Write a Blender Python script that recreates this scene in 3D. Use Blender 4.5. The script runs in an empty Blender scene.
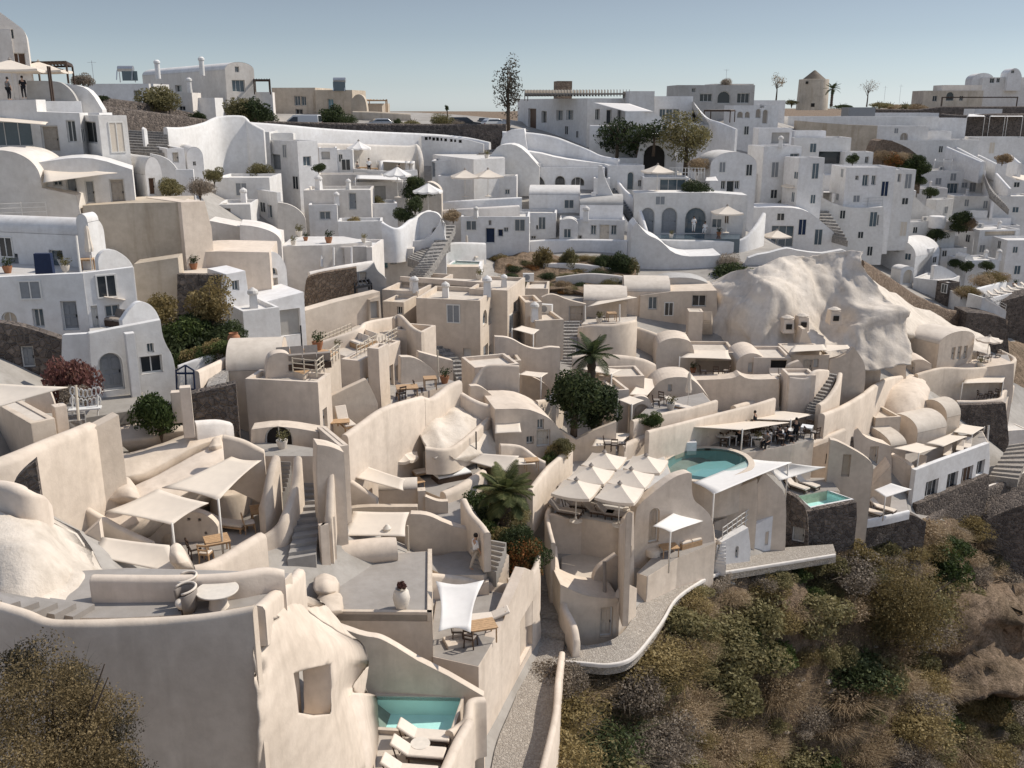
import bpy,bmesh,math,random
import numpy as np
from mathutils import Vector,Matrix
from mathutils.geometry import tessellate_polygon
PI=math.pi;R=math.radians
sc=bpy.context.scene;COL=sc.collection
rnd=random.Random(7)
F_PX=960.0;PITCH=math.atan(279/F_PX);S_=math.sin(PITCH);C_=math.cos(PITCH)
DS=F_PX/731*.9342/C_
K=260/1024
ORG=[0,0,K]
def T(u0,v0,k=K):ORG[:]=[u0,v0,k]
def px(x,y):return ORG[0]+x*ORG[2],ORG[1]+y*ORG[2]
def full():ORG[:]=[0,0,1.0]
def P(u,v,d):return Pt(u,v,d*DS)
def Pt(u,v,d):
 a=(u-512)/F_PX;b=(v-384)/F_PX
 return Vector((d*a,d*(C_-b*S_),d*(-S_-b*C_)))
def proj(p):
 dep=p.y*C_-p.z*S_
 return 512+F_PX*p.x/dep,384-F_PX*(p.y*S_+p.z*C_)/dep,dep
def on_z(u,v,z):
 k=S_+(v-384)/F_PX*C_
 return Pt(u,v,-z/k)
def z_at(X,Y,v):
 q=(384-v)/F_PX
 return Y*(q*C_-S_)/(C_+q*S_)
CT=[(60,768,'z',-17.5),(250,768,'z',-20),(400,765,'z',-23.6),(415,690,'z',-23.6),(520,765,'z',-26),(560,655,'z',-26.7),(600,642,'z',-27),(545,600,'z',-25.5),(545,470,'z',-22.8),(600,430,'z',-22.4),(473,560,'z',-21),(430,480,'z',-20.9),(720,580,'z',-27.7),(800,556,'z',-28.5),(600,670,'z',-26.9),(665,636,'z',-27.1),(705,598,'z',-27.3),(720,668,'z',-33),(600,705,'z',-28.8),(690,650,'z',-29.5),(600,766,'z',-31.5),(720,768,'z',-37),(800,680,'z',-38.5),(820,768,'z',-40.5),(760,620,'z',-31.5),(850,620,'z',-37),(900,766,'z',-43),(900,690,'z',-43),(1015,740,'z',-48),(955,600,'z',-38.5),(990,640,'z',-43),(945,506,'z',-32.6),(850,545,'z',-29.2),(880,552,'z',-30.3),(905,542,'z',-31.4),(835,560,'z',-29.7),(790,570,'z',-28.6),(812,566,'z',-28.9),(845,572,'z',-30.2),(1015,468,'z',-33.2),(1010,540,'z',-39),(825,500,'z',-26.6),(760,445,'z',-23.2),(705,463,'z',-23.2),(620,500,'z',-22.7),(640,560,'z',-25.8),(475,370,'z',-19.2),(565,350,'d',60),(580,412,'z',-21.6),(590,320,'d',66),(700,388,'z',-22.4),(700,345,'d',67),(760,320,'d',70),(850,300,'d',76),(900,340,'d',78),(980,388,'d',88),(960,412,'d',81),(880,425,'d',68),(850,262,'d',82),(1000,342,'d',98),(1020,400,'d',93),(560,270,'d',76),(660,262,'d',80),(690,237,'d',88),(735,237,'d',88),(575,192,'d',88),(535,193,'d',92),(600,215,'d',87),(500,250,'d',84),(800,195,'d',125),(760,232,'d',101),(830,245,'d',113),(905,275,'d',112),(950,192,'d',150),(1010,255,'d',130),(1000,295,'d',118),(880,165,'d',140),(1000,170,'d',160),(980,140,'d',180),(700,135,'d',130),(640,155,'d',106),(690,170,'d',100),(560,135,'d',108),(450,145,'d',98),(480,195,'d',90),(380,185,'d',93),(400,235,'d',83),(450,240,'d',79),(440,275,'d',74),(330,285,'d',66),(340,245,'d',74),(300,205,'d',80),(240,195,'d',78),(200,118,'d',98),(250,118,'d',100),(130,145,'d',72),(60,160,'d',57),(10,108,'d',62),(20,275,'d',49),(20,350,'d',38),(170,205,'d',60),(150,275,'d',56),(110,392,'z',-14.4),(160,407,'z',-14.5),(200,342,'d',49),(265,335,'d',58),(300,458,'z',-15.8),(230,540,'z',-18.3),(140,530,'z',-18.4),(120,462,'z',-17),(74,512,'z',-17),(105,545,'z',-18.6),(175,470,'z',-17.6),(355,500,'z',-20.9),(345,472,'z',-20),(385,535,'z',-21.2),(290,602,'z',-18.8),(30,405,'d',32),(30,485,'d',27),(350,425,'d',44.5),(440,405,'z',-19),(470,450,'z',-21.2),(380,350,'d',55)]
CW=[(-120,200,-8),(0,130,-2.4),(0,112,-2.6),(40,130,-2.6),(0,250,-16),(100,260,-10),(200,300,-6),(-60,170,-7),(0,160,-6),(-60,112,-1.6),(0,400,-30),(260,400,-12),(-150,400,-30),(-140,110,-1),(120,200,-3.2),(60,150,-4.5),(100,225,-3.5),(150,200,-6),(-40,10,-17),(-20,8,-19),(0,8,-27),(20,10,-36),(50,15,-52),(100,20,-75),(120,70,-55),(140,110,-45),(200,120,-60),(-90,50,-4),(-60,25,-13),(180,170,-25),(-80,80,-1)]
_pts=[]
for(u,v,m,q)in CT:
 p=on_z(u,v,q)if m=='z' else P(u,v,q)
 _pts.append((p.x,p.y,p.z))
_pts=np.array(_pts+[(x*.96,y*DS*1.03,z)for x,y,z in CW],float)
def _k(r2):return 0.5*r2*np.log(r2+1e-9)
def _fit(pts,lam=4.0):
 n=len(pts);xy=pts[:,:2]/50
 r2=((xy[:,None]-xy[None])**2).sum(2)
 A=np.zeros((n+3,n+3));A[:n,:n]=_k(r2)+np.eye(n)*lam*1e-3
 Pm=np.c_[np.ones(n),xy];A[:n,n:]=Pm;A[n:,:n]=Pm.T
 return np.linalg.solve(A,np.r_[pts[:,2],0,0,0]),xy
_W,_XY=_fit(_pts)
X0,X1,Y0,Y1=-160,260,4,640
def hraw(x,y):
 q=np.c_[np.clip(x,X0,X1)/50,np.clip(y,Y0,Y1)/50]
 out=np.zeros(len(q))
 for i in range(0,len(q),20000):
  r2=((q[i:i+20000,None]-_XY[None])**2).sum(2)
  out[i:i+20000]=_k(r2)@_W[:-3]+_W[-3]+q[i:i+20000]@_W[-2:]
 return out
_gx=np.arange(X0,X1+1,1.0);_gy=np.arange(Y0,Y1+1,1.0)
_GX,_GY=np.meshgrid(_gx,_gy)
HG=hraw(_GX.ravel(),_GY.ravel()).reshape(_GX.shape)
def hz(x,y):
 x=np.clip(np.asarray(x,float),X0,X1-.001)-X0;y=np.clip(np.asarray(y,float),Y0,Y1-.001)-Y0
 i=x.astype(int);j=y.astype(int);fx=x-i;fy=y-j
 return(HG[j,i]*(1-fx)+HG[j,i+1]*fx)*(1-fy)+(HG[j+1,i]*(1-fx)+HG[j+1,i+1]*fx)*fy
def H(x,y):return float(hz(np.array([x]),np.array([y]))[0])
_ds=10*1.004**np.arange(0,1100)
def ground(u,v):
 a=(u-512)/F_PX;b=(v-384)/F_PX
 z=_ds*(-S_-b*C_);h=hz(_ds*a,_ds*(C_-b*S_))
 k=np.nonzero(z<h)[0]
 if len(k)==0:return Pt(u,v,230)
 k=k[0]
 if k==0:return Pt(u,v,_ds[0])
 t0=z[k-1]-h[k-1];t1=z[k]-h[k]
 return Pt(u,v,_ds[k-1]+(_ds[k]-_ds[k-1])*t0/(t0-t1+1e-9))
def gd(u,v):return proj(ground(u,v))[2]
def newmat(name):
 m=bpy.data.materials.new(name);m.use_nodes=True
 nt=m.node_tree;b=nt.nodes['Principled BSDF']
 b.inputs['Roughness'].default_value=.85;b.inputs['Specular IOR Level'].default_value=.25
 return m,nt,b
def N(nt,t,**kw):
 n=nt.nodes.new(t)
 for k,v in kw.items():
  if k in n.inputs:n.inputs[k].default_value=v
  else:setattr(n,k,v)
 return n
def ramp(nt,stops):
 r=N(nt,'ShaderNodeValToRGB');e=r.color_ramp.elements
 while len(e)<len(stops):e.new(.5)
 for i,(p,c)in enumerate(stops):e[i].position=p;e[i].color=(*c,1)if len(c)==3 else c
 return r
def coords(nt,scale=1.0,seed=False):
 g=N(nt,'ShaderNodeNewGeometry');mp=N(nt,'ShaderNodeMapping');mp.inputs['Scale'].default_value=(scale,)*3 if not isinstance(scale,tuple)else scale
 nt.links.new(g.outputs['Position'],mp.inputs['Vector']);return mp.outputs['Vector']
def noise(nt,vec,scale,detail=4,rough=.55):
 n=N(nt,'ShaderNodeTexNoise');n.inputs['Scale'].default_value=scale;n.inputs['Detail'].default_value=detail;n.inputs['Roughness'].default_value=rough
 nt.links.new(vec,n.inputs['Vector']);return n
def mixc(nt,fac,a,b,mode='MIX'):
 m=N(nt,'ShaderNodeMix',data_type='RGBA',blend_type=mode)
 for s,x in((0,fac),(6,a),(7,b)):
  if hasattr(x,'is_linked'):nt.links.new(x,m.inputs[s])
  elif s==0:m.inputs[0].default_value=x
  else:m.inputs[s].default_value=(*x,1)
 return m.outputs[2]
def plaster(name,col,stain,bevel=.07,bump=.25,amt=.55):
 m,nt,b=newmat(name);L=nt.links.new;v=coords(nt)
 n1=noise(nt,v,.35,5,.6);n2=noise(nt,v,2.2,5,.65);n3=noise(nt,v,14,3)
 vs=coords(nt,(1,1,.12));n4=noise(nt,vs,1.6,4,.6)
 r1=ramp(nt,[(.35,(0,0,0)),(.75,(1,1,1))]);L(n1.outputs[0],r1.inputs[0])
 r4=ramp(nt,[(.52,(0,0,0)),(.78,(1,1,1))]);L(n4.outputs[0],r4.inputs[0])
 oi=N(nt,'ShaderNodeObjectInfo')
 c=mixc(nt,r1.outputs[0],col,tuple(x*(1-amt*.34)*y for x,y in zip(col,(1,.985,.965))))
 mm=N(nt,'ShaderNodeMath',operation='MULTIPLY');L(r4.outputs[0],mm.inputs[0]);mm.inputs[1].default_value=amt*.8
 c=mixc(nt,mm.outputs[0],c,stain)
 r2=ramp(nt,[(.3,(.885,.875,.865)),(.7,(1.04,1.04,1.04))]);L(n2.outputs[0],r2.inputs[0])
 c=mixc(nt,1.0,c,r2.outputs[0],'MULTIPLY')
 ro=ramp(nt,[(0,(.93,.92,.90)),(1,(1.03,1.03,1.04))]);L(oi.outputs['Random'],ro.inputs[0])
 c=mixc(nt,1.0,c,ro.outputs[0],'MULTIPLY')
 L(c,b.inputs['Base Color'])
 bp=N(nt,'ShaderNodeBump');bp.inputs['Strength'].default_value=bump;bp.inputs['Distance'].default_value=.05
 ad=N(nt,'ShaderNodeMath',operation='ADD');L(n2.outputs[0],ad.inputs[0])
 m3=N(nt,'ShaderNodeMath',operation='MULTIPLY');L(n3.outputs[0],m3.inputs[0]);m3.inputs[1].default_value=.3;L(m3.outputs[0],ad.inputs[1])
 L(ad.outputs[0],bp.inputs['Height'])
 if bevel:
  bv=N(nt,'ShaderNodeBevel',samples=3);bv.inputs['Radius'].default_value=bevel;L(bv.outputs[0],bp.inputs['Normal'])
 L(bp.outputs[0],b.inputs['Normal']);b.inputs['Roughness'].default_value=.9
 return m
def flat(name,col,rough=.8,var=.12,scale=6,metal=0,spec=.25,bump=0):
 m,nt,b=newmat(name);L=nt.links.new;v=coords(nt)
 n=noise(nt,v,scale,4);r=ramp(nt,[(.25,(1-var,)*3),(.75,(1+var,)*3)]);L(n.outputs[0],r.inputs[0])
 L(mixc(nt,1.0,col,r.outputs[0],'MULTIPLY'),b.inputs['Base Color'])
 b.inputs['Roughness'].default_value=rough;b.inputs['Metallic'].default_value=metal;b.inputs['Specular IOR Level'].default_value=spec
 if bump:
  bp=N(nt,'ShaderNodeBump');bp.inputs['Strength'].default_value=bump;bp.inputs['Distance'].default_value=.02;L(n.outputs[0],bp.inputs['Height']);L(bp.outputs[0],b.inputs['Normal'])
 return m
def stone(name,c1,c2,mortar,scale=2.4,bump=.8,edge=.05):
 m,nt,b=newmat(name);L=nt.links.new;v=coords(nt)
 nw=noise(nt,v,1.5,3);vv=N(nt,'ShaderNodeVectorMath',operation='MULTIPLY_ADD');L(nw.outputs[1],vv.inputs[0]);vv.inputs[1].default_value=(.25,)*3;L(v,vv.inputs[2])
 vo=N(nt,'ShaderNodeTexVoronoi');vo.inputs['Scale'].default_value=scale;L(vv.outputs[0],vo.inputs['Vector'])
 ve=N(nt,'ShaderNodeTexVoronoi',feature='DISTANCE_TO_EDGE');ve.inputs['Scale'].default_value=scale;L(vv.outputs[0],ve.inputs['Vector'])
 sx=N(nt,'ShaderNodeSeparateColor');L(vo.outputs['Color'],sx.inputs[0])
 c=mixc(nt,sx.outputs[0],c1,c2)
 r=ramp(nt,[(edge*.4,(0,0,0)),(edge*1.6,(1,1,1))]);L(ve.outputs[0],r.inputs[0])
 n2=noise(nt,v,9,4);r2=ramp(nt,[(.3,(.8,)*3),(.7,(1.2,)*3)]);L(n2.outputs[0],r2.inputs[0])
 c=mixc(nt,1.0,mixc(nt,r.outputs[0],mortar,c),r2.outputs[0],'MULTIPLY')
 L(c,b.inputs['Base Color'])
 ra=ramp(nt,[(0,(0,0,0)),(.18,(1,1,1))]);L(ve.outputs[0],ra.inputs[0])
 bp=N(nt,'ShaderNodeBump');bp.inputs['Strength'].default_value=bump;bp.inputs['Distance'].default_value=.12;L(ra.outputs[0],bp.inputs['Height']);L(bp.outputs[0],b.inputs['Normal'])
 b.inputs['Roughness'].default_value=.95
 return m
def leafmat(name,stops,rough=.7,transl=.35):
 m,nt,b=newmat(name);L=nt.links.new
 g=N(nt,'ShaderNodeNewGeometry');v=coords(nt);n=noise(nt,v,.9,3);oi=N(nt,'ShaderNodeObjectInfo')
 a=N(nt,'ShaderNodeMath',operation='MULTIPLY_ADD');L(g.outputs['Random Per Island'],a.inputs[0]);a.inputs[1].default_value=.5
 s=N(nt,'ShaderNodeMath',operation='MULTIPLY_ADD');L(n.outputs[0],s.inputs[0]);s.inputs[1].default_value=.7;s.inputs[2].default_value=-.25
 L(s.outputs[0],a.inputs[2])
 a2=N(nt,'ShaderNodeMath',operation='MULTIPLY_ADD');L(oi.outputs['Random'],a2.inputs[0]);a2.inputs[1].default_value=.35;L(a.outputs[0],a2.inputs[2])
 r=ramp(nt,stops);L(a2.outputs[0],r.inputs[0]);L(r.outputs[0],b.inputs['Base Color'])
 b.inputs['Roughness'].default_value=rough
 if transl:
  t=N(nt,'ShaderNodeBsdfTranslucent');L(r.outputs[0],t.inputs[0]);mx=N(nt,'ShaderNodeMixShader');mx.inputs[0].default_value=transl
  L(b.outputs[0],mx.inputs[1]);L(t.outputs[0],mx.inputs[2]);L(mx.outputs[0],nt.nodes['Material Output'].inputs[0])
 return m
def clothmat(name,col,transl=.25):
 m=flat(name,col,.85,.05,3);nt=m.node_tree;L=nt.links.new;b=nt.nodes['Principled BSDF']
 t=N(nt,'ShaderNodeBsdfTranslucent');t.inputs[0].default_value=(*col,1);mx=N(nt,'ShaderNodeMixShader');mx.inputs[0].default_value=transl
 L(b.outputs[0],mx.inputs[1]);L(t.outputs[0],mx.inputs[2]);L(mx.outputs[0],nt.nodes['Material Output'].inputs[0]);return m
def watermat(name,tint):
 m,nt,b=newmat(name);L=nt.links.new;v=coords(nt);n=noise(nt,v,1.8,3)
 bp=N(nt,'ShaderNodeBump');bp.inputs['Strength'].default_value=.12;bp.inputs['Distance'].default_value=.05;L(n.outputs[0],bp.inputs['Height'])
 tr=N(nt,'ShaderNodeBsdfTransparent');tr.inputs[0].default_value=(*tint,1)
 gl=N(nt,'ShaderNodeBsdfGlossy');gl.inputs['Roughness'].default_value=.04;L(bp.outputs[0],gl.inputs['Normal'])
 fr=N(nt,'ShaderNodeFresnel');fr.inputs[0].default_value=1.33;L(bp.outputs[0],fr.inputs['Normal'])
 mx=N(nt,'ShaderNodeMixShader');L(fr.outputs[0],mx.inputs[0]);L(tr.outputs[0],mx.inputs[1]);L(gl.outputs[0],mx.inputs[2])
 L(mx.outputs[0],nt.nodes['Material Output'].inputs[0]);return m
M={}
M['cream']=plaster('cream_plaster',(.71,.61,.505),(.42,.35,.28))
M['creamdk']=plaster('dark_cream_plaster',(.58,.49,.395),(.40,.33,.26))  # darker cream, paints shade into recess backs and covered rear walls
M['white']=plaster('white_plaster',(.77,.76,.745),(.55,.52,.48),amt=.4)
M['ivory']=plaster('ivory_plaster',(.75,.705,.65),(.52,.46,.40),amt=.45)
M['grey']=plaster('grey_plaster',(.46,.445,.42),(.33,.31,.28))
M['tan']=plaster('tan_render',(.60,.52,.42),(.36,.29,.21),amt=.9)
M['floor']=plaster('terrace_floor',(.36,.335,.31),(.30,.28,.25),bevel=0)
M['floorw']=plaster('pale_floor',(.56,.54,.51),(.40,.37,.33),bevel=0)
M['floorc']=plaster('cream_floor',(.56,.50,.43),(.40,.34,.28),bevel=0)
M['roofw']=plaster('white_roof',(.70,.68,.65),(.50,.47,.43),bevel=0)
M['roofc']=plaster('cream_roof',(.67,.60,.515),(.47,.40,.33),bevel=0)
M['step']=stone('step_stone',(.20,.19,.18),(.28,.26,.24),(.34,.32,.29),2.2,.4)
M['stepg']=plaster('grey_step',(.34,.32,.295),(.2,.18,.16),bevel=.03)
M['darkstone']=stone('dark_volcanic_stone',(.075,.062,.055),(.19,.155,.13),(.16,.135,.115),3.2)
M['brownstone']=stone('brown_rubble',(.17,.12,.085),(.30,.225,.165),(.23,.18,.135),3.6)
M['path']=stone('pebble_paving',(.30,.265,.225),(.40,.36,.31),(.34,.30,.26),8,.5,.06)
M['rock']=plaster('white_rock',(.72,.645,.555),(.44,.38,.31),bevel=0,bump=.9,amt=.8)
M['drystone']=flat('weathered_stone',(.34,.285,.23),.95,.25,4,bump=.6)
M['wood']=flat('light_wood',(.46,.30,.17),.6,.2,8)
M['darkwood']=flat('dark_wood',(.07,.045,.032),.6,.2,8)
M['cloth']=clothmat('cream_sailcloth',(.80,.71,.60),.2)
M['clothw']=clothmat('white_sailcloth',(.84,.81,.77),.2)
M['cushion']=flat('oatmeal_cushion',(.66,.58,.49),.9,.06)
M['cushdk']=flat('taupe_cushion',(.27,.235,.205),.9,.1)
M['glass']=flat('dark_glass',(.025,.03,.035),.08,.1,spec=.6)
M['glassb']=flat('blue_grey_glass',(.08,.11,.13),.08,.1,spec=.6)
M['frame']=flat('white_joinery',(.66,.64,.60),.5,.05)
M['frameb']=flat('brown_joinery',(.10,.075,.055),.5,.1)
M['door']=flat('taupe_door',(.36,.315,.265),.6,.1)
M['doorc']=flat('cream_door',(.60,.53,.44),.6,.06)
M['doorb']=flat('navy_door',(.012,.025,.06),.5,.1)
M['doorg']=flat('grey_door',(.24,.25,.26),.5,.1)
M['doort']=flat('teal_door',(.18,.30,.33),.5,.1)
M['doorbr']=flat('brown_door',(.11,.062,.038),.5,.1)
M['iron']=flat('black_iron',(.02,.02,.022),.5,.1)
M['navy']=flat('navy_paint',(.018,.03,.07),.5,.1)
M['steel']=flat('galvanised_steel',(.5,.5,.5),.4,.1,metal=.8)
M['pole']=flat('white_pole',(.66,.62,.56),.5,.05)
M['rope']=flat('rope_railing',(.55,.48,.38),.8,.1)
M['clay']=flat('white_clay',(.64,.58,.50),.7,.1)
M['terracotta']=flat('terracotta',(.32,.15,.08),.8,.15)
M['bark']=flat('bark',(.10,.075,.055),.9,.3,9,bump=.5)
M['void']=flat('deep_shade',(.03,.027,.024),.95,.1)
M['tileteal']=flat('pool_tile',(.74,.93,.90),.5,.05,2)
M['tiledeep']=flat('deep_pool_tile',(.30,.47,.47),.5,.05,2)
M['water']=watermat('pool_water',(.82,.97,.955));M['waterd']=watermat('deep_pool_water',(.74,.88,.88))
M['skin']=flat('skin',(.42,.26,.18),.6,.05);M['hair']=flat('dark_hair',(.02,.015,.012),.6,.1)
M['shirtw']=flat('white_cloth',(.74,.73,.71),.9,.05);M['shirtb']=flat('black_cloth',(.015,.015,.018),.9,.1);M['shirtg']=flat('grey_cloth',(.2,.19,.18),.9,.1);M['trou']=flat('sand_trousers',(.42,.36,.29),.9,.1)
M['carw']=flat('white_car_paint',(.62,.62,.61),.25,.03,spec=.5);M['card']=flat('dark_car_paint',(.02,.022,.026),.2,.05,spec=.5);M['cars']=flat('silver_car_paint',(.38,.39,.40),.25,.03,metal=.4,spec=.5);M['rubber']=flat('tyre',(.012,.012,.012),.9,.1)
M['lamp']=flat('headlight_glass',(.6,.6,.6),.1,.05);M['tail']=flat('red_lens',(.25,.01,.01),.2,.05)
M['leaf']=leafmat('green_leaf',[(0,(.018,.03,.010)),(.45,(.052,.078,.022)),(.8,(.12,.15,.045)),(1,(.19,.21,.07))])
M['leafdk']=leafmat('dark_leaf',[(0,(.016,.024,.010)),(.5,(.045,.062,.024)),(.85,(.095,.115,.045)),(1,(.14,.155,.065))])
M['olive']=leafmat('olive_leaf',[(0,(.065,.06,.027)),(.45,(.165,.148,.066)),(.8,(.28,.24,.115)),(1,(.38,.32,.175))])
M['dry']=leafmat('dry_brush',[(0,(.12,.088,.055)),(.4,(.285,.21,.13)),(.75,(.44,.335,.215)),(1,(.56,.45,.31))])
M['drygrey']=leafmat('grey_brush',[(0,(.10,.082,.064)),(.45,(.25,.205,.158)),(.8,(.37,.31,.245)),(1,(.48,.41,.33))])
M['gold']=leafmat('tawny_leaf',[(0,(.065,.053,.023)),(.4,(.19,.145,.06)),(.75,(.33,.25,.11)),(1,(.45,.36,.19))])
M['goldbrown']=leafmat('golden_brown_leaf',[(0,(.06,.045,.02)),(.4,(.17,.125,.06)),(.75,(.30,.225,.115)),(1,(.42,.33,.19))])
M['umber']=leafmat('dark_umber_leaf',[(0,(.015,.013,.008)),(.5,(.045,.038,.022)),(1,(.10,.085,.045))])
M['palm']=leafmat('palm_leaf',[(0,(.03,.04,.014)),(.5,(.085,.10,.035)),(1,(.22,.21,.09))])
M['rust']=leafmat('rust_flower',[(0,(.05,.06,.02)),(.45,(.10,.09,.03)),(.7,(.32,.12,.04)),(1,(.42,.22,.08))])
M['plum']=leafmat('plum_leaf',[(0,(.03,.022,.014)),(.4,(.10,.05,.04)),(.75,(.20,.085,.075)),(1,(.26,.15,.10))])
M['bleached']=flat('bleached_timber',(.30,.27,.235),.9,.15)
M['cypress']=leafmat('cypress_leaf',[(0,(.03,.03,.022)),(.5,(.07,.062,.045)),(1,(.14,.12,.09))])
class MB:
 def __init__(s):s.v=[];s.f=[]
 def add(s,vs,fs):
  o=len(s.v);s.v+=[tuple(x)for x in vs];s.f+=[tuple(i+o for i in f)for f in fs];return s
 def box(s,c,size,rz=0,top=1.0):
  hx,hy,hz_=size[0]/2,size[1]/2,size[2]/2;cr,sr=math.cos(rz),math.sin(rz);vs=[]
  for dz,k in((-hz_,1),(hz_,top)):
   for dx,dy in((-hx,-hy),(hx,-hy),(hx,hy),(-hx,hy)):
    dx*=k;dy*=k
    vs.append((c[0]+dx*cr-dy*sr,c[1]+dx*sr+dy*cr,c[2]+dz))
  return s.add(vs,[(3,2,1,0),(4,5,6,7),(0,1,5,4),(1,2,6,5),(2,3,7,6),(3,0,4,7)])
 def beam(s,a,b,w,h=None):
  a=Vector(a);b=Vector(b);h=h or w;t=(b-a).normalized();up=Vector((0,0,1))if abs(t.z)<.95 else Vector((1,0,0))
  x=t.cross(up).normalized()*w/2;y=x.cross(t).normalized()*h/2
  vs=[p+sx*x+sy*y for p in(a,b)for sx,sy in((-1,-1),(1,-1),(1,1),(-1,1))]
  return s.add(vs,[(0,1,2,3),(7,6,5,4),(0,4,5,1),(1,5,6,2),(2,6,7,3),(3,7,4,0)])
 def tube(s,pts,rad,n=6,cap=True):
  pts=[Vector(p)for p in pts];rad=rad if isinstance(rad,(list,tuple))else[rad]*len(pts);o=len(s.v)
  t=(pts[1]-pts[0]).normalized();ref=Vector((0,0,1))if abs(t.z)<.9 else Vector((1,0,0));x=t.cross(ref).normalized()
  for i,p in enumerate(pts):
   t=(pts[min(i+1,len(pts)-1)]-pts[max(i-1,0)]).normalized();x=(x-t*x.dot(t)).normalized();y=t.cross(x)
   for k in range(n):s.v.append(tuple(p+rad[i]*(x*math.cos(2*PI*k/n)+y*math.sin(2*PI*k/n))))
  for i in range(len(pts)-1):
   for k in range(n):s.f.append((o+i*n+k,o+i*n+(k+1)%n,o+(i+1)*n+(k+1)%n,o+(i+1)*n+k))
  if cap:s.f.append(tuple(o+k for k in range(n))[::-1]);s.f.append(tuple(o+(len(pts)-1)*n+k for k in range(n)))
  return s
 def lathe(s,prof,c=(0,0,0),n=16):
  o=len(s.v)
  for r,z in prof:
   for k in range(n):s.v.append((c[0]+r*math.cos(2*PI*k/n),c[1]+r*math.sin(2*PI*k/n),c[2]+z))
  for i in range(len(prof)-1):
   for k in range(n):s.f.append((o+i*n+k,o+i*n+(k+1)%n,o+(i+1)*n+(k+1)%n,o+(i+1)*n+k))
  s.f.append(tuple(o+k for k in range(n))[::-1]);s.f.append(tuple(o+(len(prof)-1)*n+k for k in range(n)))
  return s
 def prism(s,poly,z0,z1):
  n=len(poly);a=sum(poly[i][0]*poly[(i+1)%n][1]-poly[(i+1)%n][0]*poly[i][1]for i in range(n))
  z0=z0 if isinstance(z0,list)else[z0]*n;z1=z1 if isinstance(z1,list)else[z1]*n
  idx=list(range(n))if a>0 else list(range(n))[::-1]
  vs=[(poly[i][0],poly[i][1],z0[i])for i in idx]+[(poly[i][0],poly[i][1],z1[i])for i in idx]
  tris=tessellate_polygon([[Vector((poly[i][0],poly[i][1],0))for i in idx]])
  fs=[tuple(t)for t in tris];fs2=[]
  for t in fs:
   p=[Vector(vs[q][:2])for q in t];ar=(p[1]-p[0]).cross(p[2]-p[0])if hasattr(p[0],'cross')else 0
   fs2+=[tuple(q+n for q in(t if ar>0 else t[::-1])),(t[::-1]if ar>0 else t)]
  fs2+=[(i,(i+1)%n,(i+1)%n+n,i+n)for i in range(n)]
  return s.add(vs,fs2)
 def build(s,name,mat,parent=None,smooth=False,loc=None):
  me=bpy.data.meshes.new(name);me.from_pydata(s.v,[],s.f);me.update()
  me.materials.append(M[mat]if isinstance(mat,str)else mat)
  if smooth:me.polygons.foreach_set('use_smooth',[True]*len(me.polygons))
  o=bpy.data.objects.new(name,me);COL.objects.link(o)
  if parent:o.parent=parent
  if loc:o.location=loc
  return o
def sharp(o,deg=35):
 me=o.data;bm=bmesh.new();bm.from_mesh(me)
 for e in bm.edges:e.smooth=not(len(e.link_faces)!=2 or e.calc_face_angle(0)>R(deg))
 for f in bm.faces:f.smooth=True
 bm.to_mesh(me);bm.free();return o
def tag(o,label,cat,group=None,kind=None):
 if label:o['label']=label
 if cat:o['category']=cat
 if group:o['group']=group
 if kind:o['kind']=kind
 return o
def empty(name,label,cat,loc=(0,0,0),rz=0,group=None):
 o=bpy.data.objects.new(name,None);COL.objects.link(o);o.location=loc;o.rotation_euler=(0,0,rz);o.empty_display_size=.2
 return tag(o,label,cat,group)
def setting(o):o['kind']='structure';return o
def copy_tree(o,parent=None):
 c=o.copy();COL.objects.link(c)
 if parent:c.parent=parent
 for ch in list(o.children):copy_tree(ch,c)
 return c
_used={}
def place(proto,loc,rz=0,label=None,group=None,scale=None):
 o=proto if not _used.get(proto.name)else copy_tree(proto);_used[proto.name]=1
 o.location=loc;o.rotation_euler=(0,0,rz)
 if scale:o.scale=(scale,)*3 if not isinstance(scale,tuple)else scale
 if label:o['label']=label
 if group:o['group']=group
 return o
class Face:
 """vertical plane through a world point; yaw 0 looks at the camera, + turns to the right"""
 def __init__(s,A,yaw):
  s.A=Vector(A);y=R(yaw);s.n=Vector((math.sin(y),-math.cos(y),0));s.t=Vector((math.cos(y),math.sin(y),0))
 def hit(s,u,v,off=0):
  r=Pt(u,v,1.0);A=s.A+s.n*off;return r*((A.dot(s.n))/(r.dot(s.n)))
 def st(s,u,v):
  p=s.hit(u,v)-s.A;return p.dot(s.t),p.z
 def w(s,a,z,off=0):return s.A+s.t*a+Vector((0,0,z))+s.n*off
def rect_st(face,x0,y0,x1,y1):
 u0,v0=px(x0,y0);u1,v1=px(x1,y1);um,vm=(u0+u1)/2,(v0+v1)/2
 s0=face.st(u0,vm)[0];s1=face.st(u1,vm)[0];z0=face.st(um,v1)[1];z1=face.st(um,v0)[1]
 return min(s0,s1),max(s0,s1),min(z0,z1),max(z0,z1)
def hole_outline(kind,r):
 s0,s1,z0,z1=r
 if kind in 'aou':
  w=(s1-s0)/2;rise=min(w,(z1-z0)*.6);n=8;c=(s0+s1)/2
  return[(s0,z0),(s1,z0)]+[(c+w*math.cos(PI*k/n),z1-rise+rise*math.sin(PI*k/n))for k in range(n+1)]
 return[(s0,z0),(s1,z0),(s1,z1),(s0,z1)]
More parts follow.
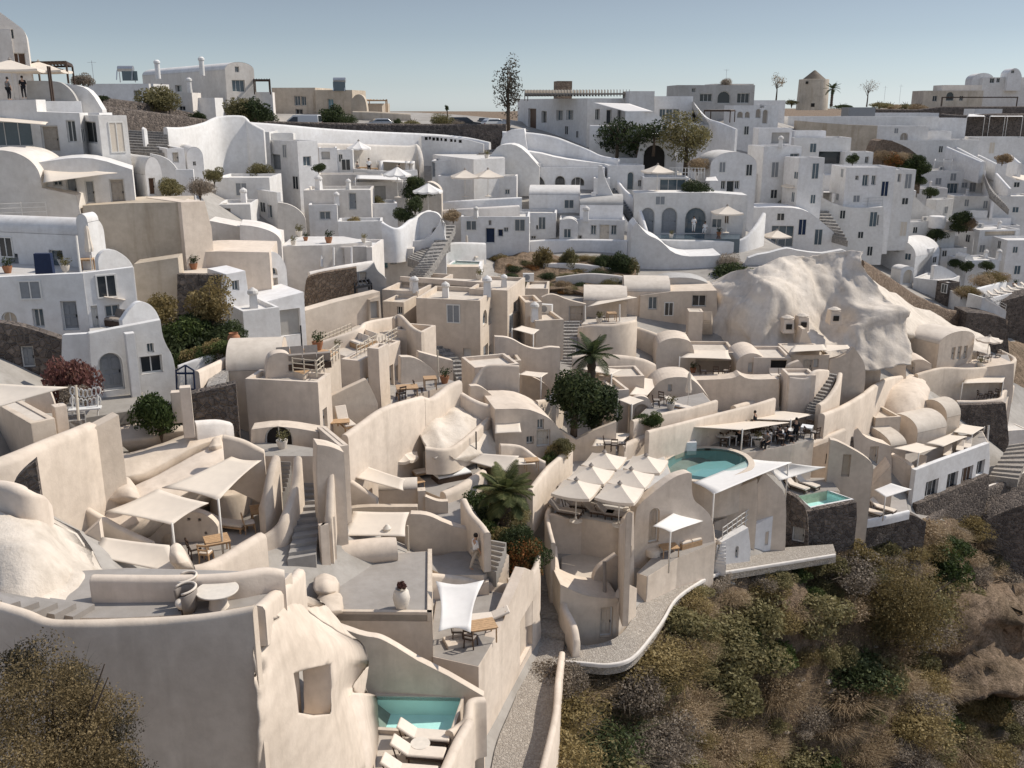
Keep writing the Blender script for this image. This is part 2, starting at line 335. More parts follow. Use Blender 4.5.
def wall_face(mb,face,outline,holes,recess=.22):
 """outline and holes in (s,z) of the face; front sheet with real openings and their reveals"""
 smin,smax=min(p[0]for p in outline),max(p[0]for p in outline);good=[]
 for h in holes:
  if all(smin+.02<q[0]<smax-.02 for q in h['o']):good.append(h)
 loops=[[Vector((a,z,0))for a,z in outline]]+[[Vector((a,z,0))for a,z in h['o']]for h in good]
 flatp=[p for l in loops for p in l];o=len(mb.v)
 mb.v+=[tuple(face.w(p.x,p.y))for p in flatp]
 for t in tessellate_polygon(loops):
  a,b,c=(flatp[i]for i in t);ar=(b.x-a.x)*(c.y-a.y)-(b.y-a.y)*(c.x-a.x)
  if abs(ar)<1e-9:continue
  mb.f.append(tuple(o+i for i in(t if ar>0 else t[::-1])))
 for h in good:
  n=len(h['o'])
  mb.add([face.w(a,z)for a,z in h['o']]+[face.w(a,z,-recess)for a,z in h['o']],[(i,i+n,(i+1)%n+n,(i+1)%n)for i in range(n)])
 return good
def fill_opening(face,h,root,recess=.22,far=False):
 kind,r,mat=h['k'],h['r'],h['m'];s0,s1,z0,z1=r;o=h['o'];w=s1-s0;hh=z1-z0
 if kind=='h':
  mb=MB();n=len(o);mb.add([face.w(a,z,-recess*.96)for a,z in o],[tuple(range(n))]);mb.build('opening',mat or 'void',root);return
 isdoor=kind in 'da';fw=min(.07,w*.12)
 ins=[((a-(s0+s1)/2)*(1-2*fw/w)+(s0+s1)/2,(z-(z0+z1)/2)*(1-2*fw/hh)+(z0+z1)/2)for a,z in o]
 n=len(o);fr=MB()
 fr.add([face.w(a,z,-recess+.06)for a,z in o]+[face.w(a,z,-recess+.06)for a,z in ins]+[face.w(a,z,-recess+.012)for a,z in ins],[(i,(i+1)%n,(i+1)%n+n,i+n)for i in range(n)]+[(i+n,(i+1)%n+n,(i+1)%n+2*n,i+2*n)for i in range(n)])
 if isdoor:
  fm={'door':'frame','doorc':'frame'}.get(mat,'frame');d=MB();d.add([face.w(a,z,-recess+.02)for a,z in o],[tuple(range(n))])
  if not far:
   for k in(-1,1):
    c=(s0+s1)/2+k*w*.21
    for zz,hz_ in((z0+hh*.27,hh*.3),(z0+hh*.68,hh*.34)):
     q=[(c-w*.15,zz-hz_/2),(c+w*.15,zz-hz_/2),(c+w*.15,zz+hz_/2),(c-w*.15,zz+hz_/2)]
     d.add([face.w(a,z,-recess+.02)for a,z in q]+[face.w(a*.88+c*.12,z*.9+zz*.1,-recess+.05)for a,z in q],[(4,5,6,7),(0,1,5,4),(1,2,6,5),(2,3,7,6),(3,0,4,7)])
  do=d.build('door',mat or 'door',root);fr.build('frame',fm,do)
  if not far:MB().box(face.w(s0+w*.86,z0+hh*.47,-recess+.07),(.05,.05,.14)).build('handle','iron',do)
 else:
  for k in([1]if w<1.6 else[1,2]):
   c=s0+w*k/(2 if w<1.6 else 3)
   fr.add([face.w(c+dx,z,-recess+.045)for dx,z in((-.03,z0+fw),(.03,z0+fw),(.03,z1-fw),(-.03,z1-fw))],[(0,1,2,3)])
  wo=fr.build('window','frame' if mat!='glassb' else 'frame',root)
  MB().add([face.w(a,z,-recess+.02)for a,z in o],[tuple(range(n))]).build('pane',mat or 'glass',wo)
def holes_for(face,wins,side):
 out=[]
 for w in wins:
  if w[0]!=side:continue
  r=rect_st(face,*w[2:6]);out.append(dict(k=w[1],r=r,o=hole_outline(w[1],r),m=w[6]if len(w)>6 else None))
 return out
HOUSES=[]
def box(label,xc,yc,yb,yaw,L,Rr,mat='white',win=(),d=None,rise=0,vault=None,par=.28,name='house',cat='house',roofmat=None,group=None,zb=None):
 """two-faced block: near top corner at pixel (xc,yc), L / Rr = pixel x where each face ends, or ('m', metres)"""
 u,v=px(xc,yc)
 if d is None:
  g=on_z(*px(xc,yb),zb)if zb is not None else ground(*px(xc,yb));q=(384-v)/F_PX;z=z_at(g.x,g.y,v);d=g.y*C_-z*S_
 else:d*=DS
 C=Pt(u,v,d);fR=Face(C,yaw);fL=Face(C,yaw-90);h=C.z-z_at(C.x,C.y,px(xc,yb)[1])
 def length(face,q,sgn):
  if isinstance(q,tuple):return q[1]
  uu=px(q,0)[0];a=(uu-512)/F_PX
  t=face.t*sgn;den=t.x-a*t.y*C_;num=a*(C.y*C_-C.z*S_)-C.x
  return max(.4,num/den)
 lr=length(fR,Rr,1);ll=length(fL,L,-1)
 tR=fR.t;tL=-fL.t;far=d>125
 cs_=[C,C+tR*lr,C+tL*ll,C+tR*lr+tL*ll];bot=min([-h-1.0]+[H(q.x,q.y)-C.z-1.4 for q in cs_]);bot=max(bot,-h-9)
 root=empty(name,label,cat,C+Vector((0,0,-h)),0,group);off=-root.location
 mb=MB();gl=[]
 arc=lambda w:[(w/2+w/2*math.cos(PI*k/14),rise*math.sin(PI*k/14))for k in range(15)]
 hR=holes_for(fR,win,'R');hL=holes_for(fL,win,'L')
 oR=[(0,bot),(lr,bot),(lr,0)]+([(a,z)for a,z in arc(lr)[1:-1]]if vault=='R' else[])+[(0,0)]
 oL=[(-ll,bot),(0,bot),(0,0)]+([(a-ll,z)for a,z in arc(ll)[1:-1]]if vault=='L' else[])+[(-ll,0)]
 rec=.25 if d<125 else.35
 gR=wall_face(mb,fR,oR,hR,rec);gL=wall_face(mb,fL,oL,hL,rec)
 B=C+tR*lr+tL*ll
 fRb=Face(C+tL*ll,yaw);fLb=Face(C+tR*lr,yaw-90)
 o=len(mb.v);mb.v+=[tuple(fRb.w(a,z))for a,z in oR];mb.f.append(tuple(range(o,o+len(oR)))[::-1])
 o=len(mb.v);mb.v+=[tuple(fLb.w(a,z))for a,z in oL];mb.f.append(tuple(range(o,o+len(oL)))[::-1])
 rm=roofmat or('roofc' if mat in('cream','creamdk','tan')else 'roofw')
 top=[C,C+tR*lr,B,C+tL*ll]
 if vault:
  rb=MB();fc,w,dirv,ln=(fR,lr,tL,ll)if vault=='R' else(fL,ll,tR,lr)
  a2=[(a-(0 if vault=='R' else ll),z)for a,z in arc(w)]
  p0=[fc.w(a,z+.02)for a,z in a2];n=len(p0)
  rb.add(p0+[p+dirv*ln for p in p0],[(i,i+1,i+1+n,i+n)for i in range(n-1)])
  ro=rb.build('roof',rm,root,smooth=True,loc=off)
 else:
  iw=.22
  cin=[C+tR*iw+tL*iw,C+tR*(lr-iw)+tL*iw,C+tR*(lr-iw)+tL*(ll-iw),C+tR*iw+tL*(ll-iw)]
  dz=Vector((0,0,-par))
  mb.add(top+cin+[p+dz for p in cin],[(i,(i+1)%4,(i+1)%4+4,i+4)for i in range(4)]+[(i+4,(i+1)%4+4,(i+1)%4+8,i+8)for i in range(4)])
  MB().add([p+dz*.9 for p in cin],[(0,1,2,3)]).build('roof',rm,root,loc=off)
 wo=mb.build('wall',mat,root,loc=off)
 n0=len(root.children)
 for f,g in((fR,gR),(fL,gL)):
  for h_ in g:fill_opening(f,h_,root,rec,far)
 for c in root.children:
  if c not in(wo,)and c.name.split('.')[0]!='roof':c.location=off
 HOUSES.append(root)
 return dict(root=root,C=C,fR=fR,fL=fL,lr=lr,ll=ll,tR=tR,tL=tL,off=off,h=h)
def smooth_px(pts,n=4,closed=False):
 out=[];m=len(pts)
 for i in range(m if closed else m-1):
  p0,p1,p2,p3=(pts[(i+k-1)%m]if closed else pts[min(max(i+k-1,0),m-1)]for k in range(4))
  for j in range(n):
   t=j/n;out.append(tuple(.5*((2*b)+(-a+c)*t+(2*a-5*b+4*c-e)*t*t+(-a+3*b-3*c+e)*t**3)for a,b,c,e in zip(p0,p1,p2,p3)))
 if not closed:out.append(tuple(pts[-1]))
 return out
def soften(pts,it=2,lim=58):
 for _ in range(it):
  out=[];n=len(pts)
  for i in range(n):
   a,b,c=pts[i-1],pts[i],pts[(i+1)%n]
   t=math.degrees(abs(math.atan2((b[0]-a[0])*(c[1]-b[1])-(b[1]-a[1])*(c[0]-b[0]),(b[0]-a[0])*(c[0]-b[0])+(b[1]-a[1])*(c[1]-b[1]))))
   if 6<t<lim:out+=[tuple(b[k]*.75+a[k]*.25 for k in(0,1)),tuple(b[k]*.75+c[k]*.25 for k in(0,1))]
   else:out.append(b)
  pts=out
 return pts
def plate(label,pts,base,yaw,thick,mat='cream',win=(),sm=0,name='wall',cat='wall',d=None,zb=None,back=None,group=None,parent=None,ext=1,extmax=3.5):
 """upright slab whose front outline is read from the photo; base = pixel on the ground that fixes its distance"""
 u,v=px(*base)
 A=P(u,v,d)if d else(on_z(u,v,zb)if zb is not None else ground(u,v));f=Face(A,yaw)
 if sm:pts=smooth_px(pts,sm,True)
 else:pts=soften(pts)
 o=[f.st(*px(x,y))for x,y in pts]
 ar=sum(o[i][0]*o[(i+1)%len(o)][1]-o[(i+1)%len(o)][0]*o[i][1]for i in range(len(o)))
 if ar<0:o=o[::-1]
 if ext:
  n=len(o);il=min(range(n),key=lambda i:(round(o[i][0],1),-o[i][1]));ir=max(range(n),key=lambda i:(round(o[i][0],1),o[i][1]))
  gz=[H(q.x,q.y)-A.z-1.3 for a in(o[il][0],o[ir][0])for q in(f.w(a,0),f.w(a,0)-f.n*thick)]
  zm=min(z for a,z in o);zl=max(min([zm-.8]+gz),zm-extmax);top=[];i=ir
  while True:
   top.append(o[i])
   if i==il:break
   i=(i+1)%n
  o=[(o[il][0],zl),(o[ir][0],zl)]+top
 root=parent or(empty(name,label,cat,A,0,group)if win else None)
 mb=MB();hs=holes_for(f,win,'R');rec=min(.25,thick*.7);g=wall_face(mb,f,o,hs,rec)
 n=len(o);dv=-f.n*thick
 b0=len(mb.v);mb.v+=[tuple(f.w(a,z)+dv)for a,z in o]
 for t in tessellate_polygon([[Vector((a,z,0))for a,z in o]]):
  a,b,c=(o[i]for i in t);q=(b[0]-a[0])*(c[1]-a[1])-(b[1]-a[1])*(c[0]-a[0])
  if abs(q)>1e-9:mb.f.append(tuple(b0+i for i in(t[::-1]if q>0 else t)))
 mb.add([f.w(a,z)for a,z in o]+[f.w(a,z)+dv for a,z in o],[(i,i+n,(i+1)%n+n,(i+1)%n)for i in range(n)])
 if root:
  off=-root.matrix_basis.translation
  ob=mb.build('wall',mat,root,loc=off)
  for h_ in g:fill_opening(f,h_,root,rec,A.y>118)
  for c in root.children:
   if c.name.split('.')[0]in('window','door','opening')and c.location.length==0:c.location=off
  return root
 return tag(mb.build(name,mat),label,cat,group)
def zpoly(pts,z):return[on_z(*px(x,y),z)for x,y in pts]
def deck(label,pts,z,down=2.0,mat='cream',fmat='floor',par=0,edges=None,pw=.25,name='terrace',cat='terrace',sm=0,group=None,parent=None,p3=None):
 """horizontal slab seen from above: outline pixels on level z, sides go down; low parapets on chosen edges"""
 if sm:pts=smooth_px(pts,sm,True)
 p=p3 or zpoly(pts,z);n=len(p);c=sum(p,Vector())/n;down=max(down,z-min(H(q.x,q.y)for q in p)+1.2)if down<4 else down;down=min(down,9)
 ar=sum(p[i].x*p[(i+1)%n].y-p[(i+1)%n].x*p[i].y for i in range(n))
 root=parent or empty(name,label,cat,c+Vector((0,0,-down)),0,group);off=-root.matrix_basis.translation
 MB().prism([(q.x,q.y)for q in p],z-down,z).build('wall',mat,root,loc=off)
 MB().prism([(q.x*.985+c.x*.015,q.y*.985+c.y*.015)for q in p],z-.05,z+.006).build('floor',fmat,root,loc=off)
 if par:
  for e in(edges if edges is not None else range(n)):
   a,b=p[e],p[(e+1)%n];t=(b-a).normalized();nn=Vector((-t.y,t.x,0))*(1 if ar>0 else-1)
   MB().prism([(q.x,q.y)for q in(a,b,b+nn*pw+t*.0,a+nn*pw)],z-.3,z+par).build('parapet',mat,root,loc=off)
 return root
def ribbon(label,st,thick=.3,mat='cream',sm=5,name='wall',cat='wall',zb=None,below=2.0,group=None,rough=0,parent=None,closed=False,fulllen=True):
 """free-running plaster wall: stations (x, ytop, ybase[, d]); round-topped, follows the photo's skyline"""
 q=[]
 for s in st:
  u,v=px(s[0],s[2])
  B=(P(u,v,s[3])if s[3]>0 else on_z(u,v,s[3]))if len(s)>3 else(on_z(u,v,zb)if zb is not None else ground(u,v))
  vt=px(0,s[1])[1];z=z_at(B.x,B.y,vt)
  dep=B.y*C_-z*S_;X=(u-512)/F_PX*dep
  q.append((X,B.y,max(z,B.z+.15),B.z-below))
 q=smooth_px(q,sm,closed)if sm>1 else q
 mb=MB();n=len(q);t2=thick/2
 prof=lambda zt,zb_:[(-t2,zb_),(-t2,(zb_+zt)/2),(-t2,zt-t2*.8),(-t2*.72,zt-t2*.22),(0,zt),(t2*.72,zt-t2*.22),(t2,zt-t2*.8),(t2,(zb_+zt)/2),(t2,zb_)]
 for i,(x,y,zt,zb_)in enumerate(q):
  a=q[i-1]if(i or closed)else q[i];b=q[(i+1)%n]if(closed or i<n-1)else q[i]
  tx,ty=b[0]-a[0],b[1]-a[1];l=math.hypot(tx,ty)or 1;nx,ny=-ty/l,tx/l
  for k,(o,z)in enumerate(prof(zt,zb_)):
   w=0
   if rough:w=rough*(math.sin(x*1.3+z*.9+k)*.5+math.sin(y*1.7-z*1.4)*.5)
   mb.v.append((x+nx*(o+w),y+ny*(o+w),z))
 m=9
 for i in range(n if closed else n-1):
  for k in range(m-1):mb.f.append((i*m+k,i*m+k+1,(i+1)%n*m+k+1,(i+1)%n*m+k))
 if not closed:mb.f+=[tuple(range(m))[::-1],tuple((n-1)*m+k for k in range(m))]
 o=mb.build(name,mat,parent,smooth=True);sharp(o,60)
 if parent:o.location=-parent.matrix_basis.translation;return o
 return tag(o,label,cat,group)
def stairs(label,p0,p1,z0,z1,n,mat='step',curve=None,name='staircase',riser=None,group=None,curbs=None):
 """p0/p1: (xl,yl,xr,yr) of the bottom and top edges in pixels at levels z0/z1; optional middle rows"""
 rows=[p0]+(curve or[])+[p1];m=len(rows)
 zs=[z0+(z1-z0)*i/(m-1)for i in range(m)]
 pl=[tuple(on_z(*px(r[0],r[1]),z))for r,z in zip(rows,zs)];pr=[tuple(on_z(*px(r[2],r[3]),z))for r,z in zip(rows,zs)]
 k=12;pl=smooth_px(pl,k);pr=smooth_px(pr,k)
 def at(a,t):
  t=max(0,min(.9999,t))*(len(a)-1);i=int(t);f=t-i;return Vector(a[i]).lerp(Vector(a[i+1]),f)
 mb=MB()
 for i in range(n):
  a,b=i/n,(i+1)/n;z=z0+(z1-z0)*(i+1)/n;low=min(z0,z1)-.8
  A,B,C2,D=at(pl,a),at(pr,a),at(pr,b),at(pl,b)
  zb=min(z-.8,z0+(z1-z0)*i/n-.5)
  mb.prism([(q.x,q.y)for q in(A,B,C2,D)],zb,z)
 o=mb.build(name,mat);return tag(o,label,'stairs',group)
def sail(label,c,mat='cloth',sag=.25,cut=.1,poles=None,name='shade_sail',group=None,pole_to=None,n=10):
 """c: four corners (x,y,z) or (x,y,'d',d) in order round; edges cut inward like tensioned cloth"""
 w=[]
 for q in c:u,v=px(q[0],q[1]);w.append(P(u,v,q[3])if q[2]=='d' else on_z(u,v,q[2]))
 cen=sum(w,Vector())/4;root=empty(name,label,'shade sail',Vector((cen.x,cen.y,min(p.z for p in w)-2)),0,group);off=-root.location
 mb=MB()
 for i in range(n+1):
  for j in range(n+1):
   a,b=i/n,j/n;p=w[0]*(1-a)*(1-b)+w[1]*a*(1-b)+w[2]*a*b+w[3]*(1-a)*b
   k=cut*(4*a*(1-a)*abs(2*b-1)**2+4*b*(1-b)*abs(2*a-1)**2)
   p=p.lerp(Vector((cen.x,cen.y,p.z)),k);p.z-=sag*16*a*(1-a)*b*(1-b)*.7
   mb.v.append(tuple(p))
 for i in range(n):
  for j in range(n):k=i*(n+1)+j;mb.f.append((k,k+n+1,k+n+2,k+1))
 o=mb.build('cloth',mat,root,smooth=True,loc=off);so=o.modifiers.new('s','SOLIDIFY');so.thickness=.03
 for i in(poles or[]):
  p=w[i];zb=pole_to if pole_to is not None else H(p.x,p.y)-.3
  MB().tube([(p.x,p.y,zb),(p.x,p.y,p.z+.08)],.05,8).build('pole','pole',root,True,loc=off)
 return root
def pool(label,pts,z,rim=.3,depth=1.1,tile='tileteal',water='water',rimmat='cream',sm=0,rimh=.12,drop=1.0):
 if sm:pts=smooth_px(pts,sm,True)
 p=zpoly(pts,z);n=len(p);c=sum(p,Vector())/n
 root=empty('swimming_pool',label,'swimming pool',(c.x,c.y,z-depth));off=-root.location
 ar=sum(p[i].x*p[(i+1)%n].y-p[(i+1)%n].x*p[i].y for i in range(n));sg=1 if ar>0 else-1
 outw=[]
 for i in range(n):
  t=(p[(i+1)%n]-p[i-1]).normalized();outw.append(p[i]-Vector((-t.y,t.x,0))*sg*rim)
 b=MB();q=[Vector((a.x,a.y,z-depth))for a in p]
 b.add([tuple(a+Vector((0,0,.02)))for a in p]+[tuple(a)for a in q],[(i,i+n,(i+1)%n+n,(i+1)%n)for i in range(n)]+[tuple(range(n,2*n))])
 b.build('basin',tile,root,loc=off)
 r=MB();zt=Vector((0,0,rimh))
 r.add([tuple(a+zt)for a in p]+[tuple(a+zt)for a in outw]+[tuple(a-Vector((0,0,drop)))for a in outw]+[tuple(a-Vector((0,0,.15)))for a in p],[(i,(i+1)%n,(i+1)%n+n,i+n)for i in range(n)]+[(i+n,(i+1)%n+n,(i+1)%n+2*n,i+2*n)for i in range(n)]+[(i+3*n,(i+1)%n+3*n,(i+1)%n,i)for i in range(n)])
 r.build('rim',rimmat,root,loc=off)
 MB().add([tuple(a+Vector((0,0,-.02)))for a in p],[tuple(range(n))if sg>0 else tuple(range(n))[::-1]]).build('water',water,root,loc=off)
 return root
def mass(label,rows,nu=6,nv=6,mat='rock',amp=.25,freq=.5,name='rock',cat='rock',seed=1,thick=3,smooth=True,parent=None,drop=.55,octv=4,fall=1.8):
 """lumpy solid: rows of (x,y,d) from top to bottom; front skin is refined, roughened, closed by a back"""
 g=[[P(*px(a,b),d)for a,b,d in r]for r in rows]
 g1=[smooth_px([tuple(p)for p in r],nu)for r in g]
 cols=[smooth_px([r[i]for r in g1],nv)for i in range(len(g1[0]))]
 A=np.array(cols);ni,nj=A.shape[:2]
 rs=np.random.RandomState(seed);D=np.zeros((ni,nj,3))
 for o in range(octv):
  f=freq*1.9**o
  for ax in range(3):
   for _ in range(2):
    k=rs.normal(size=3)*f;D[...,ax]+=amp/fall**o*np.sin(A@k+rs.uniform(0,6.28))*.6
 A=A+D;n=ni*nj;mb=MB();mb.v=[tuple(p)for p in A.reshape(-1,3)]
 idx=lambda i,j:i*nj+j
 for i in range(ni-1):
  for j in range(nj-1):mb.f.append((idx(i,j),idx(i,j+1),idx(i+1,j+1),idx(i+1,j)))
 bo=len(mb.v);mb.v+=[(p[0]+.0,p[1]+thick,p[2]-.4-drop*thick)for p in A.reshape(-1,3)]
 ring=[idx(0,j)for j in range(nj)]+[idx(i,nj-1)for i in range(1,ni)]+[idx(ni-1,j)for j in range(nj-2,-1,-1)]+[idx(i,0)for i in range(ni-2,0,-1)]
 for k in range(len(ring)):a,b=ring[k],ring[(k+1)%len(ring)];mb.f.append((b,a,a+bo,b+bo))
 for i in range(ni-1):
  for j in range(nj-1):mb.f.append((bo+idx(i,j),bo+idx(i+1,j),bo+idx(i+1,j+1),bo+idx(i,j+1)))
 o=mb.build(name,mat,parent,smooth=smooth)
 if parent:o.location=-parent.matrix_basis.translation;return o
 return tag(o,label,cat)
def bool_cut(o,q,d0,d1):
 n=len(q);m=MB();m.add([P(*px(*a),d)for d in(d0,d1)for a in q],[tuple(range(n)),tuple(range(2*n-1,n-1,-1))]+[(i,i+n,(i+1)%n+n,(i+1)%n)for i in range(n)]);m=m.build('cutter','cream')
 for q_ in(m,o):
  bm=bmesh.new();bm.from_mesh(q_.data);bmesh.ops.recalc_face_normals(bm,faces=bm.faces);bm.to_mesh(q_.data);bm.free()
 bpy.context.view_layer.update()
 md=o.modifiers.new('c','BOOLEAN');md.object=m;md.operation='DIFFERENCE';md.solver='EXACT'
 dg=bpy.context.evaluated_depsgraph_get();me=bpy.data.meshes.new_from_object(o.evaluated_get(dg));o.modifiers.clear();o.data=me;bpy.data.objects.remove(m);return o
def strip(label,rows,mat='path',name='path',kerb=None):
 """ground ribbon: rows of (xl,yl,xr,yr,z); a thin solid sheet"""
 L=smooth_px([tuple(on_z(*px(r[0],r[1]),r[4]))for r in rows],5);Q=smooth_px([tuple(on_z(*px(r[2],r[3]),r[4]))for r in rows],5)
 mb=MB();n=len(L)
 for a,b in zip(L,Q):mb.v+=[a,b,(a[0],a[1],a[2]-.6),(b[0],b[1],b[2]-.6)]
 for i in range(n-1):
  k=4*i;mb.f+=[(k,k+1,k+5,k+4),(k,k+4,k+6,k+2),(k+1,k+3,k+7,k+5)]
 mb.f+=[(0,2,3,1),(4*n-4,4*n-3,4*n-1,4*n-2)]
 return setting(mb.build(name,mat))
def leaves(mb,c,rad,n,leaf,rs,lobes=9,inner=.25,flat_=1.0,up=.35):
 """leaf-sized faces scattered over uneven lobes that fill an ellipsoid"""
 c=np.array(c);rad=np.array(rad,float);L=[]
 for _ in range(lobes):
  d=rs.normal(size=3);d/=np.linalg.norm(d);d[2]=abs(d[2])if up<.9 else d[2]
  L.append((d*rad*rs.uniform(.3,.78),rs.uniform(.26,.5)))
 L.append((np.zeros(3),.6))
 w=np.array([l[1]**2 for l in L]);w/=w.sum();ch=rs.choice(len(L),n,p=w)
 for k in ch:
  o,r=L[k];d=rs.normal(size=3);d/=np.linalg.norm(d)
  p=c+o+d*rad*r*(1-inner*rs.random()**2)*rs.uniform(.85,1.12)
  if p[2]<c[2]-rad[2]*up:continue
  nrm=d*.7+rs.normal(size=3)*.75;nrm/=np.linalg.norm(nrm)
  a=np.cross(nrm,rs.normal(size=3));a/=np.linalg.norm(a)+1e-9;b=np.cross(nrm,a)
  s=leaf*rs.uniform(.55,1.35)
  v0=len(mb.v);mb.v+=[tuple(p-a*s),tuple(p+b*s*.5),tuple(p+a*s),tuple(p-b*s*.5)];mb.f.append((v0,v0+1,v0+2,v0+3))
def blades(mb,c,rad,hgt,n,w,rs,spread=.9,droop=.3):
 for _ in range(n):
  a=rs.uniform(0,2*PI);r0=rad*rs.random()**.5*.55;l=hgt*rs.uniform(.55,1.15);lean=spread*rs.random()*rad
  b=np.array([c[0]+r0*math.cos(a),c[1]+r0*math.sin(a),c[2]])
  m=b+np.array([math.cos(a)*lean*.5,math.sin(a)*lean*.5,l*.65]);t=b+np.array([math.cos(a)*lean*1.2+rs.normal()*.1,math.sin(a)*lean*1.2+rs.normal()*.1,l*(1-droop*rs.random())])
  sx=np.array([-math.sin(a),math.cos(a),0])*w*rs.uniform(.6,1.3);v0=len(mb.v)
  mb.v+=[tuple(b-sx),tuple(b+sx),tuple(m+sx*.8),tuple(m-sx*.8),tuple(t)];mb.f+=[(v0,v0+1,v0+2,v0+3),(v0+3,v0+2,v0+4)]
def shrub_mesh(kind,seed):
 rs=np.random.RandomState(seed);mb=MB()
 if kind=='leafy':leaves(mb,(0,0,.2),(1,1,.8),5200,.055,rs,16,up=.45)
 elif kind=='brush':
  leaves(mb,(0,0,.2),(1,1,.7),5200,.036,rs,18,up=.45);blades(mb,(0,0,0),.9,.62,260,.006,rs,.8)
 elif kind=='tuft':
  blades(mb,(0,0,0),1.0,.6,650,.007,rs,.8,.5);leaves(mb,(0,0,.15),(1,1,.65),4600,.03,rs,18,up=.4)
 elif kind=='low':leaves(mb,(0,0,.12),(1,1,.36),2600,.05,rs,14,up=.6)
 me_o=mb;return me_o
def twigs(mb,rs,n=7,h=.6,r=.5,rad=.03):
 for _ in range(n):
  a=rs.uniform(0,6.28);e=np.array([math.cos(a)*r*rs.uniform(.3,1),math.sin(a)*r*rs.uniform(.3,1),h*rs.uniform(.7,1.1)])
  mb.tube([(0,0,-.4),tuple(e*.5+np.array([0,0,.08])),tuple(e)],[rad,rad*.7,rad*.25],5)
SHR={}
def shrub(loc,r,kind='leafy',mat='leaf',label='',cat='shrub',h=None,group=None,name='shrub',var=None,sink=.1):
 """shrub with its twigs; repeats share their mesh data"""
 k=(kind,mat,var if var is not None else rnd.randrange(3))
 if k not in SHR:
  f=shrub_mesh(kind,11+len(SHR)*3).build(name,mat);t=MB();twigs(t,np.random.RandomState(len(SHR)));t.build('stems','bark',f);SHR[k]=f;o=f
 else:o=copy_tree(SHR[k]);o.name=name
 o.location=(loc[0],loc[1],loc[2]-sink*r-(.3 if group is None or 'slope' not in group else 0));hh=h if h else r;o.scale=(r,r,hh);o.rotation_euler=(0,0,rnd.uniform(0,6.28))
 return tag(o,label,cat,group)
def tree(name,label,loc,h,crown,mat,leaf=.1,n=6000,trunk_r=.14,seed=1,crown_h=.6,lobes=14,lean=(0,0),cat='tree',limbs=7):
 rs=np.random.RandomState(seed);root=empty(name,label,cat,loc);t=MB();ch=h*crown_h;cz=h-ch/2
 top=Vector((lean[0],lean[1],h*.8))
 t.tube([(0,0,-.6),(lean[0]*.3+.05,lean[1]*.3,h*.25),(lean[0]*.7,lean[1]*.7,h*.5),tuple(top)],[trunk_r*1.3,trunk_r,trunk_r*.7,trunk_r*.15],8)
 for i in range(limbs):
  a=2*PI*i/limbs+rs.uniform(-.3,.3);z0=h*rs.uniform(.25,.6);e=Vector((lean[0]+math.cos(a)*crown*rs.uniform(.5,.85),lean[1]+math.sin(a)*crown*rs.uniform(.5,.85),cz+ch*rs.uniform(-.25,.35)))
  s=Vector((lean[0]*.6,lean[1]*.6,z0));t.tube([s,s.lerp(e,.5)+Vector((0,0,.1*h*.3)),e],[trunk_r*.5,trunk_r*.32,trunk_r*.08],5)
 t.build('trunk','bark',root,True)
 c=MB();leaves(c,(lean[0],lean[1],cz),(crown,crown,ch/2),n,leaf,rs,lobes,inner=.35,up=1.1);c.build('crown',mat,root)
 return root
def palm(label,loc,h,fl,nf=26,seed=3,mat='leaf'):
 rs=np.random.RandomState(seed);root=empty('palm_tree',label,'palm tree',loc);t=MB()
 pr=[(.34,-.4),(.36,.1)]+[(.27+.05*(i%2),.2+i*(h-.2)/12)for i in range(13)]+[(.1,h+.15)]
 t.lathe(pr,(0,0,0),12);t.build('trunk','bark',root)
 for i in range(nf):
  a=i*2.399+rs.uniform(-.2,.2);el=R(82-95*(i/nf)+rs.uniform(-8,8));L=fl*rs.uniform(.8,1.1);mb=MB();pts=[];p=np.array([0,0,h]);
  for k in range(9):
   pts.append(p.copy());e=el-R(9*k*(.6+.5*i/nf));p=p+np.array([math.cos(a)*math.cos(e),math.sin(a)*math.cos(e),math.sin(e)])*L/8
  mb.tube([tuple(q)for q in pts],[.028-.003*k for k in range(9)],4)
  side=np.array([-math.sin(a),math.cos(a),0])
  for k in range(26):
   t_=.8+k*7.0/26;j=int(t_);q=pts[j]+(pts[min(j+1,8)]-pts[j])*(t_-j);tg=pts[min(j+1,8)]-pts[j-1];tg/=np.linalg.norm(tg)
   ll=fl*.26*math.sin(PI*(.12+.85*k/26))+.06
   for s in(-1,1):
    e=q+side*s*ll*.8+tg*ll*.55-np.array([0,0,ll*.25]);w=tg*.03;v0=len(mb.v);m_=(q+e)/2+np.array([0,0,.02])
    mb.v+=[tuple(q-w),tuple(q+w),tuple(m_+w),tuple(e),tuple(m_-w)];mb.f.append((v0,v0+1,v0+2,v0+3,v0+4))
  mb.build('frond',mat,root)
 return root
def pot_plant(label,loc,r=.35,h=.8,mat='leafdk',pmat='clay',plant=.5,seed=1,kind='vase',cat='plant pot'):
 root=empty('plant_pot',label,cat,loc)
 pr=[(r*.55,0),(r*.8,h*.2),(r,h*.55),(r*.85,h*.85),(r*.6,h*.95),(r*.68,h),(r*.55,h),(r*.5,h*.9)]if kind=='vase' else[(r*.7,0),(r,h),(r*.9,h),(r*.85,h*.9)]
 sharp(MB().lathe(pr,n=20).build('pot',pmat,root),50)
 if plant:
  c=MB();leaves(c,(0,0,h+plant*.5),(plant*.8,plant*.8,plant*.7),420,.06,np.random.RandomState(seed),7,up=.9);c.build('plant',mat,root)
 return root
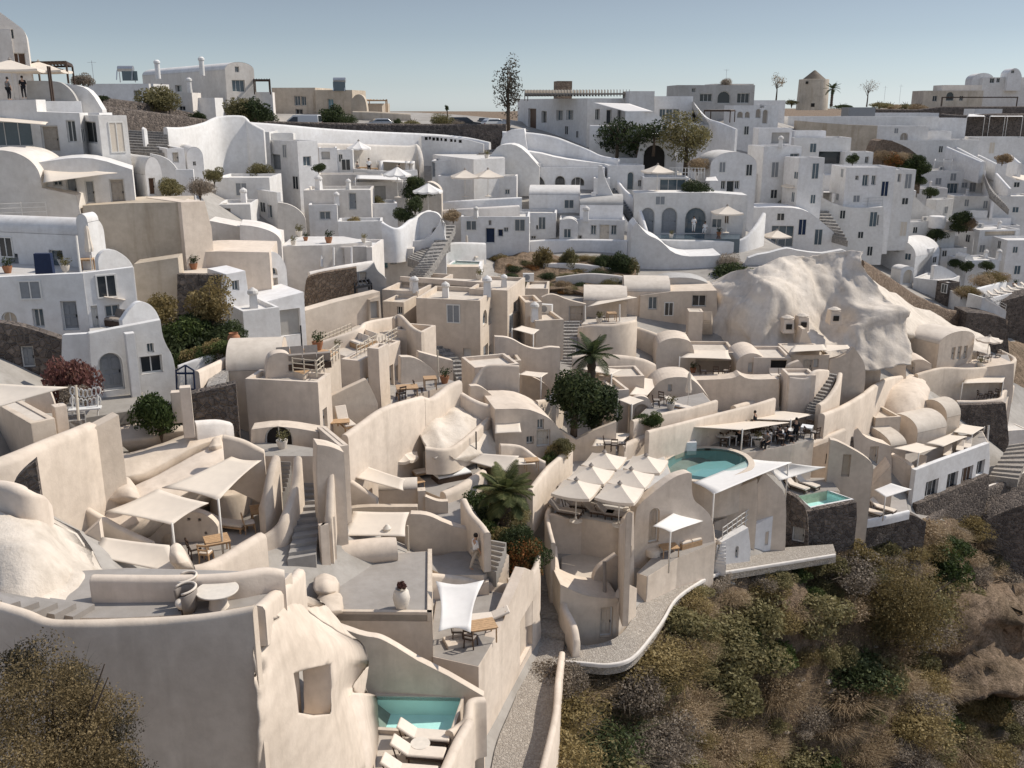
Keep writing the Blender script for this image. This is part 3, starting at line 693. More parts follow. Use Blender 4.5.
def umbrella(label,square=True,size=2.7,h=2.45,mat='cloth',group=None,peak=.75,val=.16,name='umbrella'):
 root=empty(name,label,'umbrella',group=group);hs=size/2;nseg=4 if square else 8;R0=hs*math.sqrt(2)if square else hs
 c=MB();rim=[(R0*math.cos(2*PI*k/nseg+PI/nseg),R0*math.sin(2*PI*k/nseg+PI/nseg))for k in range(nseg)]
 N_=6
 for k in range(nseg):
  a,b=rim[k],rim[(k+1)%nseg];v0=len(c.v)
  for i in range(N_+1):
   t=i/N_
   for j in range(N_+1):
    s=j/N_;x=(a[0]*(1-s)+b[0]*s)*t;y=(a[1]*(1-s)+b[1]*s)*t;z=h+peak*(1-t)-.10*4*s*(1-s)*t*t-.05*math.sin(PI*t)
    c.v.append((x,y,z))
  for i in range(N_):
   for j in range(N_):q=v0+i*(N_+1)+j;c.f.append((q,q+N_+1,q+N_+2,q+1))
  v1=len(c.v)
  for j in range(N_+1):q=c.v[v0+N_*(N_+1)+j];c.v+=[q,(q[0]*1.005,q[1]*1.005,q[2]-val)]
  for j in range(N_):c.f.append((v1+2*j,v1+2*j+1,v1+2*j+3,v1+2*j+2))
 c.build('canopy',mat,root)
 MB().tube([(0,0,0),(0,0,h+peak+.02)],.035,8).build('pole','pole',root)
 MB().lathe([(.1,h+peak-.02),(.16,h+peak+.03),(.05,h+peak+.14),(.02,h+peak+.2)],n=10).build('finial','cushdk',root)
 MB().lathe([(.38,0),(.38,.06),(.06,.1),(.05,.3)],n=14).build('base','clay',root)
 for k in range(nseg):MB().beam((0,0,h+peak*.9-.05),(rim[k][0]*.97,rim[k][1]*.97,h-.04),.025).build('rib','pole',root)
 return root
def closed_umbrella(label,h=2.6,mat='cloth'):
 root=empty('folded_umbrella',label,'umbrella');c=MB();n=16
 for r,z in((.05,h),(.1,h-.15),(.13,h-.7),(.2,h-1.25),(.17,h-1.45)):
  for k in range(n):q=r*(1+.22*(k%2));c.v.append((q*math.cos(2*PI*k/n),q*math.sin(2*PI*k/n),z))
 for i in range(4):
  for k in range(n):c.f.append((i*n+k,(i+1)*n+k,(i+1)*n+(k+1)%n,i*n+(k+1)%n))
 c.build('canopy',mat,root);MB().tube([(0,0,0),(0,0,h+.06)],.03,8).build('pole','pole',root)
 MB().lathe([(.32,0),(.32,.06),(.05,.1)],n=12).build('base','clay',root);return root
def lounger(label,frame='wood',cush='cushion',back=R(35)):
 """2 m long on +x, head end at +x"""
 root=empty('sun_lounger',label,'sun lounger');f=MB()
 for y in(-.31,.31):f.box((-.3,y,.26),(1.4,.05,.07));
 for x in(-.97,.38):f.box((x,0,.26),(.05,.62,.07))
 for i in range(7):f.box((-.85+i*.19,0,.285),(.1,.58,.02))
 f.build('frame',frame,root)
 for x in(-.9,.3):
  for y in(-.29,.29):MB().box((x,y,.115),(.06,.06,.23)).build('leg',frame,root)
 c=MB();c.box((-.29,0,.35),(1.36,.62,.11));o=c.build('seat_cushion',cush,root);o.modifiers.new('b','BEVEL').width=.03
 ca,sa=math.cos(back),math.sin(back);b=MB();L=.78
 b.add([(.36+x*ca-z*sa,y,.3+x*sa+z*ca)for z in(0,.11)for x,y in((0,-.31),(L,-.31),(L,.31),(0,.31))],[(3,2,1,0),(4,5,6,7),(0,1,5,4),(1,2,6,5),(2,3,7,6),(3,0,4,7)])
 o=b.build('back_cushion',cush,root);o.modifiers.new('b','BEVEL').width=.03
 MB().beam((.9,-.2,.62),(.75,-.2,.05),.04).beam((.9,.2,.62),(.75,.2,.05),.04).build('back_support',frame,root)
 return root
def tub_chair(label):
 root=empty('tub_chair',label,'chair');m=MB();n=18
 for i in range(n+1):
  a=-PI*.5*.95+PI*1.42*(i/n)-PI*.215;zt=.68+.12*math.cos((i/n-.5)*PI)
  for r,z in((.30,.06),(.36,.3),(.40,zt),(.37,zt+.03),(.33,zt-.01),(.31,.36)):m.v.append((r*math.cos(a),r*math.sin(a),z))
 for i in range(n):
  for k in range(5):m.f.append((i*6+k,(i+1)*6+k,(i+1)*6+k+1,i*6+k+1))
 o=m.build('shell','cushdk',root,True);so=o.modifiers.new('s','SOLIDIFY');so.thickness=.03
 MB().lathe([(.27,.2),(.33,.32),(.31,.40),(.2,.42)],n=18).build('seat_cushion','cushion',root,True)
 MB().tube([(.36*math.cos(a),.36*math.sin(a),.78+.1*math.cos((a-.0)*.7))for a in np.linspace(-2.1,2.1,16)],.04,6).build('back_cushion','cushion',root,True)
 for a in(.7,2.4,3.9,5.5):MB().tube([(.25*math.cos(a),.25*math.sin(a),0),(.27*math.cos(a),.27*math.sin(a),.2)],.025,6).build('leg','darkwood',root)
 return root
def round_table(label,r=.62,h=.74):
 root=empty('round_table',label,'table');sharp(MB().lathe([(r*.96,h-.05),(r,h-.035),(r,h-.008),(r*.985,h)],n=40).build('tabletop','clay',root),40)
 sharp(MB().lathe([(r*.5,0),(r*.47,.03),(r*.34,h-.05)],n=24).build('base','cushion',root),40);return root
def wood_table(label,w=.9,l=.9,h=.74,mat='wood',cat='table',name='wooden_table'):
 root=empty(name,label,cat);m=MB()
 for i in range(6):m.box((0,-w/2+(i+.5)*w/6,h-.02),(l,w/6-.012,.04))
 m.build('tabletop',mat,root)
 MB().box((0,0,h-.075),(l*.86,w*.86,.07)).build('apron',mat,root)
 for x in(-1,1):
  for y in(-1,1):MB().box((x*l*.44,y*w*.44,h/2-.04),(.06,.06,h-.08)).build('leg',mat,root)
 return root
def chair(label,mat='wood',cush='cushion',name='chair'):
 root=empty(name,label,'chair');MB().box((0,0,.44),(.46,.46,.04)).build('seat',mat,root);o=MB().box((0,0,.5),(.44,.44,.08)).build('seat_cushion',cush,root);o.modifiers.new('b','BEVEL').width=.03
 m=MB();[m.beam((-.24,y,.42),(-.31,y,.92),.04)for y in(-.2,.2)];m.beam((-.3,-.22,.88),(-.3,.22,.88),.05,.09).beam((-.27,-.22,.66),(-.27,.22,.66),.04,.07).build('backrest',mat,root)
 for x in(-.2,.2):
  for y in(-.2,.2):MB().beam((x,y,.43),(x*1.1,y*1.1,0),.045).build('leg',mat,root)
 return root
def sofa(label,l=1.8,mat='cushion',base='clay',d=.85,name='sofa',cat='sofa'):
 root=empty(name,label,cat);MB().box((0,0,.16),(l,d,.32)).build('base',base,root);n=max(1,round(l/.8))
 for i in range(n):
  x=-l/2+(i+.5)*l/n;o=MB().box((x,-.06,.39),(l/n-.03,d-.16,.15)).build('seat_cushion',mat,root);o.modifiers.new('b','BEVEL').width=.04
  b=MB();b.beam((x,d/2-.16,.44),(x,d/2-.02,.85),l/n-.05,.16);b.build('back_cushion',mat,root)
 return root
def skin_mesh(name,verts,edges,radii,mat,parent=None,sub=1,root_i=0):
 me=bpy.data.meshes.new(name);me.from_pydata([tuple(v)for v in verts],edges,[]);me.materials.append(M[mat]);o=bpy.data.objects.new(name,me);COL.objects.link(o)
 if parent:o.parent=parent
 m=o.modifiers.new('skin','SKIN');sv=me.skin_vertices[0].data
 for i,r in enumerate(radii):sv[i].radius=(r,r)if not isinstance(r,tuple)else r;sv[i].use_root=(i==root_i)
 m.use_smooth_shade=True;s=o.modifiers.new('sub','SUBSURF');s.levels=s.render_levels=sub
 return o
def person(label,loc,rz,pose='stand',top='shirtw',bottom='trou',hairm='hair',group=None,h=1.74):
 """one continuous skinned body; clothes and hair are its children; faces +x"""
 k=h/1.74;J={};sit=pose=='sit';hip=.50 if sit else.93
 sp=.06 if pose=='walk' else 0
 J['pel']=(0,0,hip);J['waist']=(.01,0,hip+.16);J['chest']=(.02,0,hip+.36);J['neck']=(.02,0,hip+.54);J['nk2']=(.04,0,hip+.60);J['hd']=(.05,0,hip+.68);J['top']=(.05,0,hip+.78)
 for s,y in(('l',1),('r',-1)):
  st=.28*y if pose=='walk' else 0
  J['sh'+s]=(.01,.19*y,hip+.47);J['el'+s]=(.02-.05*st,.25*y,hip+.19)
  J['wr'+s]=((.22,.23*y,hip+.13)if pose in('work','sit')else(.08-.3*st,.25*y,hip-.05));w=J['wr'+s];J['pm'+s]=(w[0]+(.07 if pose in('work','sit')else.015),w[1]-.01*y,w[2]-(.01 if pose in('work','sit')else.08))
  J['hp'+s]=(0,.10*y,hip-.03)
  if sit:J['kn'+s]=(.44,.12*y,hip+.0);J['an'+s]=(.46,.12*y,.07);J['to'+s]=(.62,.13*y,.03)
  else:J['kn'+s]=(.05+st*.9,.11*y,.49);J['an'+s]=(-.02+st*1.1 if y*1 else 0,.11*y,.08+(.06 if st<0 else 0));J['to'+s]=(.15+st*1.1,.12*y,.03)
 rad=dict(pel=(.15,.12),waist=(.13,.105),chest=(.15,.115),neck=.065,nk2=.055,hd=(.085,.095),top=.075,shl=.062,shr=.062,ell=.045,elr=.045,wrl=.03,wrr=.03,pml=(.035,.022),pmr=(.035,.022),hpl=.095,hpr=.095,knl=.06,knr=.06,anl=.042,anr=.042,tol=.035,tor=.035)
 E=[('pel','waist'),('waist','chest'),('chest','neck'),('neck','nk2'),('nk2','hd'),('hd','top')]
 for s in 'lr':E+=[('chest','sh'+s),('sh'+s,'el'+s),('el'+s,'wr'+s),('wr'+s,'pm'+s),('pel','hp'+s),('hp'+s,'kn'+s),('kn'+s,'an'+s),('an'+s,'to'+s)]
 J['nose']=(.15,0,hip+.67);rad['nose']=.014;E.append(('hd','nose'))
 for s,y in(('l',1),('r',-1)):
  pm=Vector(J['pm'+s]);dr=(pm-Vector(J['wr'+s])).normalized()
  for i,(o,ln)in enumerate(((-.027,.065),(-.009,.08),(.009,.085),(.027,.07))):
   a,b=f'f{s}{i}',f'g{s}{i}';J[a]=tuple(pm+dr*.04+Vector((o,0,0)if abs(dr.z)>.5 else(0,o,0)));J[b]=tuple(Vector(J[a])+dr*ln*.8+Vector((.015,0,-.01)));rad[a]=rad[b]=.008;E+=[('pm'+s,a),(a,b)]
  a=f't{s}';J[a]=tuple(pm+Vector((.045,-.02*y,-.01)));rad[a]=.009;E.append(('pm'+s,a))
 ks=list(J);ix={q:i for i,q in enumerate(ks)}
 root=empty('person',label,'person',loc,rz,group);root.scale=(k,)*3
 body=skin_mesh('body',[J[q]for q in ks],[(ix[a],ix[b])for a,b in E],[rad[q]for q in ks],'skin',root,1)
 def wear(nm,keys,ed,mat,grow):
  kk=[q for q in keys];skin_mesh(nm,[J[q]for q in kk],[(kk.index(a),kk.index(b))for a,b in ed],[tuple(x+grow for x in(rad[q]if isinstance(rad[q],tuple)else(rad[q],)*2))for q in kk],mat,root,1)
 wear('shirt',['waist','pel','chest','neck','shl','shr','ell','elr'],[('pel','waist'),('waist','chest'),('chest','neck'),('chest','shl'),('chest','shr'),('shl','ell'),('shr','elr')],top,.018)
 wear('trousers',['pel','hpl','hpr','knl','knr','anl','anr'],[('pel','hpl'),('pel','hpr'),('hpl','knl'),('hpr','knr'),('knl','anl'),('knr','anr')],bottom,.016)
 MB().lathe([(.09,hip+.70),(.105,hip+.75),(.10,hip+.82),(.06,hip+.875),(.01,hip+.885)],(.035,0,0),14).build('hair',hairm,root,True)
 return root
def vehicle(label,kind='car',paint='carw',cat='car'):
 """+x is the nose"""
 name={'car':'parked_car','van':'parked_van','suv':'parked_car'}[kind];root=empty(name,label,cat)
 L,W,Hh={'car':(4.3,1.75,1.45),'suv':(4.7,1.85,1.7),'van':(5.1,1.95,1.98)}[kind];h=L/2
 if kind=='van':low=[(-h,.35),(-h,1.0),(h*.99,.95),(h,.7),(h*.98,.35)];top=[(-h,1.0),(-h+.08,Hh),(h*.35,Hh),(h*.72,1.12),(h*.99,.95)]
 elif kind=='suv':low=[(-h,.38),(-h+.02,1.05),(h*.55,1.08),(h*.96,.98),(h,.7),(h*.97,.38)];top=[(-h+.05,1.05),(-h+.35,Hh),(h*.15,Hh),(h*.55,1.08)]
 else:low=[(-h,.32),(-h+.05,.92),(h*.5,.92),(h*.95,.78),(h,.55),(h*.97,.32)];top=[(-h+.2,.92),(-h+.75,Hh),(h*.1,Hh),(h*.52,.92)]
 def side(prof,w0,w1):
  m=MB();n=len(prof);zt=max(z for x,z in prof);zb=min(z for x,z in prof)
  w=[w0+(w1-w0)*(z-zb)/(zt-zb)for x,z in prof]
  m.add([(x,-w[i]/2,z)for i,(x,z)in enumerate(prof)]+[(x,w[i]/2,z)for i,(x,z)in enumerate(prof)],[tuple(range(n)),tuple(range(2*n-1,n-1,-1))]+[((i+1)%n,i,i+n,(i+1)%n+n)for i in range(n)]);return m
 for nm,pf,a,b in(('body',low,W,W*.98),('cabin',top,W*.97,W*.8)):
  o=side(pf,a,b).build(nm,paint,root);bv=o.modifiers.new('b','BEVEL');bv.width=.07;bv.segments=3;sharp(o,50)
 zb,zt=(.98,Hh)if kind!='van' else(1.02,Hh);g=[p for p in top];xs0,xs1=min(p[0]for p in top),max(p[0]for p in top)
 for s in(-1,1):
  if kind=='van':q=[(h*.1,1.08),(h*.1,1.72),(h*.34,1.72),(h*.66,1.12)]
  else:q=[(xs0+.25,zb+.1),(xs0+.62,zt-.12),(h*.1-.05,zt-.12),(xs1-.3,zb+.1)]
  wy=lambda z:s*(W*.485-(W*.085)*(z-.95)/(Hh-.95)+.008)
  m=MB();m.add([(x,wy(z),z)for x,z in q],[(0,1,2,3)]);m.build('side_window','glass',root)
  MB().box((h*.97,s*W*.36,.68 if kind=='car' else.82),(.1,.32,.15)).build('headlight','lamp',root)
  MB().box((-h+.02,s*W*.42,.75 if kind=='car' else.95),(.06,.18,.2)).build('tail_light','tail',root)
  MB().box((h*.42,s*(W/2+.1),1.02),(.1,.16,.12)).build('mirror',paint,root)
 a,b=(top[-3],top[-2])if kind=='van' else(top[-2],top[-1]);t=.12
 pa=(a[0]+(b[0]-a[0])*t,a[1]+(b[1]-a[1])*t);pb=(a[0]+(b[0]-a[0])*.9,a[1]+(b[1]-a[1])*.9)
 if kind=='van':a,b=(h*.35,Hh),(h*.72,1.12);pa=(a[0]+.09,a[1]-.14);pb=(b[0]-.02,b[1]+.08)
 nx=.012
 MB().add([(pa[0]+nx,-W*.36,pa[1]+nx),(pa[0]+nx,W*.36,pa[1]+nx),(pb[0]+nx,W*.43,pb[1]+nx),(pb[0]+nx,-W*.43,pb[1]+nx)],[(0,3,2,1)]).build('windscreen','glass',root)
 a,b=top[1],top[0];MB().add([(a[0]-.02-(.0),-W*.34,a[1]-.12),(a[0]-.02,W*.34,a[1]-.12),(b[0]-.02,W*.4,b[1]+.1),(b[0]-.02,-W*.4,b[1]+.1)],[(0,1,2,3)]).build('rear_window','glass',root)
 for x in(-h*.6,h*.62):
  for s in(-1,1):
   y=s*(W/2-.1);w=MB();w.tube([(x,y-.11,.33),(x,y+.11,.33)],.33,18);wo=w.build('wheel','rubber',root);r=MB();r.tube([(x,y-.115,.33),(x,y+.115,.33)],.19,12);r.build('rim','steel',wo)
 return root
def antenna(label,loc,h=3):
 root=empty('aerial_mast',label,'antenna',loc);MB().tube([(0,0,-.3),(0,0,h)],.03,6).build('mast','steel',root);m=MB();m.beam((-.5,0,h*.92),(.5,0,h*.92),.03)
 for i in range(6):m.beam((-.45+i*.18,-.25,h*.92),(-.45+i*.18,.25,h*.92),.015)
 m.build('aerial','steel',root);return root
def railing(label,pts,hgt=.95,mat='pole',n=None,name='railing',rails=3,step=1.2,w=.05,group=None):
 """pts: world points along the foot"""
 root=empty(name,label,'railing',pts[0],0,group);off=-root.location
 pts=[Vector(p)for p in pts];up=Vector((0,0,1));m=MB()
 for a,b in zip(pts,pts[1:]):
  for i in range(rails):z=hgt*(i+1)/rails;m.beam(a+up*z,b+up*z,w*.8)
 m.build('rail',mat,root,loc=off)
 for a,b in zip(pts,pts[1:]):
  k=max(1,int((b-a).length/step))
  for i in range(k+1):
   q=a.lerp(b,i/k);MB().beam(q-up*.1,q+up*(hgt+.05),w).build('post',mat,root,loc=off)
 return root
def pergola(label,corners,zt,zb,mat='darkwood',n=8,roof=None,name='pergola',slat=.1):
 """corners: four world (x,y) in order; beams and slats on four posts"""
 c=[Vector((q[0],q[1],zt))for q in corners];root=empty(name,label,'pergola',(c[0].x,c[0].y,zb));off=-root.location
 for q in c:MB().beam((q.x,q.y,zb),(q.x,q.y,zt),.14).build('post',mat,root,loc=off)
 for i in range(4):MB().beam(c[i],c[(i+1)%4],.12,.18).build('beam',mat,root,loc=off)
 m=MB()
 for i in range(n+1):t=i/n;m.beam(c[0].lerp(c[1],t)+Vector((0,0,.12)),c[3].lerp(c[2],t)+Vector((0,0,.12)),.07,slat)
 m.build('slats',mat,root,loc=off)
 if roof:q=[p+Vector((0,0,.2))for p in c];mm=MB();mm.prism([(p.x,p.y)for p in q],zt+.18,zt+.22);mm.build('roof',roof,root,loc=off)
 return root
cam=bpy.data.cameras.new('camera');cam.sensor_width=36;cam.lens=36*F_PX/1024;cam.clip_end=30000;cam.clip_start=.5
co=bpy.data.objects.new('camera',cam);COL.objects.link(co);co.rotation_euler=(PI/2-PITCH,0,0);sc.camera=co
SUN_EL,SUN_AZ=R(46),R(20)
sd=Vector((math.cos(SUN_EL)*math.cos(SUN_AZ),math.cos(SUN_EL)*math.sin(SUN_AZ),math.sin(SUN_EL)))
sl=bpy.data.lights.new('sun','SUN');sl.energy=4.4;sl.angle=R(.5);sl.color=(1,.93,.83)
so_=bpy.data.objects.new('sun',sl);COL.objects.link(so_);so_.rotation_euler=sd.to_track_quat('Z','Y').to_euler();so_.location=(60,40,80)
w=bpy.data.worlds.new('World');sc.world=w;w.use_nodes=True;nt=w.node_tree
sky=nt.nodes.new('ShaderNodeTexSky');sky.sky_type='NISHITA';sky.sun_disc=False;sky.sun_elevation=SUN_EL;sky.sun_rotation=PI/2-SUN_AZ
sky.air_density=1.0;sky.dust_density=.15;sky.ozone_density=1.6;sky.altitude=200
hs=nt.nodes.new('ShaderNodeHueSaturation');hs.inputs['Saturation'].default_value=.5
nt.links.new(sky.outputs[0],hs.inputs['Color']);bg=nt.nodes['Background'];bg.inputs[1].default_value=.126;tn=nt.nodes.new('ShaderNodeMix');tn.data_type='RGBA';tn.blend_type='MULTIPLY';tn.inputs[0].default_value=1;tn.inputs[7].default_value=(.95,.985,1.06,1);nt.links.new(hs.outputs[0],tn.inputs[6]);tc=nt.nodes.new('ShaderNodeTexCoord');sz=nt.nodes.new('ShaderNodeSeparateXYZ');nt.links.new(tc.outputs['Generated'],sz.inputs[0]);rp=ramp(nt,[(0,(.66,.73,.80)),(.1,(.525,.545,.57)),(.5,(1.25,)*3),(1,(1.35,)*3)]);nt.links.new(sz.outputs['Z'],rp.inputs[0])
t2=nt.nodes.new('ShaderNodeMix');t2.data_type='RGBA';t2.blend_type='MULTIPLY';t2.inputs[0].default_value=1;nt.links.new(tn.outputs[2],t2.inputs[6]);nt.links.new(rp.outputs[0],t2.inputs[7]);nt.links.new(t2.outputs[2],bg.inputs[0])
sc.view_settings.view_transform='Standard';sc.view_settings.look='None';sc.view_settings.exposure=-.02;sc.view_settings.gamma=1;sc.view_settings.use_curve_mapping=False
sc.cycles.max_bounces=6;sc.cycles.diffuse_bounces=3;sc.cycles.transparent_max_bounces=6;sc.cycles.glossy_bounces=2;sc.cycles.use_denoising=True
def earthmat():
 m,nt,b=newmat('dry_earth');L=nt.links.new;v=coords(nt);a=noise(nt,v,.25,6,.65);c=noise(nt,v,1.7,6,.7);d=noise(nt,v,8,4,.7)
 r=ramp(nt,[(.32,(.12,.09,.06)),(.5,(.235,.182,.128)),(.68,(.34,.27,.20))]);L(c.outputs[0],r.inputs[0])
 r2=ramp(nt,[(.35,(.55,.5,.42)),(.65,(1.15,1.05,1))]);L(a.outputs[0],r2.inputs[0])
 r3=ramp(nt,[(.3,(.6,.6,.6)),(.7,(1.3,1.3,1.3))]);L(d.outputs[0],r3.inputs[0])
 L(mixc(nt,1.0,mixc(nt,1.0,r.outputs[0],r2.outputs[0],'MULTIPLY'),r3.outputs[0],'MULTIPLY'),b.inputs['Base Color'])
 bp=N(nt,'ShaderNodeBump');bp.inputs['Strength'].default_value=.9;bp.inputs['Distance'].default_value=.35
 ad=N(nt,'ShaderNodeMath',operation='MULTIPLY_ADD');L(d.outputs[0],ad.inputs[0]);ad.inputs[1].default_value=.4;L(c.outputs[0],ad.inputs[2]);L(ad.outputs[0],bp.inputs['Height']);L(bp.outputs[0],b.inputs['Normal']);return m
M['earth']=earthmat()
M['lane']=plaster('lane_paving',(.38,.355,.32),(.24,.22,.19),bevel=0,amt=.9)
EARTH_POLY=[(548,668),(600,664),(640,650),(672,613),(692,590),(716,576),(778,565),(832,557),(838,548),(880,545),(930,520),(1000,495),(1040,478),(1040,395),(1005,380),(1000,345),(1060,300),(1500,300),(1500,1100),(540,1100),(545,768)]
def in_poly(x,y,poly):
 c=False;j=len(poly)-1
 for i in range(len(poly)):
  if(poly[i][1]>y)!=(poly[j][1]>y)and x<(poly[j][0]-poly[i][0])*(y-poly[i][1])/(poly[j][1]-poly[i][1])+poly[i][0]:c=not c
  j=i
 return c
def terrain():
 xs=np.r_[-6000,-1500,-500,np.arange(-160,-70,3),np.arange(-70,80,.75),np.arange(80,262,3),500,1500,6000]
 ys=np.r_[-200,-40,np.arange(4,110,.75),np.arange(110,300,2),np.arange(300,641,10),900,1500,5000]
 GX,GY=np.meshgrid(xs,ys);Z=hz(GX.ravel(),GY.ravel()).reshape(GX.shape)
 lump=np.zeros_like(Z);rs=np.random.RandomState(4)
 for o in range(5):
  f=.16*1.9**o
  for _ in range(3):k=rs.normal(size=2)*f;lump+=.5/1.7**o*np.sin(k[0]*GX+k[1]*GY+rs.uniform(0,6))
 ny,nx=Z.shape;ear=np.zeros((ny,nx),bool)
 for j in range(ny):
  for i in range(nx):
   if 4<=GY[j,i]<290 and-160<GX[j,i]<262:
    u,v,d=proj(Vector((GX[j,i],GY[j,i],Z[j,i])));ear[j,i]=(d>1 and in_poly(u,v,EARTH_POLY))or(GX[j,i]>20 and GY[j,i]<45)or(d>1 and u<260 and v>640)
   else:ear[j,i]=True
 near=(GY<162)
 Z=np.where(ear&near,Z+lump*.45-.35,np.where(near,Z-.7,Z-.12))
 mb=MB();mb.v=[(float(a),float(b),float(c))for a,b,c in zip(GX.ravel(),GY.ravel(),Z.ravel())];mi=[]
 for j in range(ny-1):
  for i in range(nx-1):
   mb.f.append((j*nx+i,j*nx+i+1,(j+1)*nx+i+1,(j+1)*nx+i));mi.append(0 if ear[j,i]else 1)
 o=mb.build('terrain','earth',smooth=True);o.data.materials.append(M['lane']);o.data.polygons.foreach_set('material_index',mi);return setting(o)
terrain()
def gat(x,y,z=None,d=None):
 u,v=px(x,y);return P(u,v,d)if d else(on_z(u,v,z)if z is not None else ground(u,v))
UMB={}
T(0,0)
box('pale two-storey villa with a rounded gable and grey shutters on the skyline',885,275,452,38,560,1000,'ivory',[('R','w',915,315,965,362,'glassb'),('R','w',926,262,942,284,'glassb'),('L','d',780,418,818,458,'doorbr'),('L','w',690,335,716,362)],rise=1.0,vault='R',d=98)
box('low white house with one small dark window left of the shuttered villa',345,330,405,-6,('m',6),585,'white',[('R','w',528,356,551,400)],d=99)
box('small beige garden shed against the villa wall',672,365,440,-4,('m',3),755,'ivory',[('R','w',705,418,730,436)],d=95)
box('flat white annex right below the shuttered villa',752,385,452,-4,('m',3),845,'white',d=96.5)
for(x,y0,y1,lb)in((622,248,292,'left white chimney stub on the villa ridge'),(796,240,280,'right white chimney stub on the villa ridge'),(748,305,362,'slender white chimney at the villa courtyard')):
 c=gat(x,y1,d=99);r=.42;sharp(tag(MB().lathe([(r*.8,-.6),(r*.8,1.3),(r,1.35),(r,1.6),(r*.5,1.8)],tuple(c),12).build('chimney','white'),lb,'chimney'))
c=gat(500,318,d=99);t=empty('water_heater','cream roof water heater with a tilted panel on the low house','water heater',c)
MB().tube([(-1.0,0,1.5),(1.0,0,1.5)],.38,12).build('tank','steel',t);MB().beam((-1,-.4,1.3),(-1,-.9,.1),.1).beam((1,-.4,1.3),(1,-.9,.1),.1).beam((-1,.3,1.1),(-1,.3,-.2),.1).beam((1,.3,1.1),(1,.3,-.2),.1).build('stand','steel',t);MB().box((.6,-.4,.6),(2,.1,1.2)).build('panel','glassb',t)
c=gat(370,322,d=90);antenna('thin aerial mast on the left skyline roof',c,2.4)
ribbon('upper dark dry-stone wall below the skyline villa',[(360,375,412,84),(470,392,432,88),(600,410,452,92),(770,448,480,96)],.6,'darkstone',cat='stone wall',name='stone_wall')
ribbon('lower dark dry-stone wall above the white stepped gate',[(385,412,500,79),(480,425,510,82),(600,440,505,86),(815,470,500,92)],.6,'darkstone',cat='stone wall',name='stone_wall')
for x,y,r,m,k,lb in((625,405,2.6,'olive','leafy','dusty olive bush on the upper stone wall'),(945,440,2.2,'olive','leafy','grey-green bush under the villa gable'),(1005,450,2.4,'leafdk','leafy','dark bush right of the villa gable'),(775,465,1.2,'leafdk','leafy','small dark bush by the villa door'),(400,380,1.1,'leafdk','low','low dark plants on the end of the upper stone wall'),(328,318,1.2,'drygrey','leafy','round grey bush on the left skyline roof')):
 shrub(gat(x,y,d=92 if x>600 else 80),r,k,m,lb)
plate('tall white domed house in the top left corner',[(-90,400),(-90,-20),(0,48),(60,92),(103,124),(110,200),(118,300),(118,400)],(100,290),24,5,'ivory',[('R','w',45,208,102,268,'doorbr'),('R','w',33,115,54,152)],d=66,name='house',cat='house')
box('white balcony block on the domed house in the corner',-40,112,205,20,('m',2),40,'ivory',d=64.5)
cs=[gat(120,262,d=69),gat(262,262,d=68),gat(285,262,d=73),gat(150,262,d=74)]
pergola('dark timber pergola with a flat roof on the left skyline',cs,P(*px(190,252),69).z,P(*px(190,330),69).z,n=10,roof='darkwood')
plate('white garden wall under the dark pergola',[(105,420),(105,318),(225,318),(262,338),(292,372),(312,420)],(200,400),4,.5,'grey',d=63)
plate('sloping white stair flank beside the terrace with people',[(240,430),(240,328),(345,340),(402,432)],(300,430),14,2.5,'white',d=64,name='stair_wall')
plate('white upper-left hotel front with a wide grey glass front and taupe door',[(-70,650),(-70,396),(140,392),(145,440),(312,445),(312,650)],(200,605),6,2,'white',[('R','w',-40,478,125,576,'glassb'),('R','d',165,495,232,598,'door'),('R','w',264,474,299,560)],d=55.5,name='hotel_building',cat='building')
z0=P(*px(70,398),56).z
deck('upper-left terrace floor where two people in black stand',[],z0,1,'white','floorw',p3=[Vector((q.x,q.y,z0))for q in(gat(-80,396,d=56),gat(140,392,d=56.5),gat(320,410,d=58),gat(320,400,d=67),gat(-80,380,d=67))])
box('white bay with two big windows on the upper-left hotel',385,455,590,42,300,498,'white',[('L','w',312,478,380,562),('R','h',392,468,470,552,'glassb')],d=54.3,name='house')
box('white upper block with a narrow parapet behind the bay windows',160,445,560,8,('m',4),390,'white',d=58.5)
sail('long flat cream awning over the grey glass front',[(-60,458,'d',55),(190,482,'d',54),(180,492,'d',52.5),(-60,474,'d',52.5)],sag=.02,cut=.02,name='awning')
u=umbrella('big cream square umbrella over the people in the top left corner',True,4.6,2.5);place(u,gat(60,396,d=63),.3)
place(u,gat(170,392,d=68),.2,'second cream umbrella behind the big one in the top left corner')
z1=P(*px(40,392),62).z
person('standing person in a pale top and long black skirt on the upper-left terrace',gat(38,394,d=61),1.2,'stand','shirtg','shirtb')
person('standing person dressed in black beside a railing in the top left corner',gat(97,388,d=62),2.2,'work','shirtb','shirtb')
railing('dark leaning post and rail on the terrace edge',[gat(205,398,d=60),gat(212,398,d=60.3)],2.6,'darkwood',rails=1,w=.12,step=9)
plate('white barrel house end wall at the left edge, in shade',[(-60,900),(-60,588),(40,594),(90,612),(130,640),(156,680),(166,740),(300,768),(330,900)],(100,768),8,6,'ivory',d=50,name='house',cat='house')
plate('white house front with taupe doors under the cream awning',[(150,900),(150,640),(345,612),(520,668),(520,900)],(400,800),20,5,'white',[('R','w',210,712,246,732),('R','d',264,698,304,790,'doorg'),('R','d',338,712,373,800,'doorg'),('R','d',434,705,492,805,'door')],d=52,name='house',cat='house')
sail('cream awning stretched over the doors of the left vaulted house',[(165,662,'d',51),(345,672,'d',52.5),(462,682,'d',50),(170,720,'d',48.5)],sag=.1,cut=.05)
box('small white gabled house with a slim brown door right of the awning',572,690,800,38,470,638,'white',[('R','d',588,700,613,768,'doorbr')],rise=1.3,vault='R',d=55)
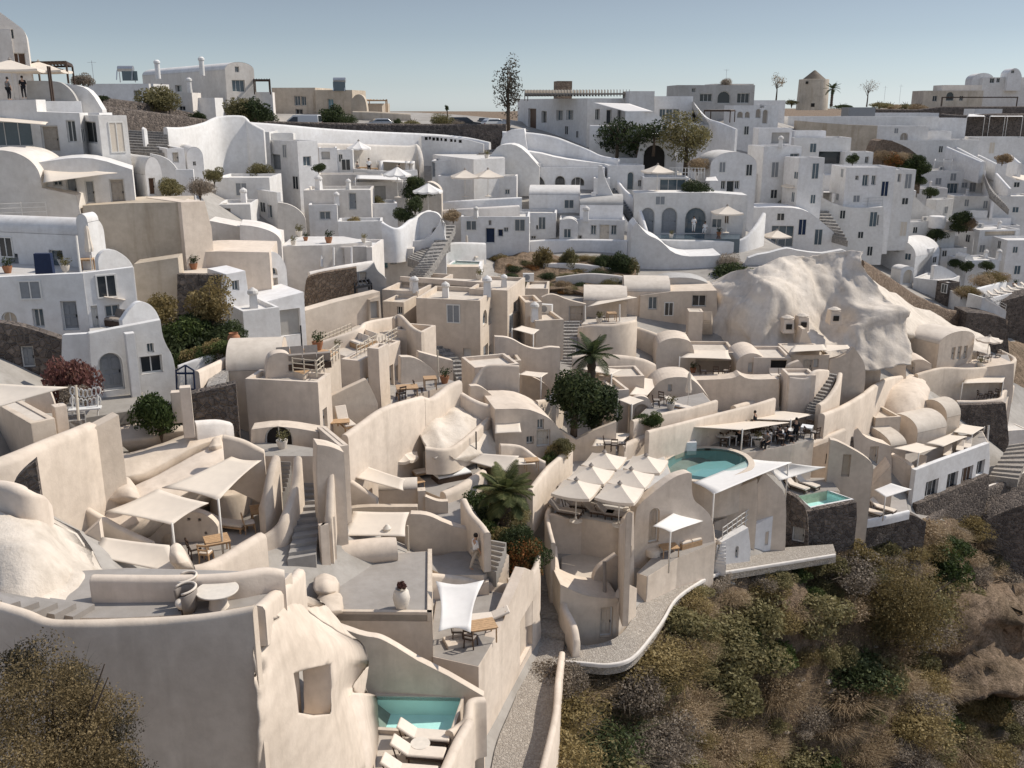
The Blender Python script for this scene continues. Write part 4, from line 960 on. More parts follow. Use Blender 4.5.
shrub(gat(395,655,d=57),2.0,'leafy','plum','purple-red bush on the roof edge of the small gabled house',h=1.2)
stairs('wide dark stone steps behind the white gate frame',(495,605,665,612),(500,512,655,520),P(*px(580,605),69).z,P(*px(580,515),76).z,9)
ribbon('white post and lintel framing the stone steps',[(563,500,600,70),(572,505,605,70)],.6,'white',sm=1)
ribbon('long white curving wall sweeping up to a scooped parapet on the left',[(650,500,600,72),(720,500,620,74),(800,482,640,77),(860,458,640,79),(955,456,640,80),(985,480,640,80),(1040,510,650,80)],.5,'white',below=2)
box('white house with tiny square windows under the scooped parapet',878,520,650,4,('m',7),1060,'white',[('R','w',905,610,930,634),('R','w',950,610,972,634),('R','w',1000,610,1022,636)],d=81)
box('white terrace block with a low wall behind the tiny windows house',855,484,560,4,('m',5),925,'grey',d=83)
box('white block with pale door left of the climbing lane',655,585,690,30,590,725,'white',[('R','d',680,600,704,640,'doorc')],d=66)
box('small white vaulted shed among the upper-left stairs',735,620,690,24,690,800,'white',[('R','w',760,636,772,652)],rise=.9,vault='R',d=68)
box('tall white pier house with a shadowed doorway above the gully',690,668,830,10,640,760,'white',d=58)
plate('curved white flank wall descending beside the small gabled house',[(590,830),(590,605),(640,615),(680,640),(720,700),(760,760),(770,830)],(650,768),16,.5,'white',d=62)
box('white terrace house with a long parapet above the tan retaining wall',845,700,790,2,('m',6),1060,'white',d=73)
shrub(gat(670,745,d=56),1.2,'leafy','olive','yellowish bush beside the pier house')
shrub(gat(785,740,d=57),1.3,'brush','drygrey','grey plants hanging in the gully doorway')
shrub(gat(842,690,d=66),1.1,'leafy','olive','small bush at the corner of the long parapet')
T(255,40)
box('beige flat-roofed villa with a pair of windows behind the white van',65,188,322,-6,('m',9),236,'tan',[('R','w',155,220,178,258,'glassb'),('R','w',182,222,201,258,'glassb'),('R','w',160,272,188,300)],d=112)
box('beige middle wing with a blue-grey shutter',236,197,322,-6,('m',8),382,'tan',[('R','w',287,232,309,273,'doort')],d=111)
plate('round-headed beige arch wall of the skyline villa',[(378,325),(378,240),(392,218),(410,212),(428,222),(438,248),(445,325)],(400,325),-4,1.2,'tan',d=109)
box('low beige wing with a lean-to pergola at its right end',436,250,322,-4,('m',6),500,'tan',d=113)
ribbon('beige boundary wall stepping down to the car park',[(385,280,325,108),(470,282,325,108),(612,290,325,109)],.5,'tan',sm=1)
pergola('light timber lean-to at the end of the beige villa',[gat(440,240,d=110),gat(520,240,d=110),gat(515,240,d=114),gat(450,240,d=114)],P(*px(480,238),110).z,P(*px(480,300),110).z,'wood',6)
pergola('weathered pergola on the corner of the shuttered villa',[gat(-5,160,d=99),gat(58,160,d=99),gat(55,160,d=103),gat(0,160,d=103)],P(*px(25,158),100).z,P(*px(25,215),100).z,'darkwood',6)
box('white block with an arched opening under the weathered pergola',-30,205,322,10,('m',5),68,'ivory',[('R','a',2,262,50,318,'glass')],d=101)
t=empty('water_heater','white solar water heater on the beige villa roof','water heater',gat(335,205,d=111));MB().tube([(-.9,0,1.7),(.9,0,1.7)],.36,12).build('tank','steel',t);MB().beam((-.8,-.9,.1),(-.8,.2,1.5),.1).beam((.8,-.9,.1),(.8,.2,1.5),.1).build('stand','steel',t);MB().box((0,-.5,.8),(1.8,.1,1.3)).build('panel','glassb',t)
ribbon('long dark stone wall along the car park rim',[(-60,322,352,97),(60,320,345,97.5),(330,326,356,98),(640,330,366,99),(990,330,396,98)],.7,'darkstone',cat='stone wall',name='stone_wall',below=1.5)
zc=P(*px(400,326),103).z-.9
vv=vehicle('white delivery van parked on the rim nose left','van','carw','van');p=gat(184,322,d=101);vv.location=(p.x,p.y,zc);vv.rotation_euler=(0,0,PI-.1)
c1=vehicle('silver hatchback parked behind the rim wall','car','cars');p=gat(482,322,d=104);c1.location=(p.x,p.y,zc);c1.rotation_euler=(0,0,PI+.35)
c1=vehicle('dark off-roader parked on the rim right of the cacti','suv','card');p=gat(824,322,d=106);c1.location=(p.x,p.y,zc-.1);c1.rotation_euler=(0,0,.15)
c1=vehicle('white car parked nearest the tall bare tree','car','carw');p=gat(947,324,d=110);c1.location=(p.x,p.y,zc-.1);c1.rotation_euler=(0,0,.5)
c1=vehicle('small dark car squeezed between the off-roader and the white car','car','card');p=gat(902,324,d=116);c1.location=(p.x,p.y,zc-.1);c1.rotation_euler=(0,0,PI/2)
for x,y,r,m,k,lb,d in((310,318,2.6,'leafdk','leafy','tall green bush between the van and the silver car',104),(365,322,1.7,'leafdk','brush','dark spiky shrub left of the silver car',103),(25,318,2.4,'leafdk','leafy','dark bush left of the white van',101),(622,325,1.7,'olive','low','low olive shrubs on the rim wall',103),(728,322,1.9,'olive','brush','grey spiky bush beside the dark off-roader',103),(800,326,1.0,'drygrey','tuft','dry tuft in front of the dark off-roader',101),(560,322,.8,'leafdk','leafy','tiny dark plant on the rim wall',103)):
 shrub(gat(x,y,d=d),r,k,m,lb)
c=gat(757,324,d=103);t=empty('agave_stalk','dark spiky stalk plant standing on the rim wall','plant',c);MB().tube([(0,0,-.5),(.03,0,1.2),(.05,0,2.2)],[.1,.08,.04],6).build('stem','bark',t);mb=MB();leaves(mb,(0,0,1.9),(.35,.35,.5),160,.12,np.random.RandomState(2),5,up=1);mb.build('head','leafdk',t)
ribbon('upper white retaining wall curving below the rim',[(-40,322,385,84),(100,332,380,86),(300,350,398,90),(500,361,420,94),(700,370,440,97),(830,382,440,98),(925,402,440,97)],.6,'white',below=3)
ribbon('second white retaining wall of the amphitheatre',[(240,405,470,86),(420,410,480,89),(600,416,480,92),(640,412,480,92.5),(655,470,485,92)],.6,'ivory',below=3)
for i in range(9):
 x=675+i*18+(rnd.random()*4);y=388+i*.9+(6 if i>5 else 0);c=gat(x,y,d=96-.05*i+.2)
deck('white ledge terrace on top of the second amphitheatre wall',[(700,452),(840,430),(900,402),(985,465),(860,470)],P(*px(840,450),95).z,2,'white','roofw')
plate('white wall with a row of dark niches under the rim',[(655,430),(655,378),(760,380),(835,392),(900,410),(900,440)],(760,440),-6,.5,'white',[('R','h',668,382,680,394),('R','h',684,381,693,392),('R','h',698,384,709,396),('R','h',713,384,724,397),('R','h',730,386,738,397),('R','h',745,388,756,399),('R','h',768,390,778,401),('R','h',784,392,792,402),('R','h',802,394,814,405)],d=95.5)
stairs('dark flat steps rising to the rim behind the niches',(860,468,985,466),(900,432,960,430),P(*px(920,466),93).z,P(*px(930,431),97).z,6,'step')
plate('white stair flank at the foot of the tall bare tree',[(960,480),(968,390),(990,355),(1060,350),(1080,480)],(1000,450),-4,3,'white',d=96,name='stair_wall')
plate('white sloping roofed house below the tall bare tree',[(880,500),(940,440),(960,412),(1040,410),(1120,500)],(980,480),-4,5,'white',d=91,name='house',cat='house')
box('big plain white house with one square window on its sunlit end',165,398,598,44,-60,246,'white',[('R','w',190,458,222,497,'glassb'),('L','d',66,450,101,512,'doorg'),('L','w',-12,455,20,495)],d=79)
box('white roof box with two vents on the big plain house',55,368,400,6,('m',2),150,'white',d=82)
box('small white house with a recessed porch left of the umbrellas',250,425,500,10,('m',4),322,'white',[('R','h',262,440,295,470,'grey')],d=84)
box('small white cube house right of the recessed porch',320,432,510,6,('m',4),384,'white',[('R','w',330,450,345,480)],d=85)
UMB['r']=umbrella('small pale round umbrella beside the white cube house',False,2.9,2.35,'clothw');place(UMB['r'],gat(412,505,d=88))
sail('white pavilion canopy stretched over the dining terrace',[(478,478,'d',88),(628,486,'d',87),(632,478,'d',93),(545,462,'d',94)],'clothw',.05,.03,poles=[0,1],name='canopy')
for x in(497,600,620):tag(MB().tube([gat(x,545,d=88),gat(x,478,d=88)],.28,8).build('curtain','clothw',None,True),{497:'left tied white curtain of the pavilion',600:'middle tied white curtain of the pavilion',620:'right tied white curtain of the pavilion'}[x],'curtain')
deck('dining terrace floor on the amphitheatre',[(240,525),(520,545),(640,540),(640,490),(300,490)],P(*px(430,535),86).z,2.5,'white','floorw',par=.8,edges=[0,1])
gt='guests around the amphitheatre tables'
for i,(x,y,tp)in enumerate(((330,515,'shirtb'),(350,512,'shirtw'),(376,516,'shirtb'),(405,520,'shirtg'),(450,522,'shirtw'),(568,528,'shirtb'))):
 person(['dark-dressed guest at the left end of the dining terrace','pale-shirted guest near the white cube house','dark-dressed guest below the small round umbrella','grey-shirted guest seated right of the round umbrella','pale-shirted guest in the middle of the dining terrace','dark-dressed guest in the shade of the white pavilion'][i],gat(x,y+6,d=86.5),1+i,'sit' if i%2 else 'stand',tp,'shirtb',group=gt)
ct=wood_table('small wooden table at the left of the dining terrace');place(ct,gat(362,522,d=86.5));place(ct,gat(425,526,d=87),.4,'small wooden table at the middle of the dining terrace');place(ct,gat(470,530,d=87.5),.2,'small wooden table left of the white pavilion')
box('white wall house under the dining terrace with a pale awning',235,530,600,2,('m',3),500,'ivory',d=82)
box('white terrace house with columns and awning below the pavilion',385,560,660,4,('m',4),600,'ivory',[('R','h',445,575,515,640,'grey')],d=79)
sail('flat white awning on the columned terrace house',[(395,545,'d',78),(580,552,'d',78),(560,534,'d',82),(400,532,'d',82)],'clothw',.03,.02,poles=[0,1],name='awning')
place(UMB['r'],gat(563,620,d=77),.3,'pale round umbrella in front of the columned terrace house')
place(UMB['r'],gat(683,690,d=73),.5,'pale round umbrella above the climbing steps')
box('white lower-left cube house with two slim doors',85,600,735,40,-60,95,'white',[('L','d',3,655,24,730,'doorbr'),('L','w',50,650,68,702,'glassb')],d=71)
plate('white scooped side wall right of the slim doors house',[(88,760),(90,640),(130,645),(170,665),(200,700),(205,760)],(150,720),10,.5,'ivory',d=70)
box('white shaded house with a tall dark window above a small terrace',190,592,730,4,('m',5),455,'ivory',[('R','d',370,602,400,668,'doorg'),('R','w',254,675,298,708,'glassb')],d=73)
box('narrow white house with a single framed window over the lane',210,650,745,8,('m',3),322,'white',[('R','w',254,675,298,708,'glassb')],d=71.5)
box('white low block left of the round umbrella',325,715,800,6,('m',3),500,'white',d=69)
box('white parapet house beside the climbing steps',430,645,730,10,('m',4),560,'white',d=75)
ribbon('white wall with an arched gate beside the climbing steps',[(500,715,790,69),(560,740,790,69),(620,700,780,71),(690,670,760,73),(745,720,770,72)],.4,'white')
plate('white arched doorway at the head of the climbing steps',[(640,800),(640,700),(665,680),(700,675),(730,690),(742,740),(750,800)],(690,780),-2,.8,'white',[('R','a',697,738,728,790,'glassb')],d=71.5,name='house',cat='house')
stairs('climbing grey steps between white houses in the middle',(600,860,655,880),(720,790,770,800),P(*px(640,870),68).z,P(*px(745,795),72).z,12,curve=[(655,825,700,838)])
plate('rough rock outcrop with white top beside the upper umbrella',[(660,620),(655,575),(690,560),(725,580),(735,610),(725,630)],(695,620),0,2,'rock',d=80,sm=3,name='rock',cat='rock')
for i,(x,y,r,m)in enumerate(((640,600,1.8,'leafdk'),(630,560,1.2,'leafdk'),(18,518,1.3,'olive'),(590,690,1.2,'leafdk'),(480,640,1.0,'olive'),(385,718,.9,'gold'),(630,650,1.2,'leafdk'),(780,690,1.0,'dry'),(250,500,.8,'leafdk'))):
 shrub(gat(x,y,d=78 if y<650 else 71),r,'leafy',m,['dark bush beside the rock outcrop','small dark bush right of the pavilion','olive bush on the terrace of the big plain house','dark bush left of the climbing steps','low olive plants on the columned terrace','yellowish plants on the low block','dark shrub below the rock outcrop','dry brown plants above the climbing steps','tiny dark bush at the porch house'][i])
box('white house with a row of four small windows below the rim',695,475,560,-3,('m',6),980,'white',[('R','w',820,500,849,528,'glassb'),('R','w',868,500,891,526,'glassb'),('R','w',899,500,919,526,'glassb'),('R','w',925,499,956,523,'glassb'),('R','d',697,480,710,540,'doorg')],d=90.5)
box('white stepped block at the left of the four-window house',812,472,500,-3,('m',5),870,'white',[('R','w',787,478,800,498)],d=92)
box('white lower storey with dark doors behind the two cream umbrellas',720,535,640,-3,('m',3),1030,'white',[('R','w',868,575,896,612,'glass'),('R','d',898,570,932,615,'glass'),('R','w',935,572,957,610,'glass'),('R','w',984,588,1003,608,'glassb')],d=88.5)
for x,lb in((828,'left one of two cream umbrellas before the four-window house'),(918,'right one of two cream umbrellas before the four-window house')):
 k=umbrella(lb,True,2.9,2.3,'cloth')if x==828 else None
 if k:UMB['far']=k;place(k,gat(x,618,d=85.5),.2)
 else:place(UMB['far'],gat(x,616,d=85.5),.3,lb)
ribbon('white terrace wall in front of the two cream umbrellas',[(700,640,680,85),(800,632,690,84),(930,624,680,84.5),(1050,618,670,85)],.4,'white',below=2)
ribbon('long white wall below the two-umbrella terrace',[(730,670,720,82),(840,662,740,81),(1040,650,720,82)],.5,'ivory',below=3)
box('white house with navy doors facing the plunge pool',810,695,800,-2,('m',5),1080,'white',[('R','d',908,740,945,800,'doorb'),('R','d',956,745,978,775,'doorb'),('R','w',980,738,998,756,'glassb'),('R','w',920,710,931,730,'glass')],d=79.5)
T(510,50)
t=tree('slender_tree','tall slender bare tree standing alone on the rim',gat(-8,320,d=100),9.6,2.0,'cypress',.16,1500,.24,5,.85,16,limbs=9)
b=box('long white building with a serrated pergola roof and brown door',305,190,345,22,30,470,'white',[('L','d',72,230,103,322,'doorbr'),('L','w',124,240,144,288),('L','w',183,237,208,278,'glassb'),('L','w',222,236,249,276,'glassb'),('R','w',336,232,354,276),('R','d',380,235,401,292,'glass'),('R','w',424,235,441,281)],d=105)
cs=[gat(58,178,d=108),gat(470,170,d=106),gat(470,160,d=112),gat(70,160,d=112)]
pergola('serrated bleached timber pergola along the long white roof',cs,P(*px(260,172),107).z,P(*px(260,200),107).z,'bleached',34,slat=.9)
box('brown stone chimney tower on the long white roof',187,122,170,8,('m',3.2),245,'brownstone',d=117,name='chimney_tower',cat='chimney',par=.1)
box('bluish-white square block at the end of the serrated pergola',470,162,250,4,('m',5),570,'white',d=104)
box('white building with three tall glass panels',570,182,330,-3,('m',8),722,'white',[('R','w',588,232,612,290,'glassb'),('R','w',614,232,640,290,'glassb'),('R','w',642,232,666,290,'glassb')],d=107)
sail('pale striped awning over the white balcony',[(325,208,'d',104),(470,212,'d',103),(565,243,'d',99),(455,243,'d',100)],'clothw',.05,.02,name='awning')
plate('white porch wall with a wavy top under the awning',[(455,330),(455,245),(560,243),(575,255),(640,282),(660,330)],(540,320),-2,.5,'white',d=100)
ribbon('white balcony wall with a pierced balustrade',[(315,296,420,100),(460,298,420,99),(600,302,400,99)],.4,'white',sm=1,below=4)
stairs('broad dark stair ramp on the blue-white flank',(750,302,785,302),(700,205,722,203),P(*px(765,302),102).z,P(*px(710,204),112).z,16,'grey')
ribbon('white stair parapet descending beside the dark ramp',[(715,198,300,112),(770,262,320,105),(830,285,330,102),(892,310,335,100)],.45,'white',below=3)
box('white block under the dark stair ramp',590,285,400,-2,('m',6),800,'white',d=103)
box('grey-white villa with arched loggia on the upper right skyline',660,138,235,3,('m',9),965,'grey',[('R','w',748,172,796,203),('R','a',818,162,868,210,'glass'),('R','w',895,170,943,209),('R','w',716,150,730,166)],d=131)
box('white upper storey of the arched loggia villa',805,133,180,3,('m',7),960,'ivory',d=133)
t=antenna('roof aerial on the arched loggia villa',P(*px(850,135),133),2.6);shrub(P(*px(850,128),133),1.3,'brush','drygrey','dark clump at the foot of the roof aerial')
box('white arcaded house with three round-topped windows right of the loggia villa',880,218,300,2,('m',6),1060,'white',[('R','a',895,243,918,268),('R','a',925,243,945,268),('R','a',968,232,988,268),('R','a',995,235,1015,290),('R','w',985,212,1000,228)],d=124)
cs=[gat(765,240,d=118),gat(868,240,d=116),gat(885,262,d=120),gat(790,262,d=122)]
pergola('dark lean-to roof beside the arcaded house',cs,P(*px(820,240),118).z,P(*px(820,285),118).z,'darkwood',8,roof='grey')
ribbon('great sweeping white wall curving down the centre',[(-30,320,400,97),(90,326,410,97),(180,342,420,97),(250,368,430,97),(310,392,440,96),(360,415,445,95),(430,428,450,94)],.6,'white',below=3)
plate('white shoulder wall behind the sweeping wall',[(-30,480),(-30,392),(100,402),(200,428),(300,440),(400,452),(400,480)],(200,470),-3,4,'white',d=94)
box('white long house with three dark arches below the sweeping wall',-30,462,570,-3,('m',5),375,'white',[('R','a',45,490,139,562,'glass'),('R','a',176,495,218,562,'glass'),('R','o',240,500,294,536,'glass'),('R','w',92,447,122,466,'glassb')],d=92)
box('white step block right of the three arches',330,505,575,-4,('m',3),395,'white',d=90)
plate('white buttress curving down beside the long straight stair',[(340,580),(348,455),(362,455),(375,510),(400,560),(440,640),(500,735),(510,790),(440,790)],(440,700),-6,.8,'white',d=86.5)
stairs('long straight grey stair between two white flanks',(508,728,540,722),(362,462,388,458),P(*px(522,726),86).z,P(*px(375,460),95).z,30,'doorg')
ribbon('white flank wall on the right of the long straight stair',[(392,458,500,94),(440,535,600,91),(500,600,700,88),(540,715,745,85.5)],.4,'white',below=3)
tree('vine','dark green vine trailing over the white balcony',gat(420,430,d=98),5.6,3.2,'leafdk',.2,1900,.2,21,.95,14)
tree('vine','dark vine hanging in front of the arched passage',gat(500,435,d=97),4.2,2.2,'leafdk',.18,900,.15,22,.95,10)
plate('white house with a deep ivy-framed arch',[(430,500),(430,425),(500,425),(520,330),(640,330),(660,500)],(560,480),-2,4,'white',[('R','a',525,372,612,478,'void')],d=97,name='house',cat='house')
tree('ivy','mass of dark ivy crowning the arched passage',gat(565,400,d=95.5),4.0,2.9,'leafdk',.18,1100,.15,26,.75,10)
tree('bushy_tree','large round brown-green tree in front of white houses',gat(690,475,d=94),7.2,3.7,'olive',.17,4200,.25,23,.82,18)
shrub(gat(740,455,d=92.5),1.8,'brush','dry','rust-brown undergrowth at the foot of the large round tree')
box('white cube with an arched door left of the square umbrella',388,455,560,4,('m',4),530,'white',[('R','a',462,480,488,552,'glassb'),('R','w',505,512,518,538)],d=91)
place(UMB['far'],gat(578,556,d=88),.3,'single cream umbrella above the three grey arches')
box('white terrace house with pale glass screens',525,502,562,-2,('m',4),705,'white',[('R','w',590,508,692,558,'glassb')],d=90)
railing('white balustrade in front of the large round tree',[gat(628,500,d=92),gat(765,502,d=91.5)],1.1,'frame',rails=2,step=.35,w=.08)
for i in range(3):p=[wall_p for wall_p in((705,485),(735,485),(690,440))][i]
shrub(gat(738,553,d=87.5),1.9,'leafy','leafdk','rounded dark bush on the umbrella terrace',h=1.7)
box('white vaulted house with a door between two small windows',790,455,572,6,('m',6),972,'white',[('R','d',853,515,883,572,'glass'),('R','w',831,515,849,549,'glass'),('R','w',886,515,903,548,'glass')],rise=1.6,vault='R',d=92)
sail('small white shade beside the vaulted house',[(768,515,'d',89),(820,515,'d',89),(810,498,'d',91),(772,502,'d',91)],'clothw',.02,.02)
z3=P(*px(700,724),86).z
plate('white wall with three tall grey arches',[(488,760),(490,562),(795,562),(935,572),(935,650),(920,700),(905,760)],(700,720),-3,3.5,'white',[('R','a',515,620,569,724,'doorg'),('R','a',596,620,659,724,'doorg'),('R','a',689,620,773,724,'glassb')],d=87,name='house',cat='house')  # grey and blue-grey arch fills stand in for the shaded interior
deck('dark narrow pool ledge before the three grey arches',[(560,728),(908,722),(905,745),(590,742)],z3-.1,.6,'glassb','glassb')
ribbon('white lower wall under the three grey arches',[(470,690,840,84),(520,735,840,84),(600,745,850,84),(780,748,840,84),(905,745,830,84),(960,700,820,85),(1000,640,800,87)],.5,'white',below=4)
person('cook in white whites standing under the right-hand grey arch',gat(722,716,d=85.6),-1.5,'work','shirtw','shirtw');person('person in white crouching by the right-hand grey arch',gat(767,722,d=85.3),-2,'sit','shirtw','shirtw')
place(UMB['far'],gat(850,720,d=85),.1,'pale umbrella right of the three grey arches')
box('white curved house with a small dark window right of the three arches',795,640,730,-3,('m',3),920,'white',[('R','w',846,652,862,684,'doorbr')],d=86)
box('white stepped house with a rounded roof shoulder',75,570,640,-4,('m',5),275,'white',rise=.9,vault='L',d=87)
box('white house with a grey vaulted roof below the arches',275,610,690,-4,('m',5),446,'white',[('R','w',320,560,340,575)],rise=1.0,vault='L',d=85,roofmat='grey')
box('white house with two pale doors and small windows',195,668,755,-4,('m',4),452,'white',[('R','d',352,688,392,748,'doorc'),('R','w',318,690,340,728,'glassb'),('R','w',398,690,420,728,'glassb'),('R','w',212,733,235,746,'glass'),('R','w',258,730,284,746,'glass')],d=83.5)
box('white house with tiny black square windows',-60,640,755,-4,('m',4),182,'white',[('R','w',103,690,118,708,'glass'),('R','w',82,732,102,746,'glass'),('R','d',24,680,60,745,'doorc'),('R','w',36,667,48,678,'glass'),('R','d',166,684,194,742,'doorc')],d=84.5)
box('small white dome shed between the pale doors and the black windows',195,690,752,-4,('m',2.5),268,'white',rise=.7,vault='R',d=82.5)
T(764,50)
c=gat(188,228,d=175);wm=empty('windmill','round tan stone windmill with a conical cap','windmill',c);r0=(252-130)*K/2/F_PX*175*DS;hh=(228-118)*K/F_PX*175*.97*DS;r0*=.95
sharp(MB().lathe([(r0*1.04,-.5),(r0*1.02,hh*.3),(r0*.98,hh),(r0*.9,hh+.05)],n=40).build('tower','tan',wm),50)
sharp(MB().lathe([(r0*.74,hh-.1),(r0*.74,hh+.1),(r0*.1,hh+1.9),(.1,hh+2.05)],n=32).build('cap','drygrey',wm),40)
a=math.atan2(-c.y,-c.x);
for da,z,s in((-.45,hh*.88,.55),(.05,hh*.1,.8)):MB().box((r0*1.0*math.cos(a+da),r0*1.0*math.sin(a+da),z),(.3,s,s),a+da).build('window','void',wm)
box('white wall building with slit windows left of the windmill',-60,198,300,0,('m',6),85,'white',[('R','w',2,232,14,262),('R','w',20,230,34,260),('R','w',48,275,86,305,'glassb')],d=150)
box('dark low roof shelter right of the windmill',335,226,248,0,('m',5),440,'doorg',d=168)
palm('small palm beside the windmill',gat(265,215,d=166),3.2,2.2,16,9,'leafdk')
tree('bare_tree','bare reddish tree left of the windmill',gat(48,192,d=180),6.2,2.4,'dry',.16,420,.16,31,.7,10)
tree('bare_tree','thin leafless tree on the skyline right of the windmill',gat(405,215,d=198),7,3.2,'drygrey',.14,380,.16,32,.7,12)
antenna('thin pole on the skyline between bare trees and beige house',gat(532,212,d=204),5);antenna('short pole on the skyline right of the leafless tree',gat(472,210,d=204),4.5)
for i,(x,y,r,m,d)in enumerate(((310,222,2.6,'leafdk',176),(455,218,3.2,'olive',200),(500,220,3.2,'dry',202),(560,222,3.5,'olive',205),(610,224,3.0,'dry',202),(110,205,2.2,'olive',172))):
 shrub(gat(x,y,d=d),r,'low',m,['dark low bush right of the windmill','low olive scrub right of the short skyline pole','dry scrub between the skyline poles','olive scrub in front of the beige skyline house','dry scrub at the left end of the beige skyline house','low scrub left of the windmill base'][i],h=r*.9)
box('beige flat house with dark pergola on the right skyline',630,160,235,-4,('m',10),865,'tan',[('R','w',664,180,682,202),('R','a',718,165,748,200,'glass'),('R','w',770,180,785,200)],d=216)
box('beige raised storey on the right skyline house',705,138,180,-4,('m',8),860,'ivory',d=220)
box('white vaulted hotel with a row of windows on the right skyline',820,118,170,-6,('m',6),905,'white',[('R','w',868,108,884,130)],rise=2.0,vault='R',d=228)
box('white long wing of the skyline hotel with five windows',862,108,175,-6,('m',12),1080,'white',[('R','w',890,108,908,130),('R','w',916,108,930,128),('R','w',946,106,962,128),('R','w',968,106,984,128),('R','w',990,104,1006,126)],d=226)
plate('round gable of the skyline hotel',[(960,112),(962,90),(975,76),(990,70),(1006,78),(1015,98),(1015,112)],(990,110),-6,6,'white',[('R','w',974,80,986,92)],d=224,name='gable',cat='house')
cs=[gat(700,190,d=196),gat(1000,185,d=193),gat(1000,170,d=203),gat(705,176,d=205)]
pergola('long dark pergola in front of the skyline hotel',cs,P(*px(850,186),196).z,P(*px(850,222),196).z,'darkwood',20)
ribbon('dark stone terrace wall under the long pergola',[(440,232,252,187),(600,234,255,187),(700,222,250,187),(850,222,250,187),(1060,222,250,187)],.8,'darkstone',cat='stone wall',name='stone_wall',sm=1)
ribbon('dark rock bank on the far right under the hotel',[(700,250,300,176),(790,256,330,173),(900,250,345,171),(1060,250,345,171)],1.5,'darkstone',cat='stone wall',name='stone_wall',below=3)
box('white plain house at the far right below the pergola',830,232,262,-2,('m',6),940,'white',d=178)
for i,x in enumerate((835,925,985)):sail(['left small pale canopy on the dark rock bank','middle small pale canopy on the dark rock bank','right small pale canopy on the dark rock bank'][i],[(x-35,262,'d',168),(x+35,262,'d',168),(x+30,252,'d',172),(x-30,252,'d',172)],'clothw',.02,.02,poles=[0,1],name='canopy')
def wbox(i,lb,xc,yc,yb,yaw,L,Rr,win=(),**k):return box(lb,xc,yc,yb,yaw,L,Rr,k.pop('mat','white'),win,**k)
wbox(0,'long white terrace wall house below the windmill',95,262,330,-2,('m',7),690,d=152)
wbox(0,'white wide roof terrace below the skyline scrub',420,248,300,-3,('m',9),690,d=176)
plate('tan curved retaining wall in the upper right',[(130,340),(130,278),(220,286),(330,294),(448,298),(440,390),(400,380),(300,340)],(330,340),-2,2,'tan',d=139)
wbox(0,'white wall with an arched niche above the brown garden',445,300,420,-2,('m',6),650,[('R','o',537,326,567,357,'door')],d=145)
wbox(0,'white plain wall house above the garden to the right',560,268,350,-3,('m',6),800,[('R','w',640,288,660,318,'glass')],d=152)
wbox(0,'white rectangular house with bright parapet on the far right slope',640,320,420,-4,('m',6),740,d=147)
wbox(0,'big blank white wall stepping down to the right',510,355,480,-2,('m',8),850,d=144)
wbox(0,'long blank white wall at the right edge',850,345,470,-3,('m',8),1080,d=148)
plate('brown rock and garden bank between white houses',[(430,480),(440,380),(470,352),(540,372),(600,410),(620,470)],(520,470),0,4,'brownstone',d=130,sm=2,name='rock',cat='rock')
for i,(x,y,r,m)in enumerate(((590,445,2.3,'leafdk'),(565,480,2.6,'leaf'),(615,470,2.0,'leafdk'),(510,440,2.0,'rust'),(470,420,2.0,'dry'),(610,515,1.5,'leafdk'),(545,425,1.8,'dry'))):
 shrub(gat(x,y,d=127),r,'leafy' if m!='dry' else 'brush',m,['tall dark bush on the brown garden bank','bright green bush at the foot of the garden bank','dark bush right of the bright green one','rusty flowering shrub on the garden bank','dry shrub at the left of the garden bank','dark bush by the bank corner','dry shrub in the middle of the garden bank'][i])
wbox(0,'bluish white house with a roof terrace and dark porch',118,345,460,-6,('m',8),345,[('R','h',215,400,320,448,'glass'),('R','w',398,420,410,445)],d=117)
wbox(0,'white raised slab on the bluish roof terrace',120,318,350,-6,('m',4),245,d=121)
wbox(0,'small white house with a dark doorway right of the bluish house',320,402,458,-4,('m',4),432,[('R','w',398,420,412,446)],d=115)
wbox(0,'white pavilion with white posts at the left of tile terraces',-20,308,372,-2,('m',4),112,[('R','h',30,325,100,368,'grey')],d=112)
wbox(0,'white stair block with a small window',0,380,480,8,('m',6),150,[('R','w',103,408,138,430,'glassb')],d=106)
wbox(0,'white lower block beside the hillside stair',140,425,490,14,('m',4),240,d=103)
wbox(0,'white house with two grey windows and a dark door',325,462,560,2,('m',6),520,[('R','w',388,492,412,536,'glassb'),('R','w',424,494,441,532,'glassb'),('R','d',492,516,513,548,'glass'),('R','w',360,495,373,512,'glass')],d=108)
wbox(0,'white stepped house at the end of the grey-window row',505,472,550,6,('m',5),600,[('R','d',527,488,540,520,'doorg')],d=110)
wbox(0,'long white terrace with a glazed doorway on the right slope',610,475,570,-2,('m',7),875,[('R','w',720,525,764,567,'glassb'),('R','w',810,522,838,560,'doorg')],d=138)
wbox(0,'white wall block below the dark ramp at the right',750,575,690,-2,('m',6),1080,d=133)
wbox(0,'white far right house behind the dark ramp',880,450,560,-4,('m',6),1080,d=146)
stairs('dark ramp between two white flank walls on the right',(890,570,965,632),(862,478,890,548),P(*px(925,560),133).z,P(*px(876,475),144).z,14,'step')
ribbon('white flank left of the dark ramp',[(850,475,560,142),(905,572,600,132)],.5,'white',sm=1,below=3)
ribbon('white flank right of the dark ramp',[(885,450,550,144),(970,545,590,133)],.5,'white',sm=1,below=3)
ribbon('long bright slanting parapet on the blank wall',[(722,380,440,142),(860,440,480,135)],.7,'white',sm=1,below=2)
ribbon('second bright slanting parapet on the blank wall',[(752,378,440,145),(868,438,480,137)],.7,'white',sm=1,below=2)
ribbon('short bright slanting parapet at the right edge',[(970,412,450,142),(1010,445,470,139)],.7,'white',sm=1,below=2)
